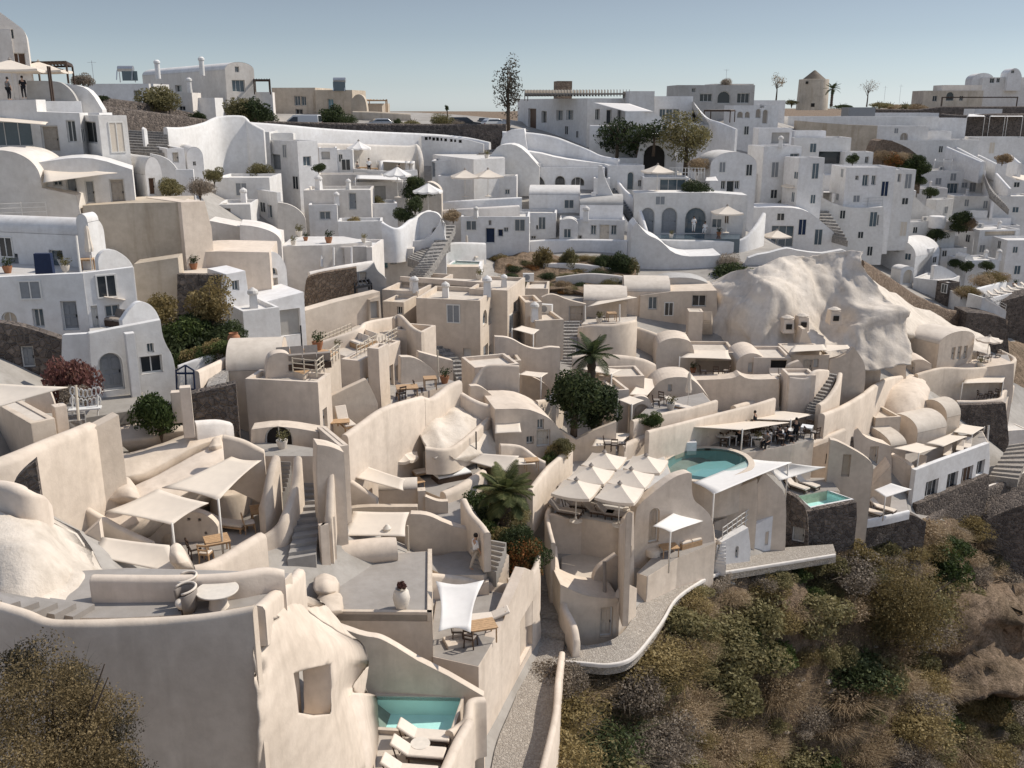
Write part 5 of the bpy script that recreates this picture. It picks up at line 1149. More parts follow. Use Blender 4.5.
ribbon('bright slanting parapet below the brown roof plants',[(845,412,445,145),(920,448,470,139)],.6,'white',sm=1,below=2)
sail('pale round awning at the right edge',[(975,500,'d',137),(1040,520,'d',136),(1040,495,'d',142),(985,488,'d',142)],'cloth',.05,.02,name='awning')
pergola('white pergola frame on the blank wall terrace',[gat(672,440,d=137),gat(742,440,d=137),gat(742,432,d=141),gat(675,432,d=141)],P(*px(705,438),137).z,P(*px(705,472),137).z,'frame',2)
wbox(0,'white terrace with dark doors and a small umbrella',-40,488,600,-2,('m',6),240,[('R','a',8,518,37,580,'glassb'),('R','d',50,518,66,580,'glass'),('R','w',82,520,127,580,'glassb')],d=108)
place(UMB['far'],gat(120,600,d=106),.3,'small pale umbrella before the dark doors of the mid-right terrace')
plate('white sloping roof flank right of the small umbrella',[(190,620),(190,500),(260,490),(330,495),(385,540),(400,620)],(300,590),-4,4,'white',[('R','w',332,525,356,558)],d=116,name='house',cat='house')
sail('flat white canopy over a railed terrace',[(195,560,'d',113),(400,565,'d',112),(360,552,'d',117),(215,553,'d',117)],'clothw',.02,.01,poles=[0,1],name='canopy')
plate('white wall with a slanting top below the flat canopy',[(200,680),(200,560),(260,600),(345,625),(470,618),(470,740),(345,760)],(330,690),-4,4,'white',[('R','w',268,565,278,600),('R','w',440,650,452,690,'glassb')],d=109,name='house',cat='house')
railing('grey steel railing above the slanting white wall',[P(*px(350,622),109.5),P(*px(465,616),109)],1.3,'steel',step=2.0)
wbox(0,'teal-shaded white house with a dark arched door',455,552,680,-12,('m',6),600,[('R','a',470,600,492,670,'glassb'),('R','d',522,610,550,668,'glass')],d=124)
plate('white stepped gable flank in the middle right',[(560,690),(565,568),(590,570),(640,620),(700,640),(720,690)],(640,680),-6,.6,'white',d=121)
wbox(0,'beige-topped white house beside the gable flank',605,545,620,4,('m',4),725,[('R','w',640,560,660,600,'glass')],d=132)
wbox(0,'white house with a cream side on the right of the gable flank',680,590,680,30,640,748,d=125)
wbox(0,'white big terrace with a light parapet in the middle right',500,680,760,12,460,760,d=117)
tag(sharp(MB().lathe([(1.3,-.6),(1.3,1.0),(1.2,1.2),(.9,1.25)],tuple(gat(680,685,d=118)),20).build('round_tub','white')),'round white tub on the middle-right terrace','tub')
wbox(0,'white house with dark roof garden on the right',765,660,720,-2,('m',5),975,[('R','h',800,632,880,668,'void')],d=133)
for i,(x,y,r,m)in enumerate(((770,665,1.8,'leafdk'),(800,690,1.8,'dry'),(770,700,1.4,'leafdk'),(680,730,1.7,'leafdk'),(160,640,1.3,'leafdk'),(85,610,1.2,'leafdk'),(350,430,1.2,'leafdk'),(940,430,1.5,'dry'),(660,560,1.3,'leafdk'))):
 shrub(gat(x,y,d=117 if x>500 else 108),r,'leafy',m,['dark bush on the right roof garden','dry brown bush on the right roof garden','small dark bush below the roof garden','dark bush at the corner of the big terrace','dark plant by the terrace steps','dark plant beside the small umbrella','dark plant in front of the bluish porch','dry roof plants at the far right','dark plant on the beige-topped house'][i])
stairs('shaded steps descending beside the slanting house',(260,740,330,760),(165,615,240,610),P(*px(295,750),101).z,P(*px(200,612),110).z,12,'step')
plate('white sloping bastion with a sweeping top edge and umbrella',[(-60,800),(-60,620),(150,618),(220,670),(280,722),(318,760),(330,800)],(150,760),-6,6,'white',[('R','w',28,692,116,775,'glassb')],d=103,name='house',cat='house')
place(UMB['far'],gat(44,800,d=99),.2,'pale umbrella in front of the sweeping bastion')
sail('pale flat canopy over the dark bar at the right',[(700,715,'d',118),(830,712,'d',117),(815,700,'d',121),(705,704,'d',121)],'cushdk',.02,.01,poles=[0,1],name='canopy')
wbox(0,'white house with a flat canopy roof at the right edge',815,690,800,-4,('m',5),1010,[('R','h',840,705,985,735,'void')],d=132)
T(0,190)
box('white house with a long barrel roof and dark doors on the left',335,180,322,74,-60,410,'white',[('L','d',28,250,75,332,'doorg'),('L','d',197,237,250,322,'glassb'),('L','w',322,236,346,276,'glassb')],d=45.8,rise=.95,vault='R')
box('small white bell arch on the barrel roof',300,128,182,-8,('m',1.2),345,'white',[('R','a',303,134,331,182,'void')],d=45,rise=.5,vault='R',name='bell_tower',cat='bell tower')
tag(MB().box(gat(175,300,d=43.6),(1.0,.4,1.5),.1,.92).build('outdoor_cabinet','navy'),'dark blue covered cabinet on the barrel-roof terrace','cabinet')
cu=closed_umbrella('folded cream umbrella on the terrace of the barrel-roof house');place(cu,gat(362,322,d=43))
zA=P(*px(325,326),42).z
plate('white middle storey with grey doors, facing left',[(-60,590),(-60,346),(100,338),(326,328),(352,562),(352,590)],(350,565),8,.4,'white',[('R','d',243,437,306,552,'doorg'),('R','w',130,468,172,542,'glassb'),('R','o',6,480,66,532,'tan')],d=41.5,name='house',cat='house')
plate('white middle storey with a shuttered window, facing right',[(350,590),(326,328),(525,304),(540,440),(545,590)],(350,565),30,.4,'white',[('R','w',414,453,472,502,'glassb'),('R','d',363,455,387,548,'frame')],d=41.5,name='house',cat='house')
deck('upper terrace floor of the left houses',[(-60,350),(330,334),(525,308),(450,235),(-60,240)],zA-.6,.5,'white','floorw')
plate('rounded white end parapet of the upper terrace',[(385,310),(385,262),(412,236),(445,232),(480,250),(510,275),(527,305)],(480,310),50,.35,'white',d=43.2)
sail('small cream sail over the middle terrace',[(408,420,'d',41),(490,432,'d',41.5),(520,425,'d',44),(430,405,'d',44)],'cloth',.05,.05)
tag(MB().tube([gat(318,330,d=41.8),gat(300,180,d=41.8)],.07,8).build('sail_post','pole'),'leaning white post at the corner of the upper terrace','post')
zB=P(*px(352,566),38.5).z
plate('white ground storey with an arched entrance and shop window',[(366,900),(350,566),(632,512),(642,590),(692,670),(695,850)],(400,768),30,.5,'white',[('R','a',390,640,486,790,'doorg'),('R','w',553,652,640,722,'glass'),('R','w',580,604,606,640,'glassb')],d=37.5,name='house',cat='house')
box('white square pier beside the arched entrance',492,568,700,30,('m',.5),530,'white',d=36.9)
deck('lower terrace floor above the arched entrance',[(352,570),(632,516),(560,440),(352,500)],zB-.55,.5,'white','floorw')
plate('rounded white end parapet of the lower terrace',[(480,515),(510,470),(545,436),(585,445),(615,475),(632,515)],(560,515),48,.35,'white',d=39.5)
plate('white corner return wall left of the arched entrance',[(240,760),(244,572),(350,566),(366,800)],(360,768),2,.4,'white',d=37.6)
plate('dark volcanic stone garden wall at the left edge',[(-60,800),(-60,518),(60,530),(160,560),(245,588),(248,800)],(150,700),12,.7,'darkstone',[('R','d',82,615,135,700,'doorg')],d=38.2,name='stone_wall',cat='stone wall')
shrub(gat(295,790,d=35),1.35,'leafy','plum','purple-red bougainvillea beside the arched entrance',h=2.4)
wt=sofa('low taupe sofa on the lower white terrace',1.6,'cushdk','darkwood');place(wt,on_z(*px(470,535),zB-.54),-.5)
rt=wood_table('small table on the barrel-roof terrace',.8,.8);place(rt,on_z(*px(345,318),zA-.59),.2)
railing('white railing in front of the shaded terrace on the left',[gat(-10,110,d=49),gat(185,102,d=50)],.9,'pole',step=1.0)
plate('tan weathered retaining wall facing the camera',[(325,320),(325,62),(500,52),(712,48),(740,250),(722,285),(525,300)],(600,290),8,5,'tan',d=52)
plate('sunlit cream return of the tan retaining wall',[(711,48),(806,44),(842,185),(842,270),(738,275)],(740,270),46,5,'cream',d=52)
plate('lower brown patch of the tan retaining wall',[(520,470),(526,292),(700,266),(700,470)],(600,430),10,2,'tan',d=50)
plate('dark stone wall behind the olive tree',[(698,620),(698,332),(893,336),(900,620)],(800,590),10,.6,'darkstone',d=50.5,name='stone_wall',cat='stone wall')
plate('white wall with a small window right of the olive tree',[(893,620),(890,332),(966,318),(985,450),(985,620)],(940,570),40,3,'white',[('R','w',915,356,942,396,'glassb')],d=50.5,name='house',cat='house')
deck('pale roof ledge above the dark stone wall',[(695,332),(890,332),(880,295),(800,285),(730,295)],P(*px(800,330),51).z,1,'cream','roofc')
plate('cream rounded wall house above the olive tree',[(738,400),(745,255),(800,240),(1060,246),(1060,480),(975,470),(968,318),(880,325),(876,296),(812,290)],(900,420),8,6,'cream',d=53.5,name='house',cat='house')
plate('long shaded white wall climbing on the right of the tan wall',[(820,270),(820,120),(1100,175),(1100,270)],(900,250),6,3,'ivory',d=62)
box('white house with a beige door above the long shaded wall',850,58,130,6,('m',5),985,'white',[('R','d',866,72,910,126,'door')],d=68)
tree('olive_tree','silvery olive tree in front of the dark stone wall',gat(838,592,d=47),4.0,1.75,'gold',.09,4600,.16,41,.74,15)
for x,y,r,m,k,h,lb in((690,640,2.4,'leafdk','leafy',2.8,'dense green bush left of the olive tree'),(620,480,1.5,'gold','leafy',1.5,'yellow-green bush under the brown wall'),(730,560,1.6,'leaf','leafy',1.8,'fresh green bush against the dark stone wall'),(880,565,1.4,'leafdk','leafy',1.2,'dark bush right of the olive trunk'),(650,590,1.4,'leaf','leafy',1.5,'green bush at the corner of the white shop house')):
 shrub(gat(x,y,d=46),r,k,m,lb,h=h)
for i in range(5):shrub(gat(725+i*42,668-i*14,d=43.5),1.0,'leafy','gold' if i%2 else 'leaf','clipped low hedge bush above the white wall','hedge',h=.9,group='clipped hedge along the white wall')
ribbon('low white wall under the clipped hedge',[(700,690,720,42.5),(800,655,690,43),(905,625,660,44)],.3,'white')
pot_plant('tall terracotta jar beside the steps',gat(926,645,d=44),.4,1.25,'leaf','terracotta',0,kind='vase')
stairs('grey steps between the white wall and the corner house',(905,600,950,610),(935,500,958,500),P(*px(930,605),47).z,P(*px(945,500),50).z,10)
box('white corner house in front of the vault house',955,478,620,34,('m',4),1100,'white',d=48)
g=empty('gate','navy blue iron gate with white lattice ironwork','gate',gat(728,790,d=38));gf=Face(g.location,10);off=-g.location
W_=lambda x,y,o=0:gf.hit(*px(x,y),o)
m=MB();m.beam(W_(693,708),W_(697,795),.07).beam(W_(763,712),W_(768,792),.07).beam(W_(730,690),W_(733,795),.07).beam(W_(693,722),W_(765,722),.09).beam(W_(695,785),W_(767,785),.08).beam(W_(693,712),W_(730,690),.07).beam(W_(730,690),W_(765,712),.07);m.build('gate_frame','navy',g,loc=off)
m=MB()
for x in(701,707,740,747,754):m.beam(W_(x,728),W_(x+2,780),.025)
for cx_,cy_,r_ in((716,742,7),(716,764,8),(745,755,9)):
 for k in range(12):a,b_=2*PI*k/12,2*PI*(k+1)/12;m.beam(W_(cx_+r_*math.cos(a),cy_+r_*1.3*math.sin(a)),W_(cx_+r_*math.cos(b_),cy_+r_*1.3*math.sin(b_)),.03)
m.build('lattice','frame',g,loc=off);m=MB()
for x in range(700,762,8):m.beam(W_(x,722),W_(x,722-12*(1-abs(x-730)/36)-2),.03)
m.build('finials','frame',g,loc=off)
box('cream barrel-roofed hut right of the gate',890,715,800,8,('m',4),1110,'cream',d=41,rise=1.3,vault='L')
stairs('grey steps rising beside the gate',(812,775,880,790),(838,690,905,690),P(*px(845,780),38).z,P(*px(870,690),42).z,7)
ribbon('cream flank wall right of the gate steps',[(770,712,790,38.5),(820,690,740,40),(930,640,690,43),(1040,600,660,45)],.35,'cream',below=2)
T(255,225)
plate('white chapel-like house with an arched gable and arched fanlight',[(20,330),(18,160),(28,128),(50,107),(75,104),(100,120),(120,155),(132,215),(136,330)],(80,305),38,7,'white',[('R','o',57,168,88,198,'glassb'),('R','d',57,208,92,290,'doorc')],d=55,name='house',cat='house')
plate('tall rounded cream gable behind the chapel-like house',[(-60,120),(-60,0),(0,5),(60,22),(95,45),(108,80),(112,160)],(60,150),12,4,'ivory',d=60,name='house',cat='house')
plate('white forecourt wall with a pale door and a shaded recess',[(-120,520),(-120,345),(-20,318),(192,264),(200,412),(195,440),(-20,520)],(90,440),36,4,'white',[('R','d',17,350,54,466,'doorc'),('R','h',80,332,180,436,'grey')],d=52,name='house',cat='house')  # recess back coloured grey to stand for its shade
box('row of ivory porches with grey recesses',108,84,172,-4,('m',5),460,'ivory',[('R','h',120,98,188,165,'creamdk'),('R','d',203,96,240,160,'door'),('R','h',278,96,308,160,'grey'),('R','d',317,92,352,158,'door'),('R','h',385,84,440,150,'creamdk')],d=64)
deck('flat pale roof slab over the row of porches',[(100,84),(265,80),(385,72),(460,66),(350,45),(150,45)],P(*px(250,80),64).z+.15,.2,'ivory','roofw')
for i,x in enumerate((193,262,310,380)):tag(MB().tube([gat(x,165,d=63.4),P(*px(x-1,88),63.4)],.1,8).build('column','white'),'white porch column in the row of ivory porches','column','columns along the row of porches')
plate('rough brown rubble wall lit by the sun',[(195,340),(195,228),(216,196),(400,168),(405,250),(330,300),(250,325)],(300,310),10,.8,'brownstone',d=59,name='stone_wall',cat='stone wall')
ribbon('ivory ledge on the rubble wall',[(212,184,215,59.5),(330,160,200,60.5),(460,140,180,62)],.6,'ivory',below=.5)
plate('long cream wall in front of the rubble wall',[(195,430),(198,338),(330,300),(450,272),(492,262),(492,370),(350,400)],(350,395),40,1,'cream',d=55)
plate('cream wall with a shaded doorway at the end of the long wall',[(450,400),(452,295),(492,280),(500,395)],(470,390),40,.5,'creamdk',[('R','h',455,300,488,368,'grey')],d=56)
pergola('dark garden table frame behind the long cream wall',[gat(395,275,d=58),gat(460,270,d=59),gat(450,262,d=60.5),gat(392,266,d=60)],P(*px(425,246),58).z,P(*px(425,285),58).z,'iron',4,name='garden_table')
plate('grey weathered gateway with a wooden door leaf',[(398,240),(400,185),(440,178),(470,150),(480,180),(520,210),(520,240)],(440,240),10,.6,'grey',[('R','d',410,185,440,236,'doorc')],d=61)
box('small ivory house with a teal door and window by the steps',462,92,180,-2,('m',4),622,'ivory',[('R','d',494,110,523,172,'doort'),('R','w',533,120,559,155,'glassb')],d=70)
plate('white flank wall descending to the middle steps',[(500,90),(500,-10),(560,45),(640,70),(700,40),(730,-20),(752,60),(640,150),(600,110)],(620,110),2,1,'white',d=71)
stairs('middle dark stone steps beside the plunge pool',(600,212,660,215),(745,0,790,0),P(*px(630,213),65).z,P(*px(765,2),75).z,18,curve=[(665,130,725,125)])
zp=P(*px(820,155),75).z
deck('white terrace around the upper plunge pool',[(665,170),(880,172),(905,130),(790,115),(740,130)],zp-.05,2.5,'ivory','floorw')
pool('small turquoise plunge pool high on the slope',[(765,160),(878,163),(885,146),(790,142)],zp+.1,.35,.9,'tileteal','water','white',rimh=.05)
ribbon('curved white wall around the plunge pool',[(655,200,222),(700,140,180),(740,95,150),(770,70,140),(840,68,130),(905,70,125)],.5,'white')
place(cu,gat(835,138,d=79),0,'folded cream umbrella beside the plunge pool')
ln=lounger('cushioned lounger behind the upper plunge pool','pole','cushion');place(ln,on_z(*px(805,137),zp),2.6);place(ln,on_z(*px(845,135),zp),2.6,'right-hand lounger behind the upper plunge pool');
plate('cream wall under the plunge pool terrace',[(655,260),(660,180),(680,165),(880,165),(885,215),(910,240),(910,270)],(780,250),0,1.5,'cream',d=73.5)
box('large cream block with arched windows on its sunlit side',886,298,565,78,634,948,'cream',[('R','a',897,334,914,395,'glassb'),('R','a',919,328,936,388,'glassb'),('R','d',900,472,918,556,'doorg'),('R','w',921,470,934,520,'glassb'),('L','w',820,486,851,533,'frame')],d=56.5,par=.4)
box('cream tower house with one slim window right of the large block',994,258,445,76,842,1064,'cream',[('R','w',1018,298,1038,345,'glassb')],d=59,par=.3)
box('cream roof court with low parapets left of the large block',640,262,400,74,500,780,'cream',d=60,par=.5)
box('low cream court house at the end of the long wall',585,305,360,74,502,640,'cream',[('L','w',560,322,580,352,'void')],d=58)
deck('cream stepped roof above the large block',[(570,222),(900,245),(1020,235),(880,215),(640,205)],P(*px(700,225),63).z,2,'cream','roofc',par=.4,edges=[0])
box('cream stair block in front of the large block',662,420,515,70,545,712,'cream',d=52,par=.5)
ribbon('cream sloping parapet of the stair block',[(545,365,440,54),(570,352,430,54),(620,400,460,52),(660,420,480,51.5)],.35,'cream')
D=box('cream house with tall openings and a railed roof terrace',412,535,700,70,338,572,'cream',[('R','d',438,590,462,682,'doorg'),('R','d',524,552,546,665,'doorg'),('R','w',552,553,566,612,'doorg')],d=47.5,par=.15)
box('cream pilaster tower on the railed house',486,488,700,70,('m',.8),526,'cream',d=47.2)
zD=D['C'].z-.12
deck('roof terrace with wooden deck on the railed house',[(240,480),(412,535),(572,455),(540,390),(420,385)],zD,.6,'cream','floorc')
railing('rope railing along the front of the roof terrace',[on_z(*px(402,522),zD),on_z(*px(478,480),zD)],.8,'rope',step=.5);railing('rope railing along the right of the roof terrace',[on_z(*px(490,490),zD),on_z(*px(562,448),zD)],.8,'rope',step=.5)
railing('rope railing along the back of the roof terrace',[on_z(*px(235,490),zD),on_z(*px(380,425),zD)],.7,'rope',step=.5)
ds=sofa('pair of cream daybeds on the railed roof terrace',1.5,'cushion','wood');place(ds,on_z(*px(410,482),zD),-.9);place(ds,on_z(*px(440,470),zD),-.9,'right-hand cream daybed on the railed roof terrace');ds['label']='left-hand cream daybed on the railed roof terrace'
ribbon('cream wall behind the roof terrace',[(250,460,490,50),(400,410,450,51),(440,380,430,53),(545,360,420,55)],.35,'cream')
E_=box('big plain cream house wall above the twin stairs',247,620,900,80,-40,297,'cream',[('R','d',268,720,285,800,'doorg')],d=37.5,par=.3)
zE=E_['C'].z
plate('rounded cream chimney cowl on the big plain house',[(40,640),(45,540),(62,512),(95,502),(130,506),(148,530),(155,640)],(100,620),20,.8,'cream',d=39,name='chimney',cat='chimney',ext=0)
deck('sunken roof lounge with brown decking',[(105,560),(190,590),(335,500),(250,485),(110,488)],zE+.05,.4,'cream','wood')
railing('rope railing of the sunken roof lounge',[on_z(*px(245,592),zE),on_z(*px(330,520),zE)],.75,'rope',step=.5);railing('second rope railing at the corner of the roof lounge',[on_z(*px(150,580),zE),on_z(*px(240,590),zE)],.75,'rope',step=.5)
tag(MB().tube([on_z(*px(188,530),zE),on_z(*px(188,530),zE)+Vector((0,0,1.9))],.04,8).build('lamp_post','iron'),'thin dark lamp post in the roof lounge','post')
ds2=sofa('brown corner sofa in the sunken roof lounge',2.2,'cushdk','darkwood');place(ds2,on_z(*px(170,545),zE+.06),.3);place(ds2,on_z(*px(215,560),zE+.06),PI+.3,'second brown sofa in the sunken roof lounge')
plate('sloping cream roof wall with a half-arch beside the big plain house',[(290,800),(290,680),(360,645),(440,608),(480,690),(488,720),(440,730),(400,770)],(380,768),30,.4,'cream',d=41,zb=None)
plate('cream half-arched screen beside the reclined chair',[(300,800),(365,690),(415,620),(430,660),(485,715),(420,770)],(400,768),20,.4,'cream',d=42.5)
tb=wood_table('square wooden table on the small cream terrace',1.0,1.3);zt=P(*px(600,690),45).z;place(tb,on_z(*px(600,682),zt),.2)
deck('small cream terrace floor with a wooden table',[(540,700),(660,660),(800,620),(700,590),(560,620)],zt,1.2,'cream','floor')
wc=chair('dark wooden chair right of the square table','darkwood','cushdk');place(wc,on_z(*px(645,668),zt),.3);place(wc,on_z(*px(575,690),zt),2.2,'dark wooden chair left of the square table')
place(rt,on_z(*px(690,645),zt),.2,'small round-edged table at the end of the cream terrace')
tag(MB().tube([on_z(*px(722,625),zt),on_z(*px(722,625),zt)+Vector((0,0,2.2))],.05,8).build('sail_post','rope'),'slim wooden post at the end of the small cream terrace','post')
plate('triangular cream roof slope above the small terrace',[(575,640),(575,520),(635,520),(720,580),(725,640)],(650,630),24,.6,'cream',d=48)
plate('sloping cream stair flank below the large block',[(640,560),(645,500),(700,515),(780,535),(785,620),(720,600)],(720,600),20,.6,'cream',d=50)
stairs('dark shaded steps beside the large block',(805,660,862,650),(700,480,745,470),-19.9,-17.8,12,curve=[(775,565,830,562)])
box('cream block under the window bay right of the dark steps',865,562,650,20,('m',3),1040,'cream',d=50)
ribbon('curved cream terrace wall right of the dark steps',[(850,632,680,48.5),(900,560,680,49),(960,548,690,49),(1040,552,700,49)],.35,'cream')
plate('sloped cream flank in front of the curved terrace wall',[(845,700),(848,635),(890,632),(955,690),(958,715)],(900,700),16,.5,'cream',d=47)
ribbon('low cream wall running down to the vase',[(806,655,700,46.5),(870,690,735,46),(960,715,750,46),(1060,725,760,46)],.4,'cream')
T(510,225)
ribbon('long white garden wall with stained render',[(-20,72,130,83),(120,58,125,83),(300,55,140,83),(440,58,150,83),(470,60,150,82)],.5,'white',below=3)
plate('big white bastion wall under the grey arches',[(482,260),(470,20),(500,-10),(540,40),(590,58),(655,125),(800,122),(830,118),(815,180),(805,245)],(650,225),-2,5,'white',d=80)
plate('stone-edged white pier at the left of the white bastion',[(484,240),(484,160),(512,160),(512,240)],(498,225),-2,1,'grey',d=79)
mass('brown planted garden bank with low terraces',[[(-60,112,80.4),(100,112,80.4),(300,140,80.4),(480,150,79.4)],[(-60,165,77.4),(100,160,77.4),(300,175,77.4),(490,185,77.4)],[(-60,215,74.9),(100,215,74.9),(300,230,74.4),(490,240,74.4)],[(-60,260,72.4),(100,262,72.4),(300,262,71.9),(490,262,72.4)]],4,4,'earth',.2,.8,name='garden_bank',cat='garden',thick=4)
ribbon('upper cream garden kerb',[(130,150,165,77.2),(250,150,170,77.2),(330,158,175,77.2),(400,170,182,77.2)],.3,'ivory',below=.6);ribbon('lower cream garden kerb',[(180,205,222,74.7),(300,190,222,74.5),(400,195,225,74.3),(470,205,235,74.2)],.3,'ivory',below=.6)
gs=[(128,150,1.3,'gold','small round tree-like bush in the garden'),(232,150,1.1,'olive','second round bush in the garden'),(365,155,1.0,'leafdk','dark round bush by the garden wall'),(430,180,1.7,'leafdk','tall dark bush at the right end of the garden'),(470,190,1.2,'olive','olive bush against the white pier')]
for x,y,r,m,lb in gs:shrub(gat(x,y,d=77.6),r,'leafy',m,lb,h=r*1.6)
for i in range(62):
 x=rnd.uniform(-50,480);y=rnd.choice([125,140,165,195,225,250])+rnd.uniform(-6,8);d=80.6-(y-112)/150*8.3
 shrub(gat(x,y,d=d-.3),rnd.uniform(.6,1.25),rnd.choice(['leafy','low','brush']),rnd.choice(['leafdk','olive','dry','leafdk','rust','gold']),'low mixed shrub planted in the brown garden bank',group='shrubs planted in the garden bank',h=rnd.uniform(.5,1.0))
shrub(gat(880,215,d=77.5),2.6,'leafy','leafdk','large dark bush spilling over the white cave rock',h=2.6);shrub(gat(860,150,d=79),1.7,'brush','drygrey','brown twiggy bush above the large dark bush',h=1.8);shrub(gat(840,240,d=76),1.3,'leafy','leafdk','dark trailing bush at the edge of the rock')
plate('long cream cave-house front with two dark windows',[(470,560),(500,520),(513,278),(640,262),(815,258),(820,560)],(650,440),-3,5,'cream',[('R','w',545,283,580,333,'glassb'),('R','w',717,276,773,321,'glass')],d=70,name='house',cat='house')
box('cream vaulted roof house behind the left sail',290,298,390,-4,('m',5),462,'cream',d=68,rise=.9,vault='L')
box('cream vaulted roof house right of the sail',450,262,350,-4,('m',5),632,'cream',d=69.5,rise=1.0,vault='L')
plate('grey vaulted hump behind the cave-house front',[(560,290),(575,225),(620,208),(680,206),(740,212),(800,238),(815,290)],(650,270),-3,3,'grey',d=72)
plate('cream curved screen wall left of the sail',[(120,430),(125,285),(165,268),(230,296),(300,312),(305,430)],(220,380),4,.5,'cream',[('R','d',232,318,292,382,'creamdk')],d=66.5)
box('cream cube house at the left of the curved screen',60,250,340,-4,('m',4),150,'cream',d=69)
sail('cream sail over the terrace beside the cave-house front',[(300,322,'d',64.5),(500,285,'d',66),(470,278,'d',69),(340,300,'d',68)],'cloth',.08,.05)
for x,y in((296,388),(432,384)):tag(MB().tube([gat(x,y,d=64.3),gat(x,y-72,d=64.3)],.06,8).build('pole','pole'),{296:'left white pole of the terrace sail',432:'right white pole of the terrace sail'}[x],'post')
ribbon('tall rounded cream wall of the sail terrace',[(272,400,500,62.5),(330,392,505,62),(400,390,508,62),(460,380,505,62.5),(492,372,500,63.5)],.45,'cream',below=3)
zs=gat(380,384,d=64).z
deck('floor of the sail terrace',[(280,392),(490,382),(500,360),(300,372)],zs,2,'cream','floorc')
place(rt,on_z(*px(400,378),zs),.1,'small table on the sail terrace');place(wc,on_z(*px(360,383),zs),.5,'dark chair on the sail terrace')
stairs('dark cobbled stair climbing through the middle',(192,640,235,640),(215,378,275,378),-21.2,-17.6,22,curve=[(200,560,248,560),(205,470,262,470)])
ribbon('long rounded cream wall above the palm',[(245,515,590,58.5),(330,508,585,58.5),(440,512,575,59),(520,525,575,59.5),(568,545,585,60)],.6,'cream',below=3)
plate('rounded cream cave hump with recess',[(570,600),(575,480),(600,455),(650,443),(700,452),(722,470),(740,600)],(650,590),-2,3,'cream',d=63,name='house',cat='house')
box('cream cave terrace house under the long sail',600,500,600,-2,('m',4),890,'cream',[('R','w',612,500,632,540,'frame'),('R','w',648,498,676,515,'frame'),('R','h',700,535,880,600,'creamdk')],d=63.5)
sail('long cream sail in front of the cave hump',[(668,522,'d',60.5),(872,528,'d',60.5),(860,492,'d',64),(715,492,'d',64)],'cloth',.06,.05,poles=[0])
zc2=gat(760,600,d=61).z
deck('cave terrace floor under the long sail',[(660,604),(890,606),(890,580),(680,580)],zc2,1.5,'cream','floorc')
for i,x in enumerate((760,810,850)):place(wc,on_z(*px(x,596),zc2),i*1.3,['dark chair at the left under the long sail','dark chair in the middle under the long sail','dark chair at the right under the long sail'][i])
plate('small cream gabled house with a white window',[(890,680),(888,545),(905,520),(945,503),(985,510),(1024,545),(1028,680)],(950,600),-2,4,'cream',[('R','w',938,542,976,580,'frame')],d=62,name='house',cat='house')
plate('pale base wall below the cave terrace',[(690,740),(700,612),(880,606),(905,590),(940,610),(1060,606),(1060,740)],(800,690),-2,1.5,'cream',d=60)
ribbon('low cream wall at the foot of the cave rock',[(500,400,470,65.5),(560,420,470,65),(600,440,470,64.5)],.6,'cream')
box('cream stair shelter beside the dark window',705,342,440,-3,('m',1.5),762,'cream',d=67,par=.03)
stairs('small cream steps below the dark window',(758,405,800,405),(762,342,795,342),-19.6,-17.9,9,mat='cream')
box('cream small house right of the tower house',60,305,400,10,('m',3),126,'cream',d=60,par=.4)
box('cream rounded block beside the cobbled stair',100,378,470,14,('m',4),212,'cream',d=59,par=.3)
sail('small cream sail beside the tower house',[(8,410,'d',57),(92,432,'d',56),(116,412,'d',58),(45,396,'d',59)],'cloth',.05,.05,poles=[0,1])
plate('cream swooping screen wall left of the cobbled stair',[(-60,640),(-60,440),(0,443),(60,480),(115,492),(150,480),(198,484),(200,600),(190,640)],(100,600),8,.5,'cream',d=56)
sail('second small cream sail left of the cobbled stair',[(35,588,'d',52.5),(122,602,'d',52),(150,582,'d',54),(60,574,'d',54.5)],'cloth',.05,.05,poles=[0,1])
plate('cream triangular screen beside the second small sail',[(40,700),(45,590),(100,600),(160,640),(175,700)],(100,680),14,.4,'cream',d=54.5)
ribbon('cream wall following the cobbled stair down',[(205,580,680,54.5),(185,640,740,53),(150,680,760,51.5),(100,690,770,50)],.4,'cream')
box('cream terrace block left of the big green tree',0,535,680,10,('m',3),45,'cream',d=54)
Bq=box('cream terrace house right of the palm',412,652,790,14,325,470,'cream',[('R','h',420,690,434,760,'void')],d=53,par=.35)
sail('flat cream canopy behind the palm',[(275,565,'d',55),(400,590,'d',54.5),(440,570,'d',56),(310,552,'d',57)],'cloth',.05,.04,poles=[1])
box('cream bench block behind the palm',340,600,650,6,('m',3),530,'cream',d=55.5,par=.2)
sail('cream curved sail over the dining corner',[(470,668,'d',54),(540,672,'d',55),(598,608,'d',58),(520,600,'d',58)],'cloth',.1,.06)
sail('small square cream sail over the cafe counter',[(425,688,'d',51.5),(480,710,'d',51),(527,690,'d',52),(470,672,'d',53)],'cloth',.05,.05,poles=[0,1])
plate('cream rounded house with a small framed window',[(535,720),(545,670),(575,625),(620,600),(700,598),(735,620),(760,650),(800,700),(800,740)],(650,720),0,3,'cream',[('R','w',622,628,638,655,'frame')],d=57,name='house',cat='house')
place(cu,gat(700,720,d=53.5),0,'folded cream umbrella on the terrace right of the palm')
ln2=lounger('low reclining lounger on the terrace right of the palm','wood','cushion');place(ln2,gat(660,728,d=53.5),2.4)
plate('arched cream doorway at the cafe counter',[(470,790),(472,700),(490,680),(520,672),(550,685),(560,710),(560,790)],(520,780),6,.5,'cream',[('R','a',488,705,548,790,'creamdk')],d=53.5)
ribbon('long low cream wall stepping up to the right',[(480,768,800,50),(600,740,775,51.5),(720,715,745,53),(812,688,725,54.5)],.35,'cream')
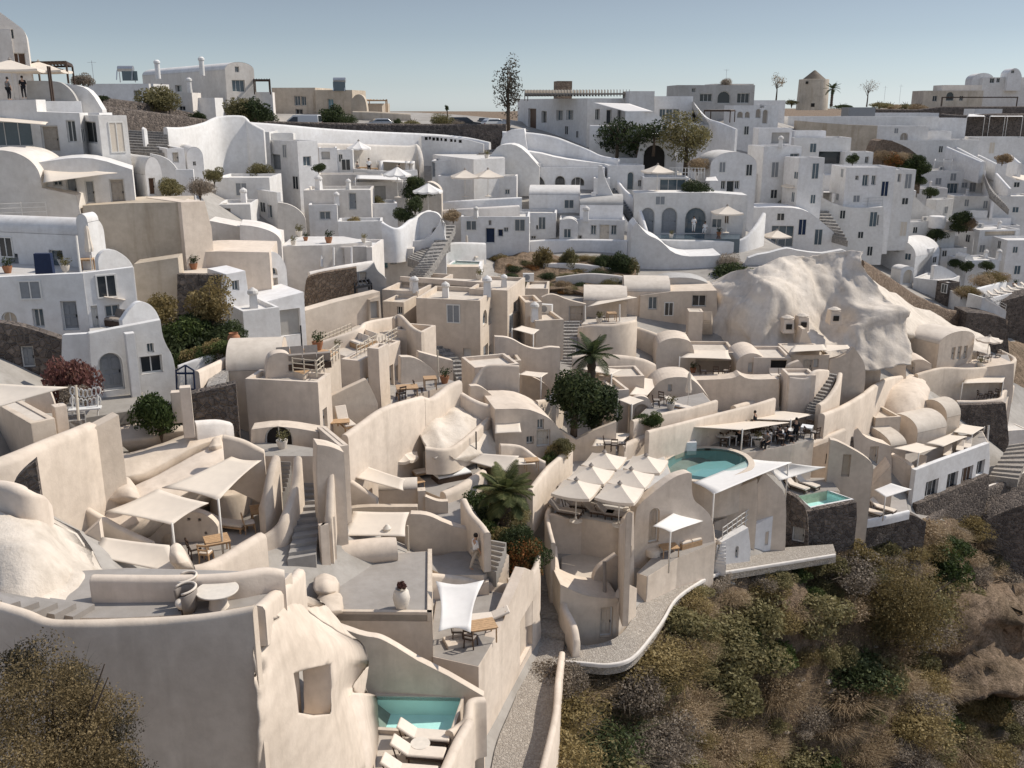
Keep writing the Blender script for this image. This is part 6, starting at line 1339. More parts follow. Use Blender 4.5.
ribbon('second long cream kerb running to the restaurant',[(540,810,850,49),(680,775,800,51),(800,745,765,53),(960,705,725,55.5),(1040,680,700,57)],.35,'cream')
zt2=gat(640,735,d=52.5).z
deck('terrace floor right of the palm',[(480,775),(800,705),(760,660),(560,700)],zt2-.05,1,'cream','floor')
for i,(x,y)in enumerate(((575,715),(600,700))):place(wc,on_z(*px(x,y),zt2),i,['dark chair under the curved sail, front','dark chair under the curved sail, behind'][i])
tree('broad_tree','broad dark green tree beside the cobbled stair',gat(250,820,d=49.5),4.8,2.1,'leafdk',.13,7000,.2,51,.95,20)
tree('broad_tree','lower dark green tree leaning right beside the terrace house',gat(350,800,d=50.5),3.4,1.5,'leafdk',.12,4000,.16,52,.95,14)
palm('young palm rising out of the dark green tree',gat(318,690,d=52.5),3.2,2.0,22,5,'leafdk')
for i,(x,y)in enumerate(((530,760),(560,765),(575,755))):shrub(gat(x,y,d=50.5),.7,'leafy','leaf','low green plants on the cafe terrace wall',group='plants on the cafe terrace wall')
T(764,225)
mass('huge smooth white cave rock with hollows and ridges',[[(-200,215,71.7),(-110,185,70.1),(-20,165,68.7),(60,145,69.0),(130,125,69.6),(230,112,70.2),(320,112,70.2),(392,118,69.6)],[(-240,260,71.3),(-140,235,69.7),(-30,200,67.9),(60,180,68.3),(150,165,69.6),(250,155,70.2),(330,150,70.0),(385,170,69.2)],[(-250,310,71.0),(-150,300,69.3),(-40,250,67.1),(40,215,67.4),(130,230,68.8),(220,240,69.6),(330,240,69.0),(450,255,68.8)],[(-250,360,70.6),(-150,350,69.0),(-60,330,66.8),(60,280,66.8),(150,300,68.1),(240,320,69.0),(360,300,67.9),(520,320,68.3)],[(-240,420,70.0),(-150,410,68.6),(-50,400,66.4),(70,370,66.4),(170,380,67.3),(270,400,68.1),(400,370,67.3),(560,400,67.7)],[(-200,500,69.2),(-140,480,68.0),(-40,470,66.0),(70,470,66.1),(180,470,66.6),(290,480,67.1),(420,460,66.7),(590,480,67.1)],[(-180,560,68.3),(-120,560,66.7),(-30,560,64.9),(80,560,65.2),(200,560,65.6),(310,560,66.0),(440,560,66.0),(600,550,66.4)]],10,9,'rock',.36,.5,seed=5,thick=10,drop=.25,octv=6,fall=1.7)
mass('smooth pale rock slope below the brown stone wall',[[(370,165,79),(430,215,82),(520,270,85),(620,335,88),(720,372,90),(800,402,91),(880,455,90)],[(400,235,77),(480,290,80),(560,335,82.5),(650,378,85),(740,405,87),(820,435,88),(890,480,88)],[(430,300,76.5),(510,340,78.5),(590,380,80.5),(670,410,83),(750,430,85),(820,460,86),(895,490,86.5)],[(470,420,74),(540,430,76),(610,450,79),(690,470,81.5),(760,480,83.5),(830,500,85),(890,520,85.5)]],4,4,'rock',.22,.5,seed=9,thick=4)
for x,y,lb in((95,398,'left small chimney block on the cave rock'),(153,390,'right small chimney block on the cave rock'),(280,365,'small vent hood high on the cave rock')):
 d={95:65.6,153:66,280:67}[x];A=gat(x,y,d=d);t=empty('chimney',lb,'chimney',A);MB().box((0,.4,.0),(1.0,1.4,1.2),0,.85).build('wall','cream',t);MB().box((0,-.31,0),(.5,.06,.45)).build('opening','void',t);MB().lathe([(.5,.6),(.55,.72),(.2,.9)],(0,.3,0),10).build('cap','roofc',t)
plate('smooth tapering flue buttress on the cave rock',[(135,480),(150,410),(165,410),(195,480)],(165,470),0,1.5,'cream',d=65)
plate('white ledge wall with a flowing top above the cave rock',[(-60,190),(-60,130),(20,110),(90,92),(130,100),(230,112),(310,98),(325,118),(225,145),(100,160)],(100,150),-4,1,'white',d=79,sm=2)
ribbon('brown dry-stone wall running down the ridge',[(380,135,170,84),(430,165,205,87),(520,225,255,91),(580,265,295,94),(640,295,330,96),(720,330,365,98),(800,340,400,99),(880,352,440,99),(955,372,480,98)],1.0,'brownstone',cat='stone wall',name='stone_wall',below=4)
plate('dark stone corner bastion at the end of the ridge',[(800,480),(800,345),(890,350),(955,372),(965,500),(900,500)],(880,470),-2,4,'darkstone',d=97,name='stone_wall',cat='stone wall')
box('white barrel-vaulted house with navy doors',597,125,222,38,432,692,'white',[('R','d',604,158,622,212,'doorb'),('R','d',632,160,648,206,'glassb'),('R','d',652,155,668,202,'glassb'),('R','w',648,92,671,112,'glass'),('L','w',512,78,531,105,'grey')],d=112,rise=2.3,vault='L')
box('small white arched porch on the vaulted house',540,178,235,20,('m',2),592,'white',[('R','a',549,176,585,232,'doorc')],d=108,rise=.5,vault='R')
box('white terrace block below the vaulted house',722,222,330,50,590,772,'white',d=106)
box('grey stone end of the white terrace block',724,228,320,20,('m',2),772,'darkstone',[('R','d',742,258,768,318,'doorc')],d=104)
box('white house with paired windows right of the vaulted house',700,92,175,10,('m',5),800,'white',[('R','w',742,118,758,150,'glassb'),('R','w',770,130,782,155,'glassb')],d=118)
box('white upper house with a dark planted roof on the right',695,45,110,6,('m',5),850,'white',[('R','w',835,70,848,100,'glassb')],d=124)
box('big white house with two doors at the right edge',850,20,210,10,('m',6),1010,'white',[('R','d',968,85,980,120,'glassb'),('R','d',985,82,997,115,'glassb'),('R','h',870,25,990,42,'tan')],d=120)
box('white right-edge house with a broad roof',960,60,220,0,('m',5),1100,'white',d=117)
plate('white scalloped gable among the right houses',[(785,180),(790,125),(805,113),(825,125),(832,180)],(808,170),20,2,'white',d=114)
box('white lower row of houses with small windows',800,140,215,8,('m',5),930,'white',[('R','w',880,140,895,160,'glassb')],d=113)
plate('white slanting stair wall right of the vaulted house',[(672,240),(672,160),(700,158),(776,205),(778,240)],(720,230),20,.6,'white',d=109)
box('white planter terrace with dry grass',775,268,330,20,('m',3),850,'white',d=103)
for i,(x,y,m,r,d)in enumerate(((805,268,'gold',1.8,103),(780,266,'dry',1.3,103),(830,268,'dry',1.2,103),(860,225,'dry',2.0,107),(900,215,'gold',2.0,108),(930,208,'dry',1.6,109),(800,165,'leafdk',1.3,112),(755,150,'leafdk',1.2,114),(675,40,'leafdk',2.0,120),(880,160,'leafdk',1.2,112))):
 shrub(gat(x,y,d=d),r,'brush' if m!='leafdk' else 'leafy',m,['golden grass clump on the planter terrace','dry grass at the left of the planter terrace','dry grass at the right of the planter terrace','tawny plants on the long right planter, left end','tawny plants on the long right planter, middle','tawny plants on the long right planter, right end','dark shrub by the scalloped gable','dark shrub by the paired windows','dark round shrub beside the planted roof','dark shrub on the lower row'][i])
ribbon('white planter wall of the long right planter',[(830,250,275,104),(900,232,258,106),(950,218,245,108)],.5,'white',below=2)
zr=gat(950,275,d=104).z
deck('white sun terrace with a row of loungers on the far right',[(860,262),(905,300),(1060,262),(1060,232),(960,245)],zr,2.5,'white','floorw',par=.5,edges=[1])
for i in range(6):place(ln,on_z(*px(905+i*26,285-i*7),zr),2.3,'cushioned lounger in the row on the far-right sun terrace','row of loungers on the far-right terrace')
plate('dark stone wall under the far-right sun terrace',[(930,420),(940,300),(1060,268),(1060,420)],(1000,400),-2,3,'darkstone',d=102,name='stone_wall',cat='stone wall')
plate('pointed white prow terrace beside the stone bastion',[(850,345),(860,285),(890,290),(955,340),(950,362),(900,362)],(900,350),10,3,'white',d=99)
railing('white frame railing on the prow terrace',[gat(868,300,d=98.5),gat(950,345,d=97.5)],1.0,'pole',step=1.5)
def hut(lb,xc,yc,yb,yaw,L,Rr,d,win=(),**k):return box(lb,xc,yc,yb,yaw,L,Rr,k.pop('mat','cream'),win,d=d,**k)
hut('cream hut with a wide dark opening at the foot of the rock',-40,522,620,-2,('m',4),108,61.5,[('R','h',25,530,88,608,'void')])
sofa1=sofa('cream sofa inside the wide dark opening',1.5,'cushion');place(sofa1,gat(58,608,d=60.6),0)
plate('rounded cream side screen of the wide-opening hut',[(85,625),(90,560),(110,545),(140,535),(160,560),(162,625)],(120,610),10,.4,'cream',d=60.5)
hut('cream hut with a bright flat roof and panelled door',105,512,600,0,('m',4),258,62,[('R','d',155,530,190,582,'doorc'),('R','w',196,528,215,560,'frame')],par=.1)
sail('bright cream flat canopy on the panelled-door hut',[(100,500,'d',60.8),(250,492,'d',60.8),(235,470,'d',64),(120,472,'d',64)],'cloth',.04,.02)
sail('cream canopy triangle right of the panelled-door hut',[(235,500,'d',62),(345,486,'d',63),(330,472,'d',66),(240,470,'d',65)],'cloth',.05,.04)
plate('cream screen with a curved shoulder beside the canopy triangle',[(255,600),(258,530),(300,520),(330,505),(352,480),(375,510),(398,545),(400,600)],(320,580),6,.4,'cream',d=63)
plate('cream gabled cave front with one window',[(360,600),(362,480),(375,458),(398,447),(420,455),(440,480),(442,600)],(400,560),6,3,'cream',[('R','w',388,490,410,518,'glass')],d=70,name='house',cat='house')
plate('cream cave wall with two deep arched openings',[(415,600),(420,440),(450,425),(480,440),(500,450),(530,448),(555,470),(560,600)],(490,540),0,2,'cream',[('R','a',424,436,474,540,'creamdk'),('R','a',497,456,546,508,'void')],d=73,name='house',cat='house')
stairs('dark steps curving up between cream walls at the restaurant',(165,735,225,745),(255,582,290,588),-23.0,-21.0,13,curve=[(200,665,250,675)],mat='step')
ribbon('cream wall left of the curving restaurant steps',[(100,595,690,59),(160,600,700,59),(205,570,690,59.5),(250,570,600,61)],.35,'cream',below=3)
ribbon('cream wall right of the curving restaurant steps',[(215,705,745,57),(250,680,725,58),(290,620,690,59.5),(300,580,650,61)],.4,'cream',below=3)
plate('cream sloping wall with a narrow door right of the steps',[(300,700),(305,590),(380,565),(458,540),(462,620),(440,690)],(380,680),-6,1.5,'cream',[('R','d',370,586,392,630,'creamdk')],d=68.5)
box('pale wall with a dark doorway left of the curving steps',96,592,700,0,('m',2),205,'cream',[('R','d',117,622,140,680,'glass')],d=58.5)
plate('big rounded cream retaining wall in front of the arches',[(450,640),(460,590),(500,555),(560,540),(620,525),(660,548),(660,640)],(560,620),-4,3,'cream',[('R','a',560,536,594,590,'creamdk')],d=75.5,sm=0)
mass('bulging cream rock dome beside the wavy wall',[[(470,600,73.5),(520,592,75),(580,590,75),(640,620,74)],[(462,650,71.5),(530,640,71),(600,640,71),(650,660,72)],[(455,720,70),(530,720,69),(600,715,69),(640,700,70.5)],[(450,790,69),(530,790,68.5),(590,780,68.5),(640,750,70)]],5,5,'cream',.12,.5,name='rock',cat='rock',seed=3,thick=3)
ribbon('long wavy cream wall rising to the rock dome',[(228,742,800,56.5),(300,715,780,59),(380,670,760,63),(440,625,730,67),(490,600,700,71),(540,592,670,73.5)],.5,'cream',below=3)
box('cream house with panelled doors and an arched roof',690,470,560,30,560,830,'cream',[('R','d',738,482,752,530,'doorc'),('R','d',762,478,776,528,'doorc'),('R','d',786,476,800,525,'doorc')],d=77,rise=1.0,vault='R')
rum=umbrella('flat round cream umbrella at the end of the row',False,2.6,2.2,'cloth',peak=.35);place(rum,gat(876,530,d=79),0)
ribbon('curving cream parapet of the end terrace',[(600,585,640,74.5),(700,560,620,76),(800,562,600,77),(900,555,580,78.5),(970,540,575,79.5),(985,520,560,82),(930,490,530,85)],.45,'cream',below=3)
zE2=gat(880,540,d=79).z
deck('floor of the end terrace',[(830,560),(975,545),(960,510),(840,515)],zE2-.1,2,'cream','floor')
for i,(x,y)in enumerate(((850,532),(880,538),(920,528))):place(wc,on_z(*px(x,y),zE2),i*2,['dark chair at the left of the end terrace','dark chair under the flat round umbrella','dark chair at the right of the end terrace'][i])
plate('cream cave house wall with a shaded arch at the end',[(640,720),(650,620),(700,590),(770,575),(985,545),(980,660),(760,720)],(800,690),4,3,'cream',[('R','h',672,610,762,690,'creamdk'),('R','h',840,620,935,685,'creamdk')],d=78.5,name='house',cat='house')
sail('cream sail over the end cave house',[(782,624,'d',75.5),(942,620,'d',76.5),(968,574,'d',80),(800,584,'d',79)],'cloth',.06,.05,poles=[0,1])
ribbon('white wavy parapet above the dark stone base',[(758,690,720,75),(850,690,720,75.5),(930,680,710,76.5),(940,655,690,78),(980,630,660,80)],.4,'cream',below=1)
plate('dark stone base below the wavy parapet',[(755,850),(758,710),(850,708),(952,702),(965,850)],(850,840),2,.6,'darkstone',d=75.2,name='stone_wall',cat='stone wall')
for i,(x,y)in enumerate(((850,685),(880,684),(905,680))):place(wc,gat(x,y,d=77),i*1.7,['brown chair at the left under the end sail','brown chair in the middle under the end sail','brown chair at the right under the end sail'][i])
deck('floor of the end cave terrace',[(758,715),(950,705),(975,650),(760,660)],gat(850,708,d=75.6).z-.3,1,'cream','floor')
T(0,380)
zl=-12.2
sail('large cream sail at the left edge above the cream block',[(-90,70,-10.6),(-70,12,-10.4),(268,30,-10.3),(-20,112,-10.8)],'cloth',.12,.06)
box('cream block with a flat top under the left-edge sail',120,172,275,46,-60,216,'cream',d=29.5,par=.05)
box('cream square pier at the end of the left-edge terrace',214,108,190,40,('m',.5),262,'cream',d=31)
plate('cream sloping end wall under the left-edge sail',[(90,130),(100,75),(150,60),(195,40),(218,100),(218,130)],(150,125),20,.4,'cream',d=32,ext=0)
t=empty('garden_bench','white ornate wrought-iron bench beside the lane','bench',gat(340,130,d=32.5));bf=Face(t.location,15);off=-t.location;m=MB()
for j in range(2):
 m=MB()
 for i in range(7):
  cx_,cy_=285+i*17,55+j*38-abs(i-3)*4
  for k in range(10):a,b_=2*PI*k/10,2*PI*(k+1)/10;m.beam(bf.hit(*px(cx_+9*math.cos(a),cy_+16*math.sin(a)),j*-.2),bf.hit(*px(cx_+9*math.cos(b_),cy_+16*math.sin(b_)),j*-.2),.045)
 m.build('scroll_back','frame',t,loc=off)
MB().box(bf.hit(*px(335,112),.25),(1.3,.45,.06),R(15)).build('seat','frame',t,loc=off)
for x in(285,385):MB().beam(bf.hit(*px(x,140),.2),bf.hit(*px(x,60),.2),.05).build('leg','frame',t,loc=off)
shrub(gat(285,60,d=33.5),.9,'leafy','drygrey','grey-leaved plant behind the white bench')
tag(MB().tube([gat(310,160,d=31.5),gat(298,20,d=31.5)],.06,8).build('post','rope'),'pale wooden post beside the white bench','post')
ribbon('broad cream parapet rising from the left edge to the lane',[(-40,318,370,27.5),(60,282,330,28),(180,232,280,29),(290,190,235,30),(352,165,215,30.8)],.75,'cream',below=4)
stairs('narrow dark lane steps beside the broad parapet',(250,175,335,165),(262,85,330,80),-13.0,-12.6,4)
strip('lane by the arched entrance',[(330,150,560,115,-14.0),(400,60,570,40,-14.1),(430,20,700,10,-14.2)],'lane',name='lane')
shrub(gat(628,150,d=35.5),1.25,'leafy','leaf','round bright green bush beside the dark stone wall',h=1.9)
plate('dark volcanic stone wall right of the round green bush',[(680,200),(690,70),(800,45),(928,15),(930,150),(880,165)],(800,140),14,.7,'darkstone',d=36.5,name='stone_wall',cat='stone wall')
ribbon('cream coping on the dark volcanic stone wall',[(690,66,80,36.3),(800,40,60,36.8),(928,12,30,37.2)],.35,'cream',below=.1,sm=2)
for x,y,d,h,lb in((702,132,35.6,1.1,'left cream gate pier by the stone wall'),(744,190,34.6,2.0,'right cream gate pier by the stone wall')):q=P(*px(x,y),d);tag(MB().box((q.x,q.y,q.z+h/2-.2),(.48,.48,h+.4),.3).build('gate_pier','cream'),lb,'pier')
ribbon('low pale wall at the foot of the plain house',[(765,160,190,35),(850,155,200,35.5),(905,165,205,36)],.5,'ivory',below=1)
box('cream tower with a panelled cream door above the court',218,292,525,60,148,296,'cream',[('R','d',236,332,290,508,'doorc')],d=30,par=.05)
plate('tall cream back wall of the carved amphitheatre',[(285,640),(268,258),(350,200),(468,138),(472,250),(455,300),(445,400),(430,640)],(300,500),46,.6,'cream',d=30.6)
plate('dark rubble wall behind the rounded tower',[(40,520),(45,420),(80,370),(140,320),(165,480),(165,520)],(110,500),20,.5,'darkstone',d=27,name='stone_wall',cat='stone wall')
am=empty('carved_amphitheatre','cream rough-plastered stepped benches carved above the court','amphitheatre',gat(640,330,d=31))
mass('',[[(455,170,35.9),(540,150,36.3),(640,160,36.5),(740,185,36.3)],[(465,250,35.1),(560,235,35.3),(640,215,35.7),(755,198,35.9)]],5,5,'cream',.06,.9,name='upper_bench',seed=21,thick=1.6,parent=am)
mass('',[[(428,282,34.5),(510,285,34.7),(640,245,35.3),(760,205,35.9),(865,205,36.1)],[(440,300,33.9),(510,305,33.9),(640,262,34.5),(770,222,35.2),(875,218,35.5)],[(432,390,32.9),(510,385,32.9),(620,345,33.7),(770,265,34.7),(870,235,35.3)]],5,5,'cream',.05,.9,name='middle_bench',seed=22,thick=1.6,parent=am)
mass('',[[(350,490,31.9),(480,440,32.5),(620,375,33.3),(770,290,34.3),(915,235,35.3)],[(400,515,31.4),(540,470,31.9),(660,400,32.9),(800,315,33.9),(922,245,35.0)],[(410,620,30.7),(550,560,31.2),(690,480,32.3),(830,390,33.3),(915,290,34.5)]],5,5,'cream',.03,.9,name='lower_bench',seed=23,thick=2.0,parent=am)
mass('lumpy cream boulder seat in the amphitheatre',[[(425,400,32.1),(460,380,32.3),(505,380,32.3),(530,410,32.1)],[(425,440,31.6),(470,430,31.4),(510,430,31.4),(545,440,31.6)],[(430,470,31.3),(470,465,31.2),(510,465,31.2),(545,460,31.3)]],4,4,'cream',.05,1.5,name='boulder',cat='boulder',seed=24,thick=.7)
mass('small rough cream finial on the lower bench',[[(820,258,34.6),(840,228,34.8),(868,228,34.8)],[(820,266,34.4),(845,262,34.3),(872,258,34.5)]],4,4,'cream',.03,2,name='boulder',cat='boulder',seed=25,thick=.4)
plate('cream wall behind the amphitheatre to the plain house',[(560,200),(600,150),(720,130),(760,190),(760,230)],(650,195),10,.4,'cream',d=37)
ribbon('low lit wall rising from the amphitheatre to the twin stairs',[(880,215,250,33.5),(960,235,290,33.6),(1040,275,330,33.8)],.35,'cream')
zc3=-18.3
deck('sunken court floor under the sails',[(430,640),(640,690),(800,740),(1010,610),(1100,430),(900,470),(620,540)],zc3,1.2,'cream','floor')
s1=[(412,520,-15.7),(620,430,-15.4),(822,486,-15.6),(678,572,-15.9)]
sail('near cream sail over the sunken court',s1,'cloth',.12,.09,poles=[3],pole_to=zc3)
sail('far cream sail over the sunken court',[(638,426,-15.5),(912,303,-15.0),(1030,318,-15.2),(860,476,-15.7)],'cloth',.15,.12,poles=[3],pole_to=zc3)
plate('half-round cream shelter wall under the near sail',[(520,650),(525,600),(600,590),(660,560),(740,520),(790,520),(840,550),(868,595),(868,640),(800,660)],(700,640),4,.4,'cream',[('R','w',738,543,750,553,'void'),('R','w',780,545,792,556,'void'),('R','w',806,598,816,608,'void')],zb=zc3)
ribbon('low cream bench against the half-round shelter',[(530,590,620),(620,592,625),(690,600,640)],.6,'cream',zb=zc3,below=.5)
bx=sharp(MB().lathe([(.95,0),(.95,1.15),(.88,1.25),(.5,1.27)],n=28).build('round_plinth','cream'),40);bx.location=on_z(*px(912,525),zc3);tag(bx,'round cream plinth at the back of the court','plinth')
pot_plant('white urn with a grassy plant behind the round plinth',on_z(*px(990,482),zc3+.3),.5,1.1,'olive','clay',.75)
tt=wood_table('wooden table in front of the near sail',1.0,1.0,.76);place(tt,on_z(*px(860,690),zc3),.45)
tt2=place(tt,on_z(*px(1035,565),zc3),.35,'wooden table at the right end of the court');
dl=lounger('cream daybed behind the wooden court table','wood','cushion',R(20));place(dl,on_z(*px(890,588),zc3),PI-.25)
place(wc,on_z(*px(770,700),zc3),.6,'dark chair left of the wooden court table');wcc=chair('wooden chair with an oatmeal cushion in the court');place(wcc,on_z(*px(815,718),zc3),1.4);place(wcc,on_z(*px(985,600),zc3),.4,'wooden chair beside the right-hand court table')
mass('white sculpted rounded urn lump at the front of the court',[[(672,655,26.8),(690,640,27),(712,650,26.9)],[(668,690,26.4),(700,690,26.1),(735,690,26.5)],[(672,718,26.2),(705,722,26),(745,718,26.3)]],5,5,'cream',.02,2,name='sculpture',cat='sculpture',seed=27,thick=.7)
sail('wide cream sail lying low in front of the court',[(342,692,-15.9),(402,620,-15.7),(668,652,-15.7),(742,775,-16.2)],'cloth',.1,.06)
deck('cream roof below the wide low sail',[(330,720),(420,640),(680,670),(740,790),(420,800)],-16.9,2.5,'cream','roofc')
stairs('small dark steps running down from the panelled door',(430,645,478,620),(282,520,305,500),-17.6,-15.6,9)
ribbon('cream flank wall beside the small dark steps',[(298,475,520,30.6),(400,535,590,30.4),(500,590,640,30.2),(600,636,680,30)],.3,'cream')
plate('cream wedge wall below the small dark steps',[(268,668),(390,560),(398,640),(352,690)],(350,680),12,.5,'cream',d=28.6)
ribbon('thick rounded cream wall along the front of the court',[(720,735,770,29.5),(800,725,765,29.6),(880,690,735,30.3),(960,640,690,31),(1030,600,650,31.7)],.55,'cream',below=2)
ribbon('rounded cream tower parapet at the left edge',[(-80,400,520,23.2),(0,398,520,23),(80,418,525,22.8),(140,445,530,23),(168,478,560,23.8),(150,470,560,25)],.5,'cream',below=5)
mass('smooth sunlit cream rock skirt below the rounded tower',[[(-80,500,22.9),(0,515,22.6),(90,540,22.4),(160,540,22.8),(185,520,23.6)],[(-80,560,22.4),(0,585,21.9),(100,600,21.8),(190,590,22.4),(240,600,23.4)],[(-80,650,21.8),(0,660,21.3),(110,660,21.2),(220,665,21.9),(300,690,23)],[(-80,740,21.4),(0,740,20.9),(120,740,20.8),(240,735,21.5),(340,755,22.6)],[(-80,860,20.9),(0,860,20.5),(120,860,20.5),(240,860,21.2),(360,860,22)]],5,5,'rock',.1,.8,seed=31,thick=2)
T(0,573)
zf=-13.25
fg=empty('terrace_house','big foreground cream terrace house with a curving parapet and shaded wall','house',on_z(*px(500,200),zf))
offf=-fg.location
deck('',[(-100,125),(190,180),(500,178),(800,160),(1003,128),(1080,80),(1150,0),(900,-10),(500,-20),(330,-10),(0,40),(-100,60)],zf,3,'cream','floor',parent=fg)
ribbon('',[(-100,92,160,19.3),(0,120,180,19.1),(100,150,200,18.9),(190,184,230,18.7),(330,187,235,18.65),(500,182,230,18.7),(660,175,225,18.75),(800,163,215,18.7),(930,143,200,18.65),(1003,130,190,18.6)],.32,'cream',parent=fg,below=9)
ribbon('',[(360,8,105),(520,10,105),(700,10,102),(900,2,95),(1040,-20,70),(1120,-10,60)],.35,'cream',zb=zf,parent=fg,below=1.0)
st_l=[]
for i in range(6):
 z=zf+.17*(i+1);x0=372-i*73;o=MB();q=[on_z(*px(x0,122-i*3+0),z),on_z(*px(x0-85,172-i*9),z),on_z(*px(-160,95),z),on_z(*px(-60,60),z)]
 o.prism([(p.x,p.y)for p in q],zf-.2,z);oo=o.build('step','floor',fg,loc=offf)
mass('sunlit rock bulge above the foreground steps',[[(-100,-60,22.6),(60,-60,22.6),(200,-60,22.6),(330,-40,23),(365,0,23.4)],[(-100,0,21.6),(60,0,21.5),(200,-5,21.7),(320,0,22),(358,25,22.6)],[(-100,60,20.9),(60,65,20.8),(180,70,20.9),(290,85,21.2),(350,60,22)],[(-100,100,20.5),(60,112,20.4),(180,120,20.5),(290,118,20.9),(345,108,21.5)]],5,5,'rock',.08,.9,seed=33,thick=1.5)
rt2=round_table('round cream pedestal table on the foreground terrace',.57,.54);place(rt2,on_z(*px(862,133),zf),0)
tc=tub_chair('wicker tub chair behind the round pedestal table');place(tc,on_z(*px(738,105),zf),.2,None,None,.85);place(tc,on_z(*px(735,152),zf),.6,'wicker tub chair nearest the foreground parapet',None,.85)
tag(MB().box(Face(on_z(*px(640,182),zf),4).hit(*px(643,310),.1),(.35,.5,1.1),R(4),.8).build('buttress','cream'),'small plaster pier bump on the shaded foreground wall','buttress')
T(255,573)
R_=mass('huge rounded sunlit cream rock flank with a deep square niche',[[(-18,150,18.7),(40,110,20.4),(100,60,22),(165,95,23.2),(190,130,24.2)],[(-12,260,18.6),(60,230,20),(140,190,21.4),(230,190,23),(260,210,24.2)],[(-6,360,18.6),(60,340,19.8),(160,310,21),(270,280,22.7),(335,280,24.2)],[(0,470,18.7),(70,470,19.7),(170,440,20.9),(290,400,22.6),(355,370,24.4)],[(5,580,18.8),(80,600,19.7),(190,590,21),(300,560,22.7),(352,470,24.7)],[(8,700,19),(90,720,19.9),(200,720,21.2),(320,660,23),(390,570,25)],[(10,900,19.8),(90,900,20.2),(210,900,21.7),(350,850,23.6),(430,760,25.2)]],6,6,'cream',.06,.8,name='rock',cat='rock',seed=35,thick=4.5)
bool_cut(R_,[(152,395),(240,370),(302,358),(305,470),(296,555),(230,560),(172,550),(165,480)],18,22.9)
ribbon('cream parapet climbing at the right end of the foreground terrace',[(6,128,150,18.9),(40,100,140,20.4),(100,50,130,21.8),(150,12,95,23),(172,-18,70,24)],.4,'cream',below=1)
mass('cream rock shoulder running down to the pool',[[(385,478,25.6),(405,478,26),(425,480,26.4)],[(340,560,24.9),(385,560,25.4),(430,560,26)],[(290,660,24.3),(360,660,25),(436,650,25.8)],[(250,860,24),(350,860,24.6),(440,860,25.4)]],6,6,'cream',.05,.9,name='rock',cat='rock',seed=36,thick=3)
full()
zv=-20.0
deck('grey flat roof with a white rim below the twin stairs',[(322,614),(432,615),(432,551),(342,556),(330,585)],zv,4.2,'cream','floor',par=.12,edges=[0,1],pw=.2)
T(255,573)
pot_plant('white tapered vase with a brown plant on the grey roof',on_z(*px(578,142),zv),.36,.95,'plum','clay',.32)
for i,(rows,lb)in enumerate((([[(232,20,31.9),(270,0,32.1),(315,20,31.9)],[(228,55,31.3),(275,40,31.2),(318,50,31.5)],[(232,70,31.1),(280,78,31.0),(318,70,31.3)]],'upper rounded cream block at the left of the grey roof'),([[(222,130,30.9),(270,70,31.3),(335,78,31.3)],[(225,150,30.6),(280,120,30.5),(338,118,30.8)],[(240,165,30.3),(290,155,30.2),(338,150,30.5)]],'lower rounded cream block at the left of the grey roof'))):
 mass(lb,rows,4,4,'cream',.03,1.4,name='block',cat='block',seed=40+i,thick=1)
T(255,380)
a_,b_=on_z(*px(330,690),zv+.35),on_z(*px(556,665),zv+.35)
m=MB();m.tube([a_,b_],.62,20);o=sharp(m.build('roll_wall','cream'),50);tag(o,'long half-round cream roll behind the grey roof','wall')
mass('white rounded end block of the half-round roll',[[(255,655,35.4),(285,632,35.8),(325,650,35.6)],[(248,700,34.8),(290,690,34.4),(335,690,34.8)],[(255,735,34.4),(295,742,34.1),(338,728,34.4)]],5,5,'cream',.02,1.4,name='block',cat='block',seed=44,thick=1.2)
sharp(tag(MB().lathe([(.3,0),(.28,.25),(.14,.38),(.2,.5),(.05,.68)],tuple(on_z(*px(522,622),zv+.7)),14).build('finial','clay'),'small plaster finial on the half-round roll','finial'),50)
tag(MB().tube([on_z(*px(604,672),zv-.5),on_z(*px(604,672),zv-.5)+Vector((0,0,1.3))],.05,8).build('post','rope'),'slim pale post right of the half-round roll','post')
stairs('main dark stair flight curving up between cream walls',(128,720,240,700),(195,300,245,298),-18.8,-15.6,20,curve=[(160,570,254,560),(182,445,262,445),(192,350,268,350)],mat='stepg')
stairs('narrow upper stair flight left of the main flight',(40,500,92,510),(100,320,142,322),-17.6,-15.6,11,curve=[(72,410,128,412)],mat='stepg')
deck('dark lane landing at the head of the twin stairs',[(-40,300),(250,300),(245,270),(140,255),(-40,240)],-15.55,1,'cream','lane')
ribbon('curved cream wall dividing the twin stairs',[(168,298,345,33.9),(163,340,400,33.8),(150,430,490,33.6),(112,530,600,33),(66,590,660,32.9),(-8,635,700,32.6)],.38,'cream',below=2)
ribbon('cream wall with a rounded head left of the narrow flight',[(82,295,345,33.9),(62,350,410,33.5),(45,430,490,33.2),(25,495,560,33.1)],.4,'cream',below=2)
plate('rounded cream skirt of the plain house with an irregular dark cave mouth',[(-20,330),(-15,195),(100,180),(250,205),(248,330)],(120,290),6,1,'cream',[('R','o',38,182,148,268,'void')],d=36.2)
plate('tall cream wall at the right of the main stair head',[(242,420),(244,255),(300,262),(350,285),(358,450),(345,640),(290,640),(262,520)],(300,600),22,.9,'cream',d=33.6)
box('cream block capping the wall at the stair head',335,262,330,30,244,352,'cream',d=34.2,par=.03)
ribbon('cream flank descending on the right of the main flight',[(300,320,400,33.4),(293,450,520,33),(288,545,620,32.8)],.3,'cream',below=2)
for i,(x,y)in enumerate(((245,575),(270,545))):box(['near cream post at the foot of the main flight','far cream post at the foot of the main flight'][i],x+10,y,y+110,30,('m',.25),x+32,'cream',d=32.4+i*.3,par=.02,name='pier',cat='pier')
rc=lounger('reclined cream chair in the half-arch nook','wood','cushion',R(60));place(rc,gat(355,185,d=40),PI/2+.5)
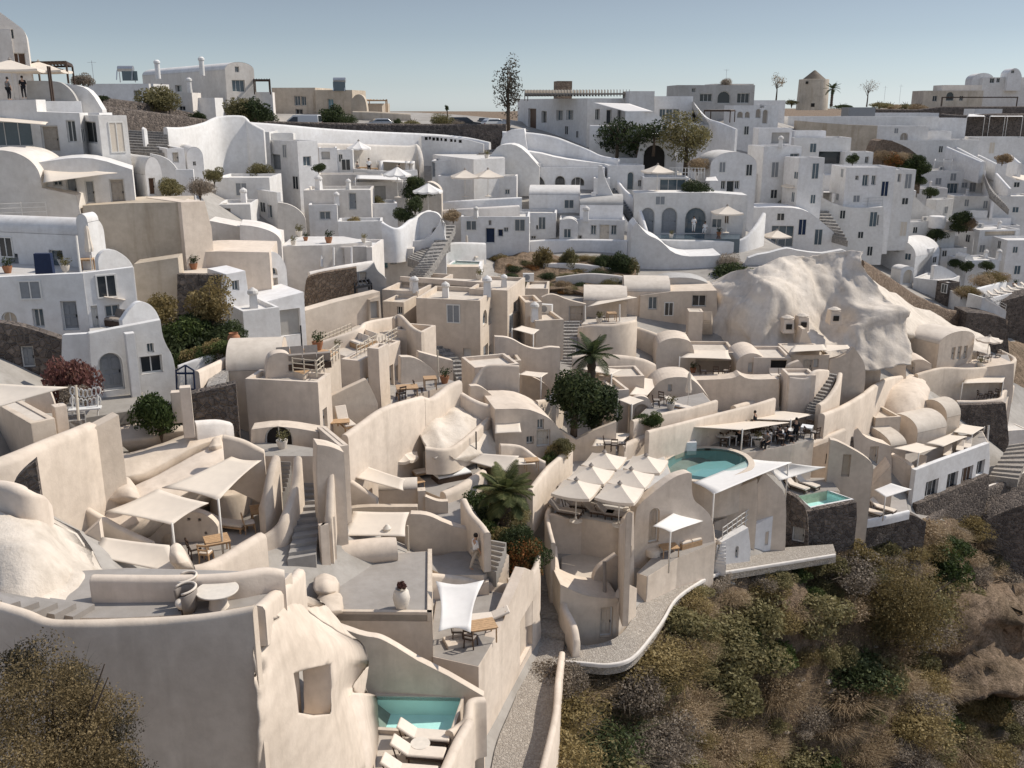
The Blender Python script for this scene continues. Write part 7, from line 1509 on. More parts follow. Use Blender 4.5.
place(tb,gat(330,190,d=39.5),.2,'low wooden table beside the reclined chair',scale=(.9,.7,.55))
ribbon('long curved sunlit cream wall above the middle court',[(352,215,400,38.6),(420,165,350,39.6),(500,110,300,41),(580,82,262,42.4),(655,62,235,44)],.45,'cream',below=2)
ribbon('scooped cream parapet continuing the long curved wall',[(655,62,225,44),(690,70,200,44.6),(730,45,150,45.4),(760,20,120,46),(805,0,110,46.6)],.5,'cream',below=2)
mass('rough sunlit cream rock beside the scooped parapet',[[(640,215,43.5),(700,150,45),(740,140,45.5),(800,100,46.8),(870,120,47),(930,150,47)],[(650,245,42.6),(700,215,43.2),(760,180,44),(820,150,45.2),(880,150,46),(945,190,46.4)],[(680,280,41.6),(740,265,42),(800,235,43),(860,205,44.2),(900,200,45),(945,230,45.6)],[(720,310,41.2),(780,300,41.6),(830,290,42.4),(880,290,43.4),(920,290,44.4),(945,280,45)]],5,5,'rock',.16,1.0,seed=50,thick=2)
ribbon('low cream rim around the foot of the rough rock',[(585,215,260,45),(665,235,270,45),(740,195,240,45.4),(770,120,200,46)],.3,'cream')
ribbon('rounded cream kerb winding up the rough rock',[(670,262,300,41.6),(760,268,300,41.9),(830,225,270,43.4),(920,145,220,46)],.35,'cream',below=1)
zm=-20.4
deck('middle court floor with daybeds',[(560,400),(640,425),(735,465),(905,375),(870,330),(690,330),(580,340)],zm,1.5,'cream','floor')
um=umbrella('round cream umbrella in the middle court',False,2.0,1.4,'cloth',peak=.32);place(um,on_z(*px(580,386),zm),.2)
sail('small cream sail left of the round umbrella',[(392,385,-18.5),(408,330,-18.3),(592,392,-18.5),(585,437,-18.8)],'cloth',.06,.06)
tw=place(tb,on_z(*px(630,425),zm),.5,'low wooden table in the middle court',scale=(.7,.9,.6))
place(dl,on_z(*px(690,375),zm),.45,'cream daybed behind the low wooden table');
mp=empty('mattress_platform','white mattress on a dark platform in the middle court','daybed',on_z(*px(775,388),zm),.5);o=MB().box((0,0,.14),(2.1,1.0,.28)).build('platform','darkwood',mp);o=MB().box((0,0,.36),(2.05,.95,.16)).build('mattress','shirtw',mp);o.modifiers.new('b','BEVEL').width=.05
plate('scalloped cream wall behind the mattress platform',[(560,340),(565,290),(640,292),(690,270),(760,285),(800,296),(850,350),(880,345),(880,365),(700,350)],(720,345),4,.35,'cream',zb=zm)
ribbon('thick low cream wall in front of the mattress platform',[(740,440,475),(800,415,455),(850,385,430),(898,352,400)],.55,'cream',zb=zm)
tag(MB().tube([on_z(*px(872,350),zm),on_z(*px(872,350),zm)+Vector((0,0,2.3))],.04,8).build('lamp_post','iron'),'thin dark pole at the end of the scalloped wall','post')
ribbon('cream wall curving down left of the small sail',[(356,378,500,39),(420,420,520,38.9),(482,462,530,38.8)],.35,'cream')
box('cream rounded bench block below the small sail',486,436,520,6,('m',1.2),640,'cream',d=39.2,par=.02,rise=.35,vault='L')
box('square cream pier right of the bench block',640,438,525,8,('m',.5),672,'cream',d=39,par=.02)
plate('cream stepped wall right of the square pier',[(668,530),(668,458),(720,480),(760,478),(758,520)],(700,515),4,.35,'cream',d=39.2)
sail('broad cream sail over the shaded room',[(338,615,-19.0),(386,518,-18.6),(608,522,-18.6),(592,617,-19.0)],'cloth',.1,.06)
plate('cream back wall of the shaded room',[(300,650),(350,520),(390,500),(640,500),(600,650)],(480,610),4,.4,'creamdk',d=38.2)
plate('long cream wall with a drooping shoulder',[(588,700),(590,565),(612,528),(680,530),(750,565),(830,590),(912,593),(912,640),(745,700)],(700,690),2,.45,'cream',d=36.8)
deck('grey terrace behind the drooping-shoulder wall',[(672,520),(755,475),(832,462),(908,585),(840,592),(760,565),(690,535)],-20.5,1.5,'cream','floor')
deck('passage floor behind the walking man',[(600,700),(740,768),(900,768),(1000,690),(910,630),(740,690)],-21.0,1.2,'cream','floor')
stairs('dark steps climbed by the walking man',(850,735,950,768),(905,625,990,640),-21.0,-19.9,7,mat='stepg')
person('man in white climbing the steps beside the palm',on_z(*px(868,742),-20.95),.5,'walk','shirtw','trou')
ribbon('kerb wall around the palm bed',[(822,465,500,37.5),(850,520,560,36.4),(890,565,610,35.4),(915,600,640,34.6)],.35,'cream',below=1.5)
palm('bushy palm tree standing above the walking man',on_z(*px(985,580),-21.2),1.9,1.9,34,7,'palm')
for x,y,r,m,h in((865,490,1.2,'leaf',1.3),(905,530,1.1,'leafdk',1.2),(930,590,1.1,'leaf',1.1),(955,600,.9,'gold',.9),(1010,520,1.2,'olive',1.4),(940,440,1.0,'olive',1.0)):
 shrub(on_z(*px(x,y+15),-20.9),r,'leafy',m,{865:'bright green bush at the upper end of the palm bed',905:'dark green bush left of the palm trunk',930:'bright green bush beside the steps',955:'yellow-green bush at the foot of the palm',1010:'olive bush right of the palm trunk',940:'olive bush behind the palm'}[x],h=h)
sail('white sail on the terrace behind the palm',[(845,322,-19.0),(890,290,-18.7),(1040,300,-18.6),(1000,365,-19.1)],'cloth',.08,.05)
box('cream terrace house behind the palm',930,190,300,10,('m',4),1080,'cream',d=47,par=.25)
sail('upper white sail on the cream terrace house',[(925,180,'d',46),(1060,190,'d',46),(1060,150,'d',49),(935,150,'d',49)],'cloth',.05,.04)
T(255,573)
zpl=-22.7
plate('cream diagonal wall behind the turquoise pool',[(300,560),(300,300),(240,200),(236,180),(330,215),(430,250),(490,255),(560,295),(640,345),(760,405),(900,486),(900,520),(600,560)],(600,485),-4,.35,'cream',zb=zpl+.1)
plate('curved cream wall above the diagonal wall',[(690,470),(690,300),(760,310),(850,350),(890,385),(892,480)],(800,430),-2,.4,'cream',d=32.3)
deck('stone-paved sun deck beside the turquoise pool',[(400,800),(425,600),(800,640),(760,900),(400,900)],zpl,2,'cream','floorc')
pool('bright turquoise plunge pool below the diagonal wall',[(438,608),(482,487),(814,492),(768,628)],zpl+.12,.22,.8,'tileteal','water','cream',rimh=.06)
ribbon('rounded cream pool wall right of the turquoise pool',[(905,490,540),(850,500,560),(838,560,620),(800,600,640),(765,620,680)],.35,'cream',zb=zpl,below=2)
ribbon('long rounded cream wall flanking the sun deck',[(845,575,640),(800,650,710),(750,760,820),(700,880,930)],.4,'cream',zb=zpl,below=3)
plate('dark rubble wall right of the sun deck',[(735,900),(790,740),(850,640),(900,535),(905,640),(880,900)],(850,800),58,.6,'darkstone',d=30.6,name='stone_wall',cat='stone wall')
l1=lounger('oatmeal lounger nearest the turquoise pool','darkwood','cushion');place(l1,on_z(*px(668,668),zpl),PI-.12);place(l1,on_z(*px(645,735),zpl),PI-.12,'oatmeal lounger in front of the round side table');place(l1,on_z(*px(610,810),zpl),PI-.12,'oatmeal lounger cut off by the bottom edge')
rs_=round_table('small round side table between the pool loungers',.36,.42);place(rs_,on_z(*px(652,708),zpl),0)
zt3=-21.9
deck('small sunken dining terrace beside the tall right wall',[(700,330),(880,370),(1040,100),(900,60),(720,70),(700,200)],zt3,3,'cream','floor')
sail('narrow white sail over the sunken dining terrace',[(722,232,-20),(712,34,-19.5),(902,30,-19.5),(850,236,-20)],'clothw',.15,.2)
place(tb,on_z(*px(895,262),zt3),.3,'wooden table on the sunken dining terrace',scale=(.9,.9,1));place(wc,on_z(*px(850,290),zt3),1.2,'dark chair in front of the sunken dining table');place(wc,on_z(*px(800,262),zt3),0,'dark chair under the narrow white sail')
place(dl,on_z(*px(905,200),zt3),.2,'cream daybed beside the tall right wall')
box('low rounded cream seat on the sunken terrace',760,290,340,20,('m',.8),860,'cream',d=31.4,par=.02,name='bench',cat='bench')
plate('half-arched cream screen at the back of the sunken terrace',[(850,190),(868,100),(900,40),(920,35),(925,170)],(900,165),0,.35,'cream',d=35.2)
ribbon('cream back wall of the sunken dining terrace',[(690,0,60,34.6),(800,12,60,35),(918,32,100,35.4),(1040,48,110,36)],.35,'cream')
T(510,573)
wA=on_z(*px(-80,640),-26.2);wB=on_z(*px(122,265),-26.2);yw=math.degrees(math.atan2(wB.y-wA.y,wB.x-wA.x))
plate('tall sunlit cream wall along the pebble lane with a blind niche',[(-95,640),(-118,390),(-108,370),(60,-20),(95,-5),(125,225),(122,262),(75,345)],(-80,640),yw,.5,'cream',[('R','h',40,150,88,325,'creamdk')],zb=-26.2)
strip('pebble lane running down to the bottom edge',[(-100,1000,145,1000,-26.1),(-60,700,150,700,-26.1),(10,520,175,520,-26.15),(80,340,205,330,-26.2),(125,240,215,270,-26.0)])
stairs('broad shallow pebble steps between the tall wall and the hut',(112,250,215,262),(100,-60,185,-60),-26.0,-24.9,4,mat='path')
full()
strip('pebble lane climbing past the umbrella deck',[(535,558,556,562,-24.9),(522,520,552,524,-24.0),(528,480,556,488,-23.2),(548,455,585,452,-22.8),(570,442,600,440,-22.5)])
T(510,573)
strip('pebble lane sweeping right below the hut',[(205,345,205,262,-26.3),(300,352,300,285,-26.35),(390,358,410,258,-26.4),(480,330,470,200,-26.5),(560,240,510,120,-26.7),(600,180,560,70,-26.9),(650,105,620,30,-27.1),(720,50,700,-25,-27.3),(811,4,790,-55,-27.7),(1055,-37,965,-90,-28.2),(1285,-73,1272,-114,-28.6)])
ribbon('low pale kerb along the outer edge of the sweeping lane',[(215,346,354,-26.3),(300,353,361,-26.35),(390,358,366,-26.4),(480,330,340,-26.5),(560,240,250,-26.7),(605,176,186,-26.9),(650,102,112,-27.1),(720,48,58,-27.3),(811,1,10,-27.7),(930,-20,-12,-27.95),(1055,-40,-32,-28.2),(1280,-76,-68,-28.6)],.14,'ivory',below=.05)
ribbon('low cream wall on the right of the pebble lane',[(205,308,345,36.6),(190,420,470,34.4),(182,535,590,32.6),(158,650,730,31),(120,800,880,29.5)],.3,'cream',below=2)
full();box('dark stone box under the low lane wall',522,655,668,5,('m',1),536,'darkstone',d=37,par=.02,name='stone_block',cat='stone')if 0 else None
T(510,573)
plate('cream hut front with a plain door, in shade',[(205,300),(198,45),(290,88),(345,96),(428,101),(428,262),(350,246),(275,300)],(424,256),10,2.2,'cream',[('R','d',356,135,404,252,'cream')],zb=-26.9,name='hut',cat='hut')
plate('sunlit angular side of the cream hut',[(428,262),(428,101),(470,45),(500,60),(492,150),(465,210)],(428,258),58,.4,'cream',zb=-26.9)
ribbon('curving cream wall between the hut and the pebble steps',[(172,-110,-40,41.5),(180,-30,40,40.6),(205,80,150,39.4),(215,130,210,38.6),(250,200,270,37.6),(262,268,300,37.2)],.4,'cream',below=2)
T(510,380)
zu=-22.5
deck('umbrella deck with loungers above the hut',[(140,520),(445,575),(500,505),(640,385),(590,250),(330,260),(250,320),(180,430)],zu,3.4,'cream','floorw')
ribbon('thin cream rim along the left of the umbrella deck',[(190,450,490),(148,515,545),(150,560,600),(170,640,680)],.25,'cream',zb=zu,below=3)
us=umbrella('square cream umbrella in the front left of the deck',True,2.2,1.95,'cloth',peak=.55,val=.16);us['group']='square cream umbrellas on the deck'
for(x,y),lb in zip(((262,383),(433,398),(320,328),(478,342),(372,275),(537,288)),(None,'square cream umbrella in the front right of the deck','square cream umbrella in the middle left of the deck','square cream umbrella in the middle right of the deck','square cream umbrella in the back left of the deck','square cream umbrella in the back right of the deck')):
 q=on_z(*px(x,y),zu+2.65);place(us,(q.x,q.y,zu),R(-22),lb)
lu=lounger('taupe deck lounger under the square umbrellas','darkwood','cushdk',R(40));nm=['first in the front left pair','second in the front left pair','first in the front right pair','second in the front right pair','in the second row, far left','in the second row, centre left','in the second row, centre right','in the second row, far right']
for i,(x,y)in enumerate(((215,535),(265,510),(345,535),(400,545),(250,470),(330,470),(420,470),(480,450))):place(lu,on_z(*px(x,y),zu),PI-.35,'taupe deck lounger under the square umbrellas, '+nm[i],'taupe loungers on the umbrella deck')
ribbon('cream end wall stepping down from the umbrella deck',[(440,570,640),(455,560,720),(470,520,760)],.3,'cream',zb=zu,below=3)
plate('cream pool-side house with an arched doorway',[(488,800),(488,515),(520,480),(560,448),(640,384),(700,364),(716,368),(716,470),(760,500),(800,545),(805,640),(650,720),(520,800)],(560,730),24,.6,'cream',[('R','a',548,505,588,640,'creamdk')],d=44,ext=0,name='house',cat='house')
plate('cream return of the pool-side house at the deck',[(445,800),(440,575),(488,520),(490,800)],(470,740),40,.4,'cream',[('R','w',466,655,478,700,'glass')],d=42.2)
sail('peaked white sail in front of the arched doorway',[(562,577,'d',42),(692,490,'d',45),(778,550,'d',45),(632,602,'d',41.6)],'clothw',.12,.06,poles=[3],pole_to=-25.2)
zq=-25.2
deck('floor under the peaked white sail',[(500,760),(560,700),(800,560),(810,640),(660,700),(540,775)],zq,1.5,'cream','floor')
place(tb,on_z(*px(625,690),zq),.2,'wooden table under the peaked white sail',scale=(.8,.8,.8));place(ds,on_z(*px(700,650),zq),.5,'cream sofa behind the wooden table under the peaked sail')
for i,(x,y)in enumerate(((562,690),(585,665))):tag(sharp(MB().lathe([(.42,0),(.46,.25),(.42,.42),(.2,.46)],tuple(on_z(*px(x,y),zq)),18).build('pouf','cushion'),50),['round oatmeal pouf in front of the arched doorway','second round pouf beside the arched doorway'][i],'pouf')
ribbon('curving white wall along the lane below the peaked sail',[(525,790,850,-26.6),(600,725,790,-26.7),(660,690,740,-26.9),(740,650,710,-27),(806,618,678,-27.1)],.35,'cream',below=1)
deck('white sunken roof terrace in front of the hut',[(205,655),(440,690),(460,790),(200,790)],-24.7,2,'cream','roofc',par=.35,edges=[0])
plate('cream front wall below the umbrella deck',[(150,800),(145,530),(300,560),(445,580),(440,690),(330,720),(200,720)],(300,690),8,.4,'cream',zb=-24.8)
plate('white slanting slab in the sunken roof terrace',[(330,780),(345,740),(420,690),(445,720),(455,790)],(420,780),14,.4,'cream',d=40.5)
tag(MB().tube([gat(373,860,d=39.4),gat(372,715,d=39.4)],.1,8).build('folded_parasol','cushdk'),'dark folded parasol standing in front of the hut roof','umbrella')
zw=-22.75
pool('large oval green-blue swimming pool by the restaurant',[(592,352),(618,318),(665,290),(720,274),(790,270),(860,278),(915,298),(938,325),(928,352),(870,382),(790,396),(715,392),(640,374)],zw,.4,1.0,'tiledeep','waterd','cream',rimh=.05,drop=2.4,sm=3)
deck('pale sun shelf inside the large oval pool',[(690,372),(700,345),(770,322),(850,318),(890,335),(870,365),(790,385)],zw-.35,.4,'tiledeep','tiledeep',name='pool_shelf',cat='pool step')
deck('pale deck between the umbrellas and the large pool',[(440,290),(560,262),(640,265),(600,330),(590,352),(640,380),(560,400),(480,420)],zu-.12,1.4,'cream','floorw')
q=on_z(*px(672,272),zw);tag(MB().box((q.x,q.y,q.z+.15),(2.0,.8,.9),.1).build('plinth','white'),'white plinth at the left end of the large pool','plinth')
stairs('low dark steps beside the white plinth',(540,300,600,305),(580,265,625,268),-22.6,-22.2,4)
T(680,370,130/1019)
sail('front cream canopy over the restaurant',[(-10,440,'d',51.5),(490,470,'d',51.5),(862,410,'d',54.5),(255,382,'d',56)],'cloth',.04,.02,poles=[1],pole_to=-23.4,name='canopy')
sail('rear cream canopy over the restaurant',[(268,374,'d',56),(870,396,'d',54.5),(1040,348,'d',57),(600,296,'d',60)],'cloth',.04,.02,poles=[1],pole_to=-23.2,name='canopy')
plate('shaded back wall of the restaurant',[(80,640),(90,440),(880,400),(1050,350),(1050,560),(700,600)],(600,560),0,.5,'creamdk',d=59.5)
zR=-23.25
deck('restaurant floor beside the large pool',[(100,610),(430,625),(500,655),(880,585),(1050,545),(1050,500),(400,500),(100,520)],zR,1.6,'cream','floor')
tr=wood_table('white-topped restaurant table',.8,.8,.74,'shirtw');tr['group']='restaurant tables by the large pool'
tsp=[(170,575),(260,560),(330,590),(420,575),(500,570),(590,590),(660,560),(730,520),(800,560),(990,515),(860,540),(560,520),(350,530)]
for i,(x,y)in enumerate(tsp):
 q=on_z(*px(x,y),zR);place(tr,q,.3*i,'white-topped restaurant table under the cream canopies','restaurant tables by the large pool')
 for k in range(3):a=.5+k*2.1+i;place(wc,q+Vector((math.cos(a)*.75,math.sin(a)*.75,0)),a+PI,'dark chair at a white-topped restaurant table','dark chairs in the restaurant')
for i,(x,y,tp)in enumerate(((290,540,'shirtb'),(460,560,'shirtb'),(580,470,'shirtb'),(680,585,'shirtg'),(770,545,'shirtb'),(830,545,'shirtb'),(900,530,'shirtb'))):
 person(['diner at the left of the restaurant','diner near the front canopy pole','waiter in black standing at the back of the restaurant','grey-shirted diner right of the front pole','diner in black between the canopy poles','diner in black left of the rear pole','diner in black right of the rear pole'][i],on_z(*px(x,y+30),zR),i*1.3,'stand' if i in(2,6)else 'sit',tp,'shirtb',group='guests in the restaurant')
ribbon('long thick cream wall top above the restaurant',[(-60,430,450,57),(60,395,415,58.5),(250,345,365,61),(430,315,335,67),(590,270,290,70)],.6,'cream')
ribbon('second cream wall top rising to the rocky roof',[(420,278,330,58.5),(560,240,300,60),(720,212,280,62)],.5,'cream')
mass('lumpy whitewashed rocky roof above the restaurant',[[(620,240,62),(740,212,63),(850,225,63.5),(980,240,64)],[(640,275,60.5),(740,265,61),(860,270,61.5),(990,285,62)],[(660,310,59.5),(760,305,60),(880,318,60.4),(1000,325,61)]],5,5,'rock',.1,1,seed=61,thick=2)
plate('half-round cream screen behind the second wall top',[(585,260),(600,190),(660,135),(760,100),(850,75),(855,230),(720,230)],(720,225),4,.4,'cream',d=63.5)
T(510,380)
ribbon('long shaded cream wall below the cafe terrace',[(440,255,300,49.5),(550,205,265,51),(640,180,240,52.5),(710,175,240,53.6)],.5,'cream')
sail('pale round-ended awning behind the umbrellas',[(322,262,'d',48),(345,208,'d',50),(482,210,'d',50.5),(430,258,'d',48.5)],'cloth',.06,.05,name='awning')
for i,(x,y)in enumerate(((385,268),(410,272),(440,268))):place(wc,gat(x,y+8,d=48.5),i*1.5,['dark chair at the left under the round-ended awning','dark chair in the middle under the round-ended awning','dark chair at the right under the round-ended awning'][i])
sail('broad white sail stretched in front of the large pool',[(722,405,-22.7),(945,312,-22.9),(1110,325,-22.6),(803,452,-22.4)],'clothw',.1,.04,poles=[3],pole_to=-26.5)
plate('curved shaded wall under the broad white sail',[(700,620),(712,415),(805,445),(880,430),(975,390),(975,500),(800,560)],(880,520),2,.5,'cream',d=48.4)
plate('cream terrace wall behind the white balustrade',[(800,680),(805,560),(960,500),(1000,490),(1000,640)],(900,600),22,.5,'cream',d=49)
rp=[on_z(*px(835,640),-26.4),on_z(*px(945,560),-26.0),on_z(*px(1040,505),-25.8)]
railing('white trellis balustrade on the terrace below the broad sail',rp,1.0,'frame',step=.5,rails=3)
plate('white wall with a small arched niche below the balustrade',[(830,760),(832,640),(938,582),(948,660),(948,700)],(830,712),26,.5,'white',[('R','a',888,655,900,700,'door')],zb=-27.5)
plate('white wall with a narrow window right of the balustrade',[(950,720),(955,575),(1020,542),(1050,530),(1050,660)],(1000,668),24,.6,'white',[('R','w',1005,598,1018,650,'doorg')],zb=-28.1)
stairs('short white stair below the balustrade',(795,730,850,740),(815,650,850,640),-27.2,-25.8,7,mat='white')
plate('cream house left of the lane with a taupe window and cream door',[(-60,420),(-60,115),(60,112),(110,128),(160,152),(195,192),(236,252),(236,300),(120,360)],(110,300),14,4,'cream',[('R','w',108,155,133,193,'glassb'),('R','d',105,196,158,262,'doorc'),('R','w',65,222,93,251,'glassb')],d=46,name='house',cat='house')
ribbon('cream wall sloping down along the lane from the house',[(238,255,300,46.5),(195,300,350,45),(140,350,400,43.4),(78,430,480,41)],.35,'cream',below=2)
ribbon('cream wall curving around the small plant court',[(-40,250,320,43.5),(40,258,320,43.8),(100,300,350,43.6),(140,320,360,43.6)],.3,'cream')
for i,(x,y)in enumerate(((160,300),(185,280),(212,258))):shrub(gat(x,y,d=45.4),.8,'leafy',['leaf','gold','olive'][i],['green bush at the foot of the sloping lane wall','yellow-green bush in the small plant court','olive bush at the top of the sloping lane wall'][i])
sail('white sail at the left over the small plant court',[(-60,210,'d',44),(45,205,'d',44),(40,148,'d',46),(-60,140,'d',46)],'cloth',.06,.05)
sail('lower white sail over the small plant court',[(-60,340,'d',42),(100,330,'d',42),(98,308,'d',43.5),(-40,300,'d',43.5)],'cloth',.05,.05)
place(tb,gat(85,355,d=42.6),.2,'small wooden table under the lower white sail',scale=(.6,.6,.9))
plate('sweeping cream wall from the house to the broad tree',[(165,240),(200,195),(260,235),(330,200),(420,165),(420,230),(300,262)],(300,250),6,.35,'cream',d=49.2)
for(x,y,r,m,lb)in((15,620,1.0,'leafdk','dark green bush at the start of the flower bed'),(40,665,1.1,'rust','rust-flowered bush in the flower bed'),(85,690,1.0,'leafdk','dark bush at the right of the flower bed'),(20,720,1.0,'rust','second rust-flowered bush in the flower bed'),(60,735,.9,'rust','rust-flowered bush at the front of the flower bed'),(30,765,.9,'leaf','yellow-green bush at the foot of the flower bed')):shrub(gat(x,y,d=37.5),r,'leafy',m,lb,h=r*1.1)
ribbon('curved cream planter around the rust-flowered bed',[(-10,780,830,36),(60,775,820,36.2),(98,735,800,36.8),(110,690,760,37.4)],.3,'cream')
T(764,380)
zk=-26.3
deck('terrace around the small turquoise pool on the right',[(70,420),(130,456),(250,434),(300,440),(260,385),(150,385)],zk,2,'cream','floor')
pool('small turquoise infinity pool above the dark stone wall',[(132,456),(245,435),(342,468),(182,500)],zk-.05,.2,.7,'tileteal','water','white',rimh=.03,drop=.5)
plate('dark stone wall under the infinity pool, front',[(165,700),(172,518),(365,482),(366,600),(270,690)],(270,610),14,.5,'darkstone',d=51.6,name='stone_wall',cat='stone wall')
plate('dark stone wall under the infinity pool, left end',[(78,720),(85,440),(130,465),(175,515),(172,700)],(130,630),-28,.5,'darkstone',[('R','d',110,580,160,640,'grey')],d=51.3,name='stone_wall',cat='stone wall')
ld=lounger('taupe lounger beside the small infinity pool','darkwood','cushion');place(ld,on_z(*px(125,432),zk),PI*.72);place(ld,on_z(*px(165,422),zk),PI*.72,'second taupe lounger right of the first by the infinity pool')
sail('white flat sail beside the small infinity pool',[(10,350,'d',49.5),(96,328,'d',50),(244,342,'d',53),(60,398,'d',49.5)],'clothw',.06,.04,poles=[1],pole_to=zk)
plate('half-round cream wall at the left of the infinity pool',[(-60,640),(-30,400),(5,365),(50,410),(90,450),(85,640)],(30,560),10,.5,'cream',d=49.2)
ribbon('shaded cream wall running up behind the infinity pool',[(-60,318,420,54),(80,272,400,55.5),(200,235,390,57),(315,190,380,59)],.45,'cream')
plate('cream wing wall with a stepped niche right of the infinity pool',[(240,450),(262,236),(290,240),(420,312),(436,355),(400,430),(366,466),(300,460)],(300,440),-6,.6,'cream',[('R','h',308,293,340,380,'creamdk')],d=54.6)
plate('cream bay of the wing wall with a dark slot',[(150,400),(155,280),(262,240),(262,400)],(240,395),0,.4,'cream',[('R','h',243,290,258,330,'void')],d=56.5)
plate('cream sloping wall left of the windowed house',[(362,600),(372,470),(440,400),(500,335),(505,480),(480,560)],(420,560),-10,2,'cream',d=58)
B1=P(*px(600,510),62.5)
plate('curved white house with a row of four framed windows',[(600,560),(598,355),(700,316),(800,280),(888,248),(890,362),(870,390),(740,470)],(602,520),34,.4,'white',[('R','w',636,396,684,458,'glass'),('R','w',721,366,761,428,'glass'),('R','w',779,343,820,402,'doorbr'),('R','w',838,318,867,372,'glass')],d=62.5,name='house',cat='house')
plate('shaded left flank of the curved white house',[(480,600),(497,292),(540,310),(600,356),(603,560)],(598,520),-44,.5,'cream',d=62.4)
plate('dark stone plinth of the curved white house',[(600,560),(603,490),(700,452),(800,410),(885,372),(888,400),(760,480)],(604,530),34,.6,'darkstone',d=62,name='stone_wall',cat='stone wall')
zh=P(*px(600,372),62.5).z-.2
deck('roof terrace of the curved white house',[(520,330),(602,362),(888,254),(860,200),(700,240),(520,290)],zh,1.2,'cream','floor')
sail('front cream sail on the curved roof terrace',[(508,268,'d',62),(610,290,'d',61.5),(690,264,'d',64.5),(600,246,'d',65)],'cloth',.04,.04,poles=[1],pole_to=zh)
sail('middle cream sail on the curved roof terrace',[(636,248,'d',64.5),(705,262,'d',64),(800,222,'d',68),(745,206,'d',69)],'cloth',.04,.04)
sail('rear cream sail on the curved roof terrace',[(745,204,'d',68),(820,216,'d',68),(868,186,'d',71),(775,172,'d',72)],'cloth',.04,.04,poles=[1,2],pole_to=zh)
for i,(x,y)in enumerate(((620,345),(720,300),(770,280),(800,270))):place(ld,on_z(*px(x,y),zh),1.1,['taupe lounger under the front cream sail','taupe lounger under the middle cream sail','first taupe lounger under the rear cream sail','second taupe lounger under the rear cream sail'][i])
box('cream barrel vault behind the front roof sail',500,262,330,20,340,562,'cream',d=64.5,rise=.9,vault='L')
box('large cream barrel vault, lower part',605,210,300,28,480,720,'cream',d=66.5,rise=1.2,vault='L')
box('large cream barrel vault, upper part',720,150,260,30,610,775,'cream',d=69,rise=1.3,vault='L')
box('low cream parapet court beside the barrel vaults',440,150,200,10,('m',3),540,'cream',d=66,par=.4)
plate('cream wall with a pale door below the barrel vault',[(350,360),(352,200),(370,190),(400,230),(500,260),(505,345),(440,340)],(430,335),6,1.5,'cream',[('R','d',415,262,448,335,'creamdk')],d=62.6)
plate('dark rubble pier beside the pale door wall',[(310,270),(312,225),(352,225),(355,270)],(330,265),0,.8,'darkstone',d=61.5,name='stone_wall',cat='stone wall')
zg=-29.6
deck('small sail terrace below the curved white house',[(368,555),(570,515),(560,470),(420,480)],zg,1.6,'darkstone','floor')
ribbon('white rim wall of the small sail terrace',[(366,520,556),(372,552,560),(470,535,545),(570,512,522)],.25,'white',zb=zg,below=.5)
sail('small white sail over two loungers on the right',[(433,432,-27.5),(478,462,-27.7),(582,430,-27.5),(500,406,-27.2)],'clothw',.06,.05,poles=[1],pole_to=zg)
place(ld,on_z(*px(415,530),zg),PI*.75,'left lounger on the small sail terrace');place(ld,on_z(*px(465,518),zg),PI*.75,'right lounger on the small sail terrace')
plate('dark stone wall below the small sail terrace',[(365,700),(366,560),(470,545),(572,522),(640,560),(600,640)],(470,600),12,1.5,'darkstone',d=57,name='stone_wall',cat='stone wall')
ribbon('long purple-grey stone wall curving along the cliff path',[(505,600,640,60.5),(560,582,660,61),(620,558,680,62),(700,502,640,64.5),(760,468,610,66),(850,435,560,68),(940,402,530,70),(1060,355,500,73)],.5,'darkstone',cat='stone wall',name='stone_wall',below=3.5)
ribbon('pale coping on the cliff path wall',[(505,594,600,60.5),(560,576,582,61),(620,552,558,62),(700,496,502,64.5),(760,462,468,66),(850,429,435,68),(940,396,402,70),(1060,349,355,73)],.6,'ivory',below=.12)
person('walker in dark clothes on the cliff path',gat(702,488,d=66.5),2.5,'stand','shirtg','shirtb');person('walker in a white shirt on the cliff path',gat(728,478,d=67),2.5,'walk','shirtw','shirtg')
stairs('broad cliff path steps at the right edge',(885,385,1000,400),(965,255,1060,240),-33.2,-31.3,9,mat='path')
box('small white pier right of the cliff path steps',962,200,262,10,('m',2),1040,'ivory',d=80,par=.05,name='pier',cat='pier')
plate('dark rock face below the cliff path at the right edge',[(840,640),(860,560),(940,520),(1080,470),(1080,700)],(950,600),-6,3,'darkstone',d=66,name='rock',cat='rock')
tag(MB().tube([gat(878,260,d=70),gat(885,178,d=70)],.09,8).build('post','pole'),'white leaning post at the end of the curved roof terrace','post')
full()
tree('broad_tree','big loose olive-green tree on the slope below the right houses',gat(895,660),7.6,3.7,'gold',.085,21000,.25,71,.92,34)
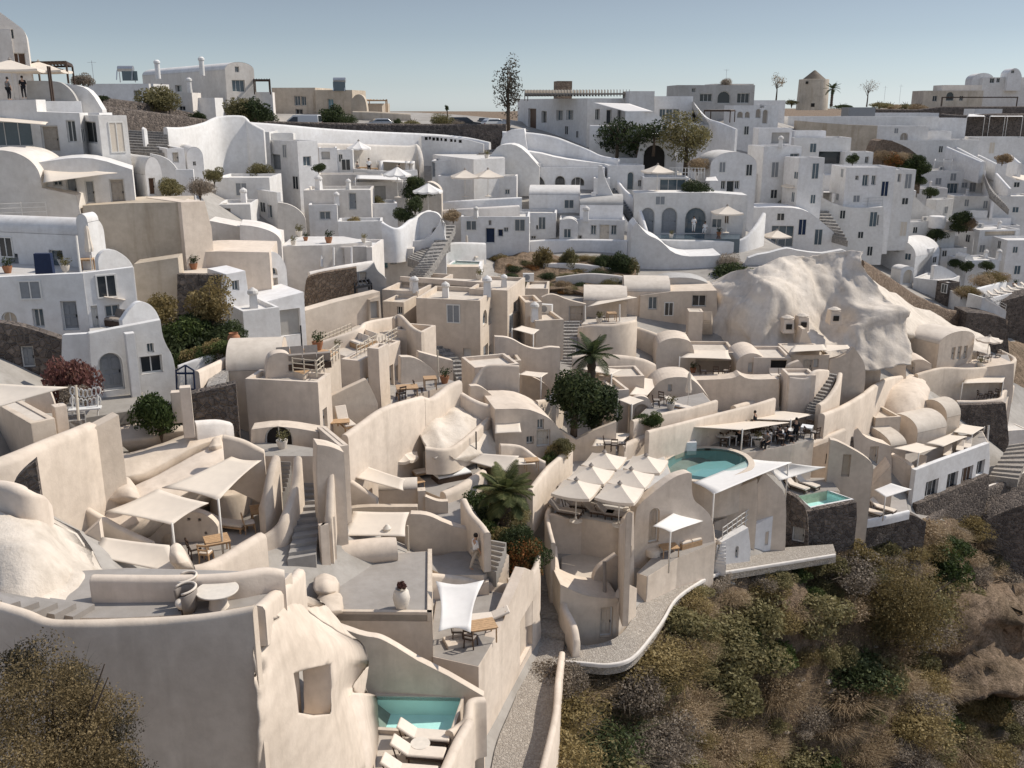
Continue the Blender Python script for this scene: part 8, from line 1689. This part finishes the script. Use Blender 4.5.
for i,(x,y,r,h,k,m,lb)in enumerate(((940,572,2.6,2.5,'leafy','leaf','dense bright green bush right of the big olive-green tree'),(985,548,2.0,1.6,'tuft','drygrey','pale grey tuft beside the bright green bush'),(850,672,2.9,2.2,'leafy','leafdk','dark green creeper mass below the big olive-green tree'),(760,655,2.2,1.5,'leafy','leaf','green creeping bush in the middle of the slope'),(740,630,1.8,1.3,'leafy','leaf','smaller green creeping bush above the middle of the slope'),(595,745,3.2,2.6,'brush','leafdk','large olive-green bush at the lower left of the slope'),(655,735,2.6,2.0,'brush','drygrey','large grey-brown bush beside the lower-left bush'),(700,650,1.6,1.4,'brush','olive','olive bush at the top of the slope by the lane'),(765,590,1.6,1.4,'leafy','gold','yellowish bush just under the lane end'),(690,610,1.7,1.5,'tuft','dry','dry brown clump beside the sweeping lane'),(905,720,3.2,2.2,'brush','gold','tawny bush in the lower right of the slope'),(960,740,2.6,2.0,'brush','olive','olive brush at the lower right corner'),(1010,590,2.2,1.6,'tuft','dry','golden dry clump at the right edge'),(880,548,1.8,1.6,'leafy','olive','olive bush at the end of the stone wall'),(860,560,1.8,1.8,'leafy','gold','tawny bush left of the olive bush by the stone wall'))):
 shrub(gat(x,y),r,k,m,lb,h=h)
rv=random.Random(21);n=0;tries=0;pts=[]
while n<296 and tries<9000:
 tries+=1;u,v=rv.uniform(550,1030),rv.uniform(505,775)
 if not in_poly(u,v-6,EARTH_POLY)or(v<560 and u<850):continue
 g=ground(u,v)
 if any((g.x-q[0])**2+(g.y-q[1])**2<(.3+.5*q[2])**2 for q in pts):continue
 r=rv.choice([.9,1.1,1.35,1.6,1.9,2.2,2.6]);t=rv.random()
 if v<600 and u<850:r=min(r,1.2)
 k,m,nm=(('tuft','dry','dry brown tuft')if t<.25 else('brush','drygrey','grey twiggy shrub')if t<.40 else('brush','dry','brown twiggy shrub')if t<.54 else('brush','gold','tawny shrub')if t<.69 else('leafy','olive','olive shrub')if t<.93 else('leafy','leaf','bright green shrub'))
 pts.append((g.x,g.y,r));n+=1
 shrub(g,r,k,m,nm+' on the dry cliff slope',h=r*rv.uniform(.6,.95),group='scrub on the cliff slope',var=rv.randrange(2),sink=.15)
gm=MB();rs=np.random.RandomState(5);c=0
for _ in range(60000):
 u,v=rs.uniform(548,1040),rs.uniform(500,790)
 if not in_poly(u,v,EARTH_POLY):continue
 a=(u-512)/F_PX;kz=None
 c+=1
 if c>15000:break
 gm.v.append((u,v,0))
uv=np.array(gm.v);gm.v=[]
for u,v,_ in uv:
 p=ground(u,v);blades(gm,(p.x,p.y,p.z-.35),.4,.65,4,.008,rs,1.1,.5)
o=gm.build('dry_grass','dry');tag(o,'sparse dry grass covering the cliff slope','grass',kind='stuff')
for nm,mt,lo,hi,lb in(('brush_carpet','dry',0,5500,'low tan brush carpeting the cliff slope between the bushes'),('heather_carpet','olive',5500,10500,'low olive brush carpeting the cliff slope between the bushes')):
 bm_=MB();n_=0
 for u,v,_ in uv[lo:hi]:
  p=ground(u,v);hh=rs.uniform(.15,.55)
  if math.sin(p.x*.55+p.y*.2)+math.sin(p.y*.45-p.x*.3)>(.9 if mt=='dry' else.3):continue
  for _ in range(13):
   q=np.array([p.x+rs.normal()*.4,p.y+rs.normal()*.4,p.z-.35+hh*rs.random()]);a_=rs.normal(size=3);a_/=np.linalg.norm(a_);b_=np.cross(a_,rs.normal(size=3));b_/=np.linalg.norm(b_);z_=rs.uniform(.03,.075)
   k=len(bm_.v);bm_.v+=[tuple(q-a_*z_),tuple(q+b_*z_*.5),tuple(q+a_*z_),tuple(q-b_*z_*.5)];bm_.f.append((k,k+1,k+2,k+3))
 tag(bm_.build(nm,mt),lb,'scrub',kind='stuff')
mr=MB()
for i in range(34):
 u,v=rs.uniform(640,1024),rs.uniform(560,768)
 if not in_poly(u,v,EARTH_POLY):continue
 p=ground(u,v);s=rs.uniform(.15,.45);o=MB();pr=[(s*.5,-s*.3),(s*rs.uniform(.8,1.1),0),(s*rs.uniform(.5,.9),s*.4),(s*.25,s*.6)]
 o.lathe(pr,(0,0,0),7);o.v=[tuple(np.array(q)*(1+rs.uniform(-.18,.18,3)))for q in o.v];ob=o.build('boulder','drystone');ob.location=p;ob.rotation_euler=(rs.uniform(-.3,.3),rs.uniform(-.3,.3),rs.uniform(0,6));ob.scale=(1,1.4,.9);tag(ob,'pale weathered boulder on the dry cliff slope','boulder','boulders on the cliff slope')
mass('brown cliff outcrop with a shaded overhang at the right',[[(930,600,60),(965,585,62),(1000,590,63),(1040,600,64)],[(935,615,58),(970,610,58),(1000,612,59),(1040,620,61)],[(940,650,58.5),(965,650,58.6),(995,648,59),(1040,655,60.5)],[(935,690,57),(965,695,56.6),(1000,690,57),(1040,700,58)]],6,6,'earth',.6,.6,name='cliff_outcrop',cat='rock',seed=77,thick=4,octv=6,fall=1.5)
mass('pale earth bank under the kerb of the sweeping lane',[[(612,668,39.5),(640,655,41),(670,640,42.5)],[(615,690,39),(645,685,40.2),(680,668,41.6)],[(620,720,38.4),(655,715,39.4),(690,700,40.6)]],5,5,'earth',.25,1,name='earth_bank',cat='bank',seed=78,thick=2)
fb=empty('large_bush','large golden-olive bush in front of the foreground wall','bush',gat(45,800,d=16.2));zb_=fb.location.z
for i,(x,y,d,r,lb)in enumerate(((30,700,15.6,1.35,0),(85,715,16,1.05,0),(20,770,15,1.4,0),(90,770,15.6,1.1,0))):
 q=P(x,y,d);mb=MB();leaves(mb,tuple(q),(r,r,r*.85),11000,.03,np.random.RandomState(80+i),30,up=1.1,inner=.5);mb.build('foliage','goldbrown',fb,loc=-fb.location)
t_=MB();rs2=np.random.RandomState(9)
for i in range(14):q=P(rs2.uniform(0,110),rs2.uniform(660,760),15.6);t_.tube([tuple(fb.location-Vector((0,0,1.5))),tuple((fb.location+q)/2+Vector((0,0,-.3))),tuple(q)],[.07,.045,.012],5)
t_.build('stems','bark',fb,loc=-fb.location)
for i,(x,y,r)in enumerate(((110,725,.9),(70,672,.8),(120,760,.8),(25,655,.8))):
 q=P(x,y+12,16.9);s=MB();leaves(s,(0,0,0),(r,r*.8,r*.8),3800,.028,np.random.RandomState(90+i),18,up=1.1,inner=.5);blades(s,(0,0,-.4),r*.8,1.0,90,.006,np.random.RandomState(95+i),.9,.3);o=s.build('dark_brush','umber');o.location=q;tag(o,'dark twiggy growth behind the large golden bush, '+['right side','top middle','lower right','top left'][i],'bush')
bpy.context.view_layer.update();DG=bpy.context.evaluated_depsgraph_get();DG.update()
def look(u,v):
 d=Pt(u,v,1.0);ok,p,n,i,o,_=sc.ray_cast(DG,(0,0,0),d.normalized());return(p,n,o)if ok else None
kind=lambda o:o.name.split('.')[0]
rq=random.Random(12)
def top(o):
 while o.parent:o=o.parent
 return o
def grille(label,mat='frame'):
 r=empty('air_conditioner',label,'air conditioner');MB().box((0,0,.35),(.85,.35,.62)).build('case',mat,r);MB().tube([(-.12,-.18,.36),(-.12,-.19,.36)],.23,16).build('fan_grille','doorg',r);return r
def cowl(label):
 r=empty('roof_chimney',label,'chimney');MB().box((0,0,.35),(.5,.5,1.0),0,.85).build('stack','white',r);MB().lathe([(.3,.85),(.34,.95),(.3,1.1),(.05,1.28)],n=12).build('cap','roofw',r);return r
def pot2(label,mat,pm):
 r=empty('potted_plant',label,'potted plant');sharp(MB().lathe([(.16,0),(.25,.3),(.27,.42),(.22,.42),(.2,.38)],n=14).build('pot',pm,r),50);m=MB();leaves(m,(0,0,.7),(.36,.36,.42),260,.05,np.random.RandomState(3),6,up=.9);m.build('plant',mat,r);return r
PR={'ac':(grille('small white air-conditioning unit set on a village roof'),'air-conditioning units on the roofs'),'ch':(cowl('stubby whitewashed chimney on a village roof'),'whitewashed roof chimneys'),'p1':(pot2('small terracotta pot with a green plant on a terrace','leafdk','terracotta'),'terracotta pots on the terraces'),'p2':(pot2('small white pot with an olive-green plant on a terrace','olive','clay'),'white pots on the terraces')}
cnt=dict(ac=0,ch=0,p1=0,p2=0);spots=[];tries=0
while sum(cnt.values())<130 and tries<4000:
 tries+=1;u,v=rq.uniform(0,1015),rq.triangular(110,470,190);h=look(u,v)
 if not h or h[1].z<.9:continue
 p,n,o=h;k=kind(o)
 if k not in('floor','roof','wall')or any((p-q).length<2.5 for q in spots):continue
 if k=='wall' and 'roof' not in[kind(c)for c in(o.parent.children if o.parent else[])]:continue
 w=rq.choice(['ch','ch','ac'])if k!='floor' else rq.choice(['p1','p2'])
 if cnt[w]>=34 or(k!='floor' and v>330):continue
 cnt[w]+=1;spots.append(p.copy());pr,g=PR[w];place(pr,p-Vector((0,0,.02)),rq.uniform(-.5,.5),None,g,rq.uniform(.8,1.25))
nw=0;tries=0;wins=[]
while nw<95 and tries<5000:
 tries+=1;u,v=rq.uniform(5,1020),rq.triangular(120,335,190);h=look(u,v)
 if not h:continue
 p,n,o=h;r=top(o)
 if kind(o)!='wall' or abs(n.z)>.1 or r.get('category')not in('house','building')or r==o:continue
 t=Vector((-n.y,n.x,0)).normalized();door=rq.random()<.3;W,Hh=(.95,2.05)if door else(rq.choice([.7,.9,1.0]),rq.choice([.9,1.15,1.3]));ok=True
 for a in(-1,0,1):
  for b in(-1,0,1):
   q=p+t*a*(W/2+.35)+Vector((0,0,b*(Hh/2+.3)));uu,vv,_=proj(q);hh=look(uu,vv)
   if not hh or(hh[0]-q).length>.6 or kind(hh[2])!='wall':ok=False
 if not ok or any((p-q).length<2.6 for q in wins):continue
 wins.append(p.copy());nw+=1;f=Face(p,math.degrees(math.atan2(n.x,-n.y)));off=-r.location;m=MB();hw,hh2=W/2,Hh/2
 for(a0,z0,a1,z1)in((-hw-.08,-hh2-.08,-hw,hh2+.08),(hw,-hh2-.08,hw+.08,hh2+.08),(-hw,hh2,hw,hh2+.08),(-hw,-hh2-.08,hw,-hh2),(-.03,-hh2,.03,hh2)):
  q=[f.w(a0,z0),f.w(a1,z0),f.w(a1,z1),f.w(a0,z1)];m.add([x+n*.05 for x in q]+[x-n*.05 for x in q],[(0,1,2,3),(0,4,5,1),(1,5,6,2),(2,6,7,3),(3,7,4,0)])
 mt=rq.choice(['glassb','glass','glass','doorg'])if not door else rq.choice(['doorg','door','doorb','doorc','glassb'])
 fo=m.build('door' if door else 'window','frame',r,loc=off)
 MB().add([f.w(a,z,.012)for a,z in((-hw,-hh2),(hw,-hh2),(hw,hh2),(-hw,hh2))],[(0,1,2,3)]).build('panel' if door else 'pane',mt,fo)
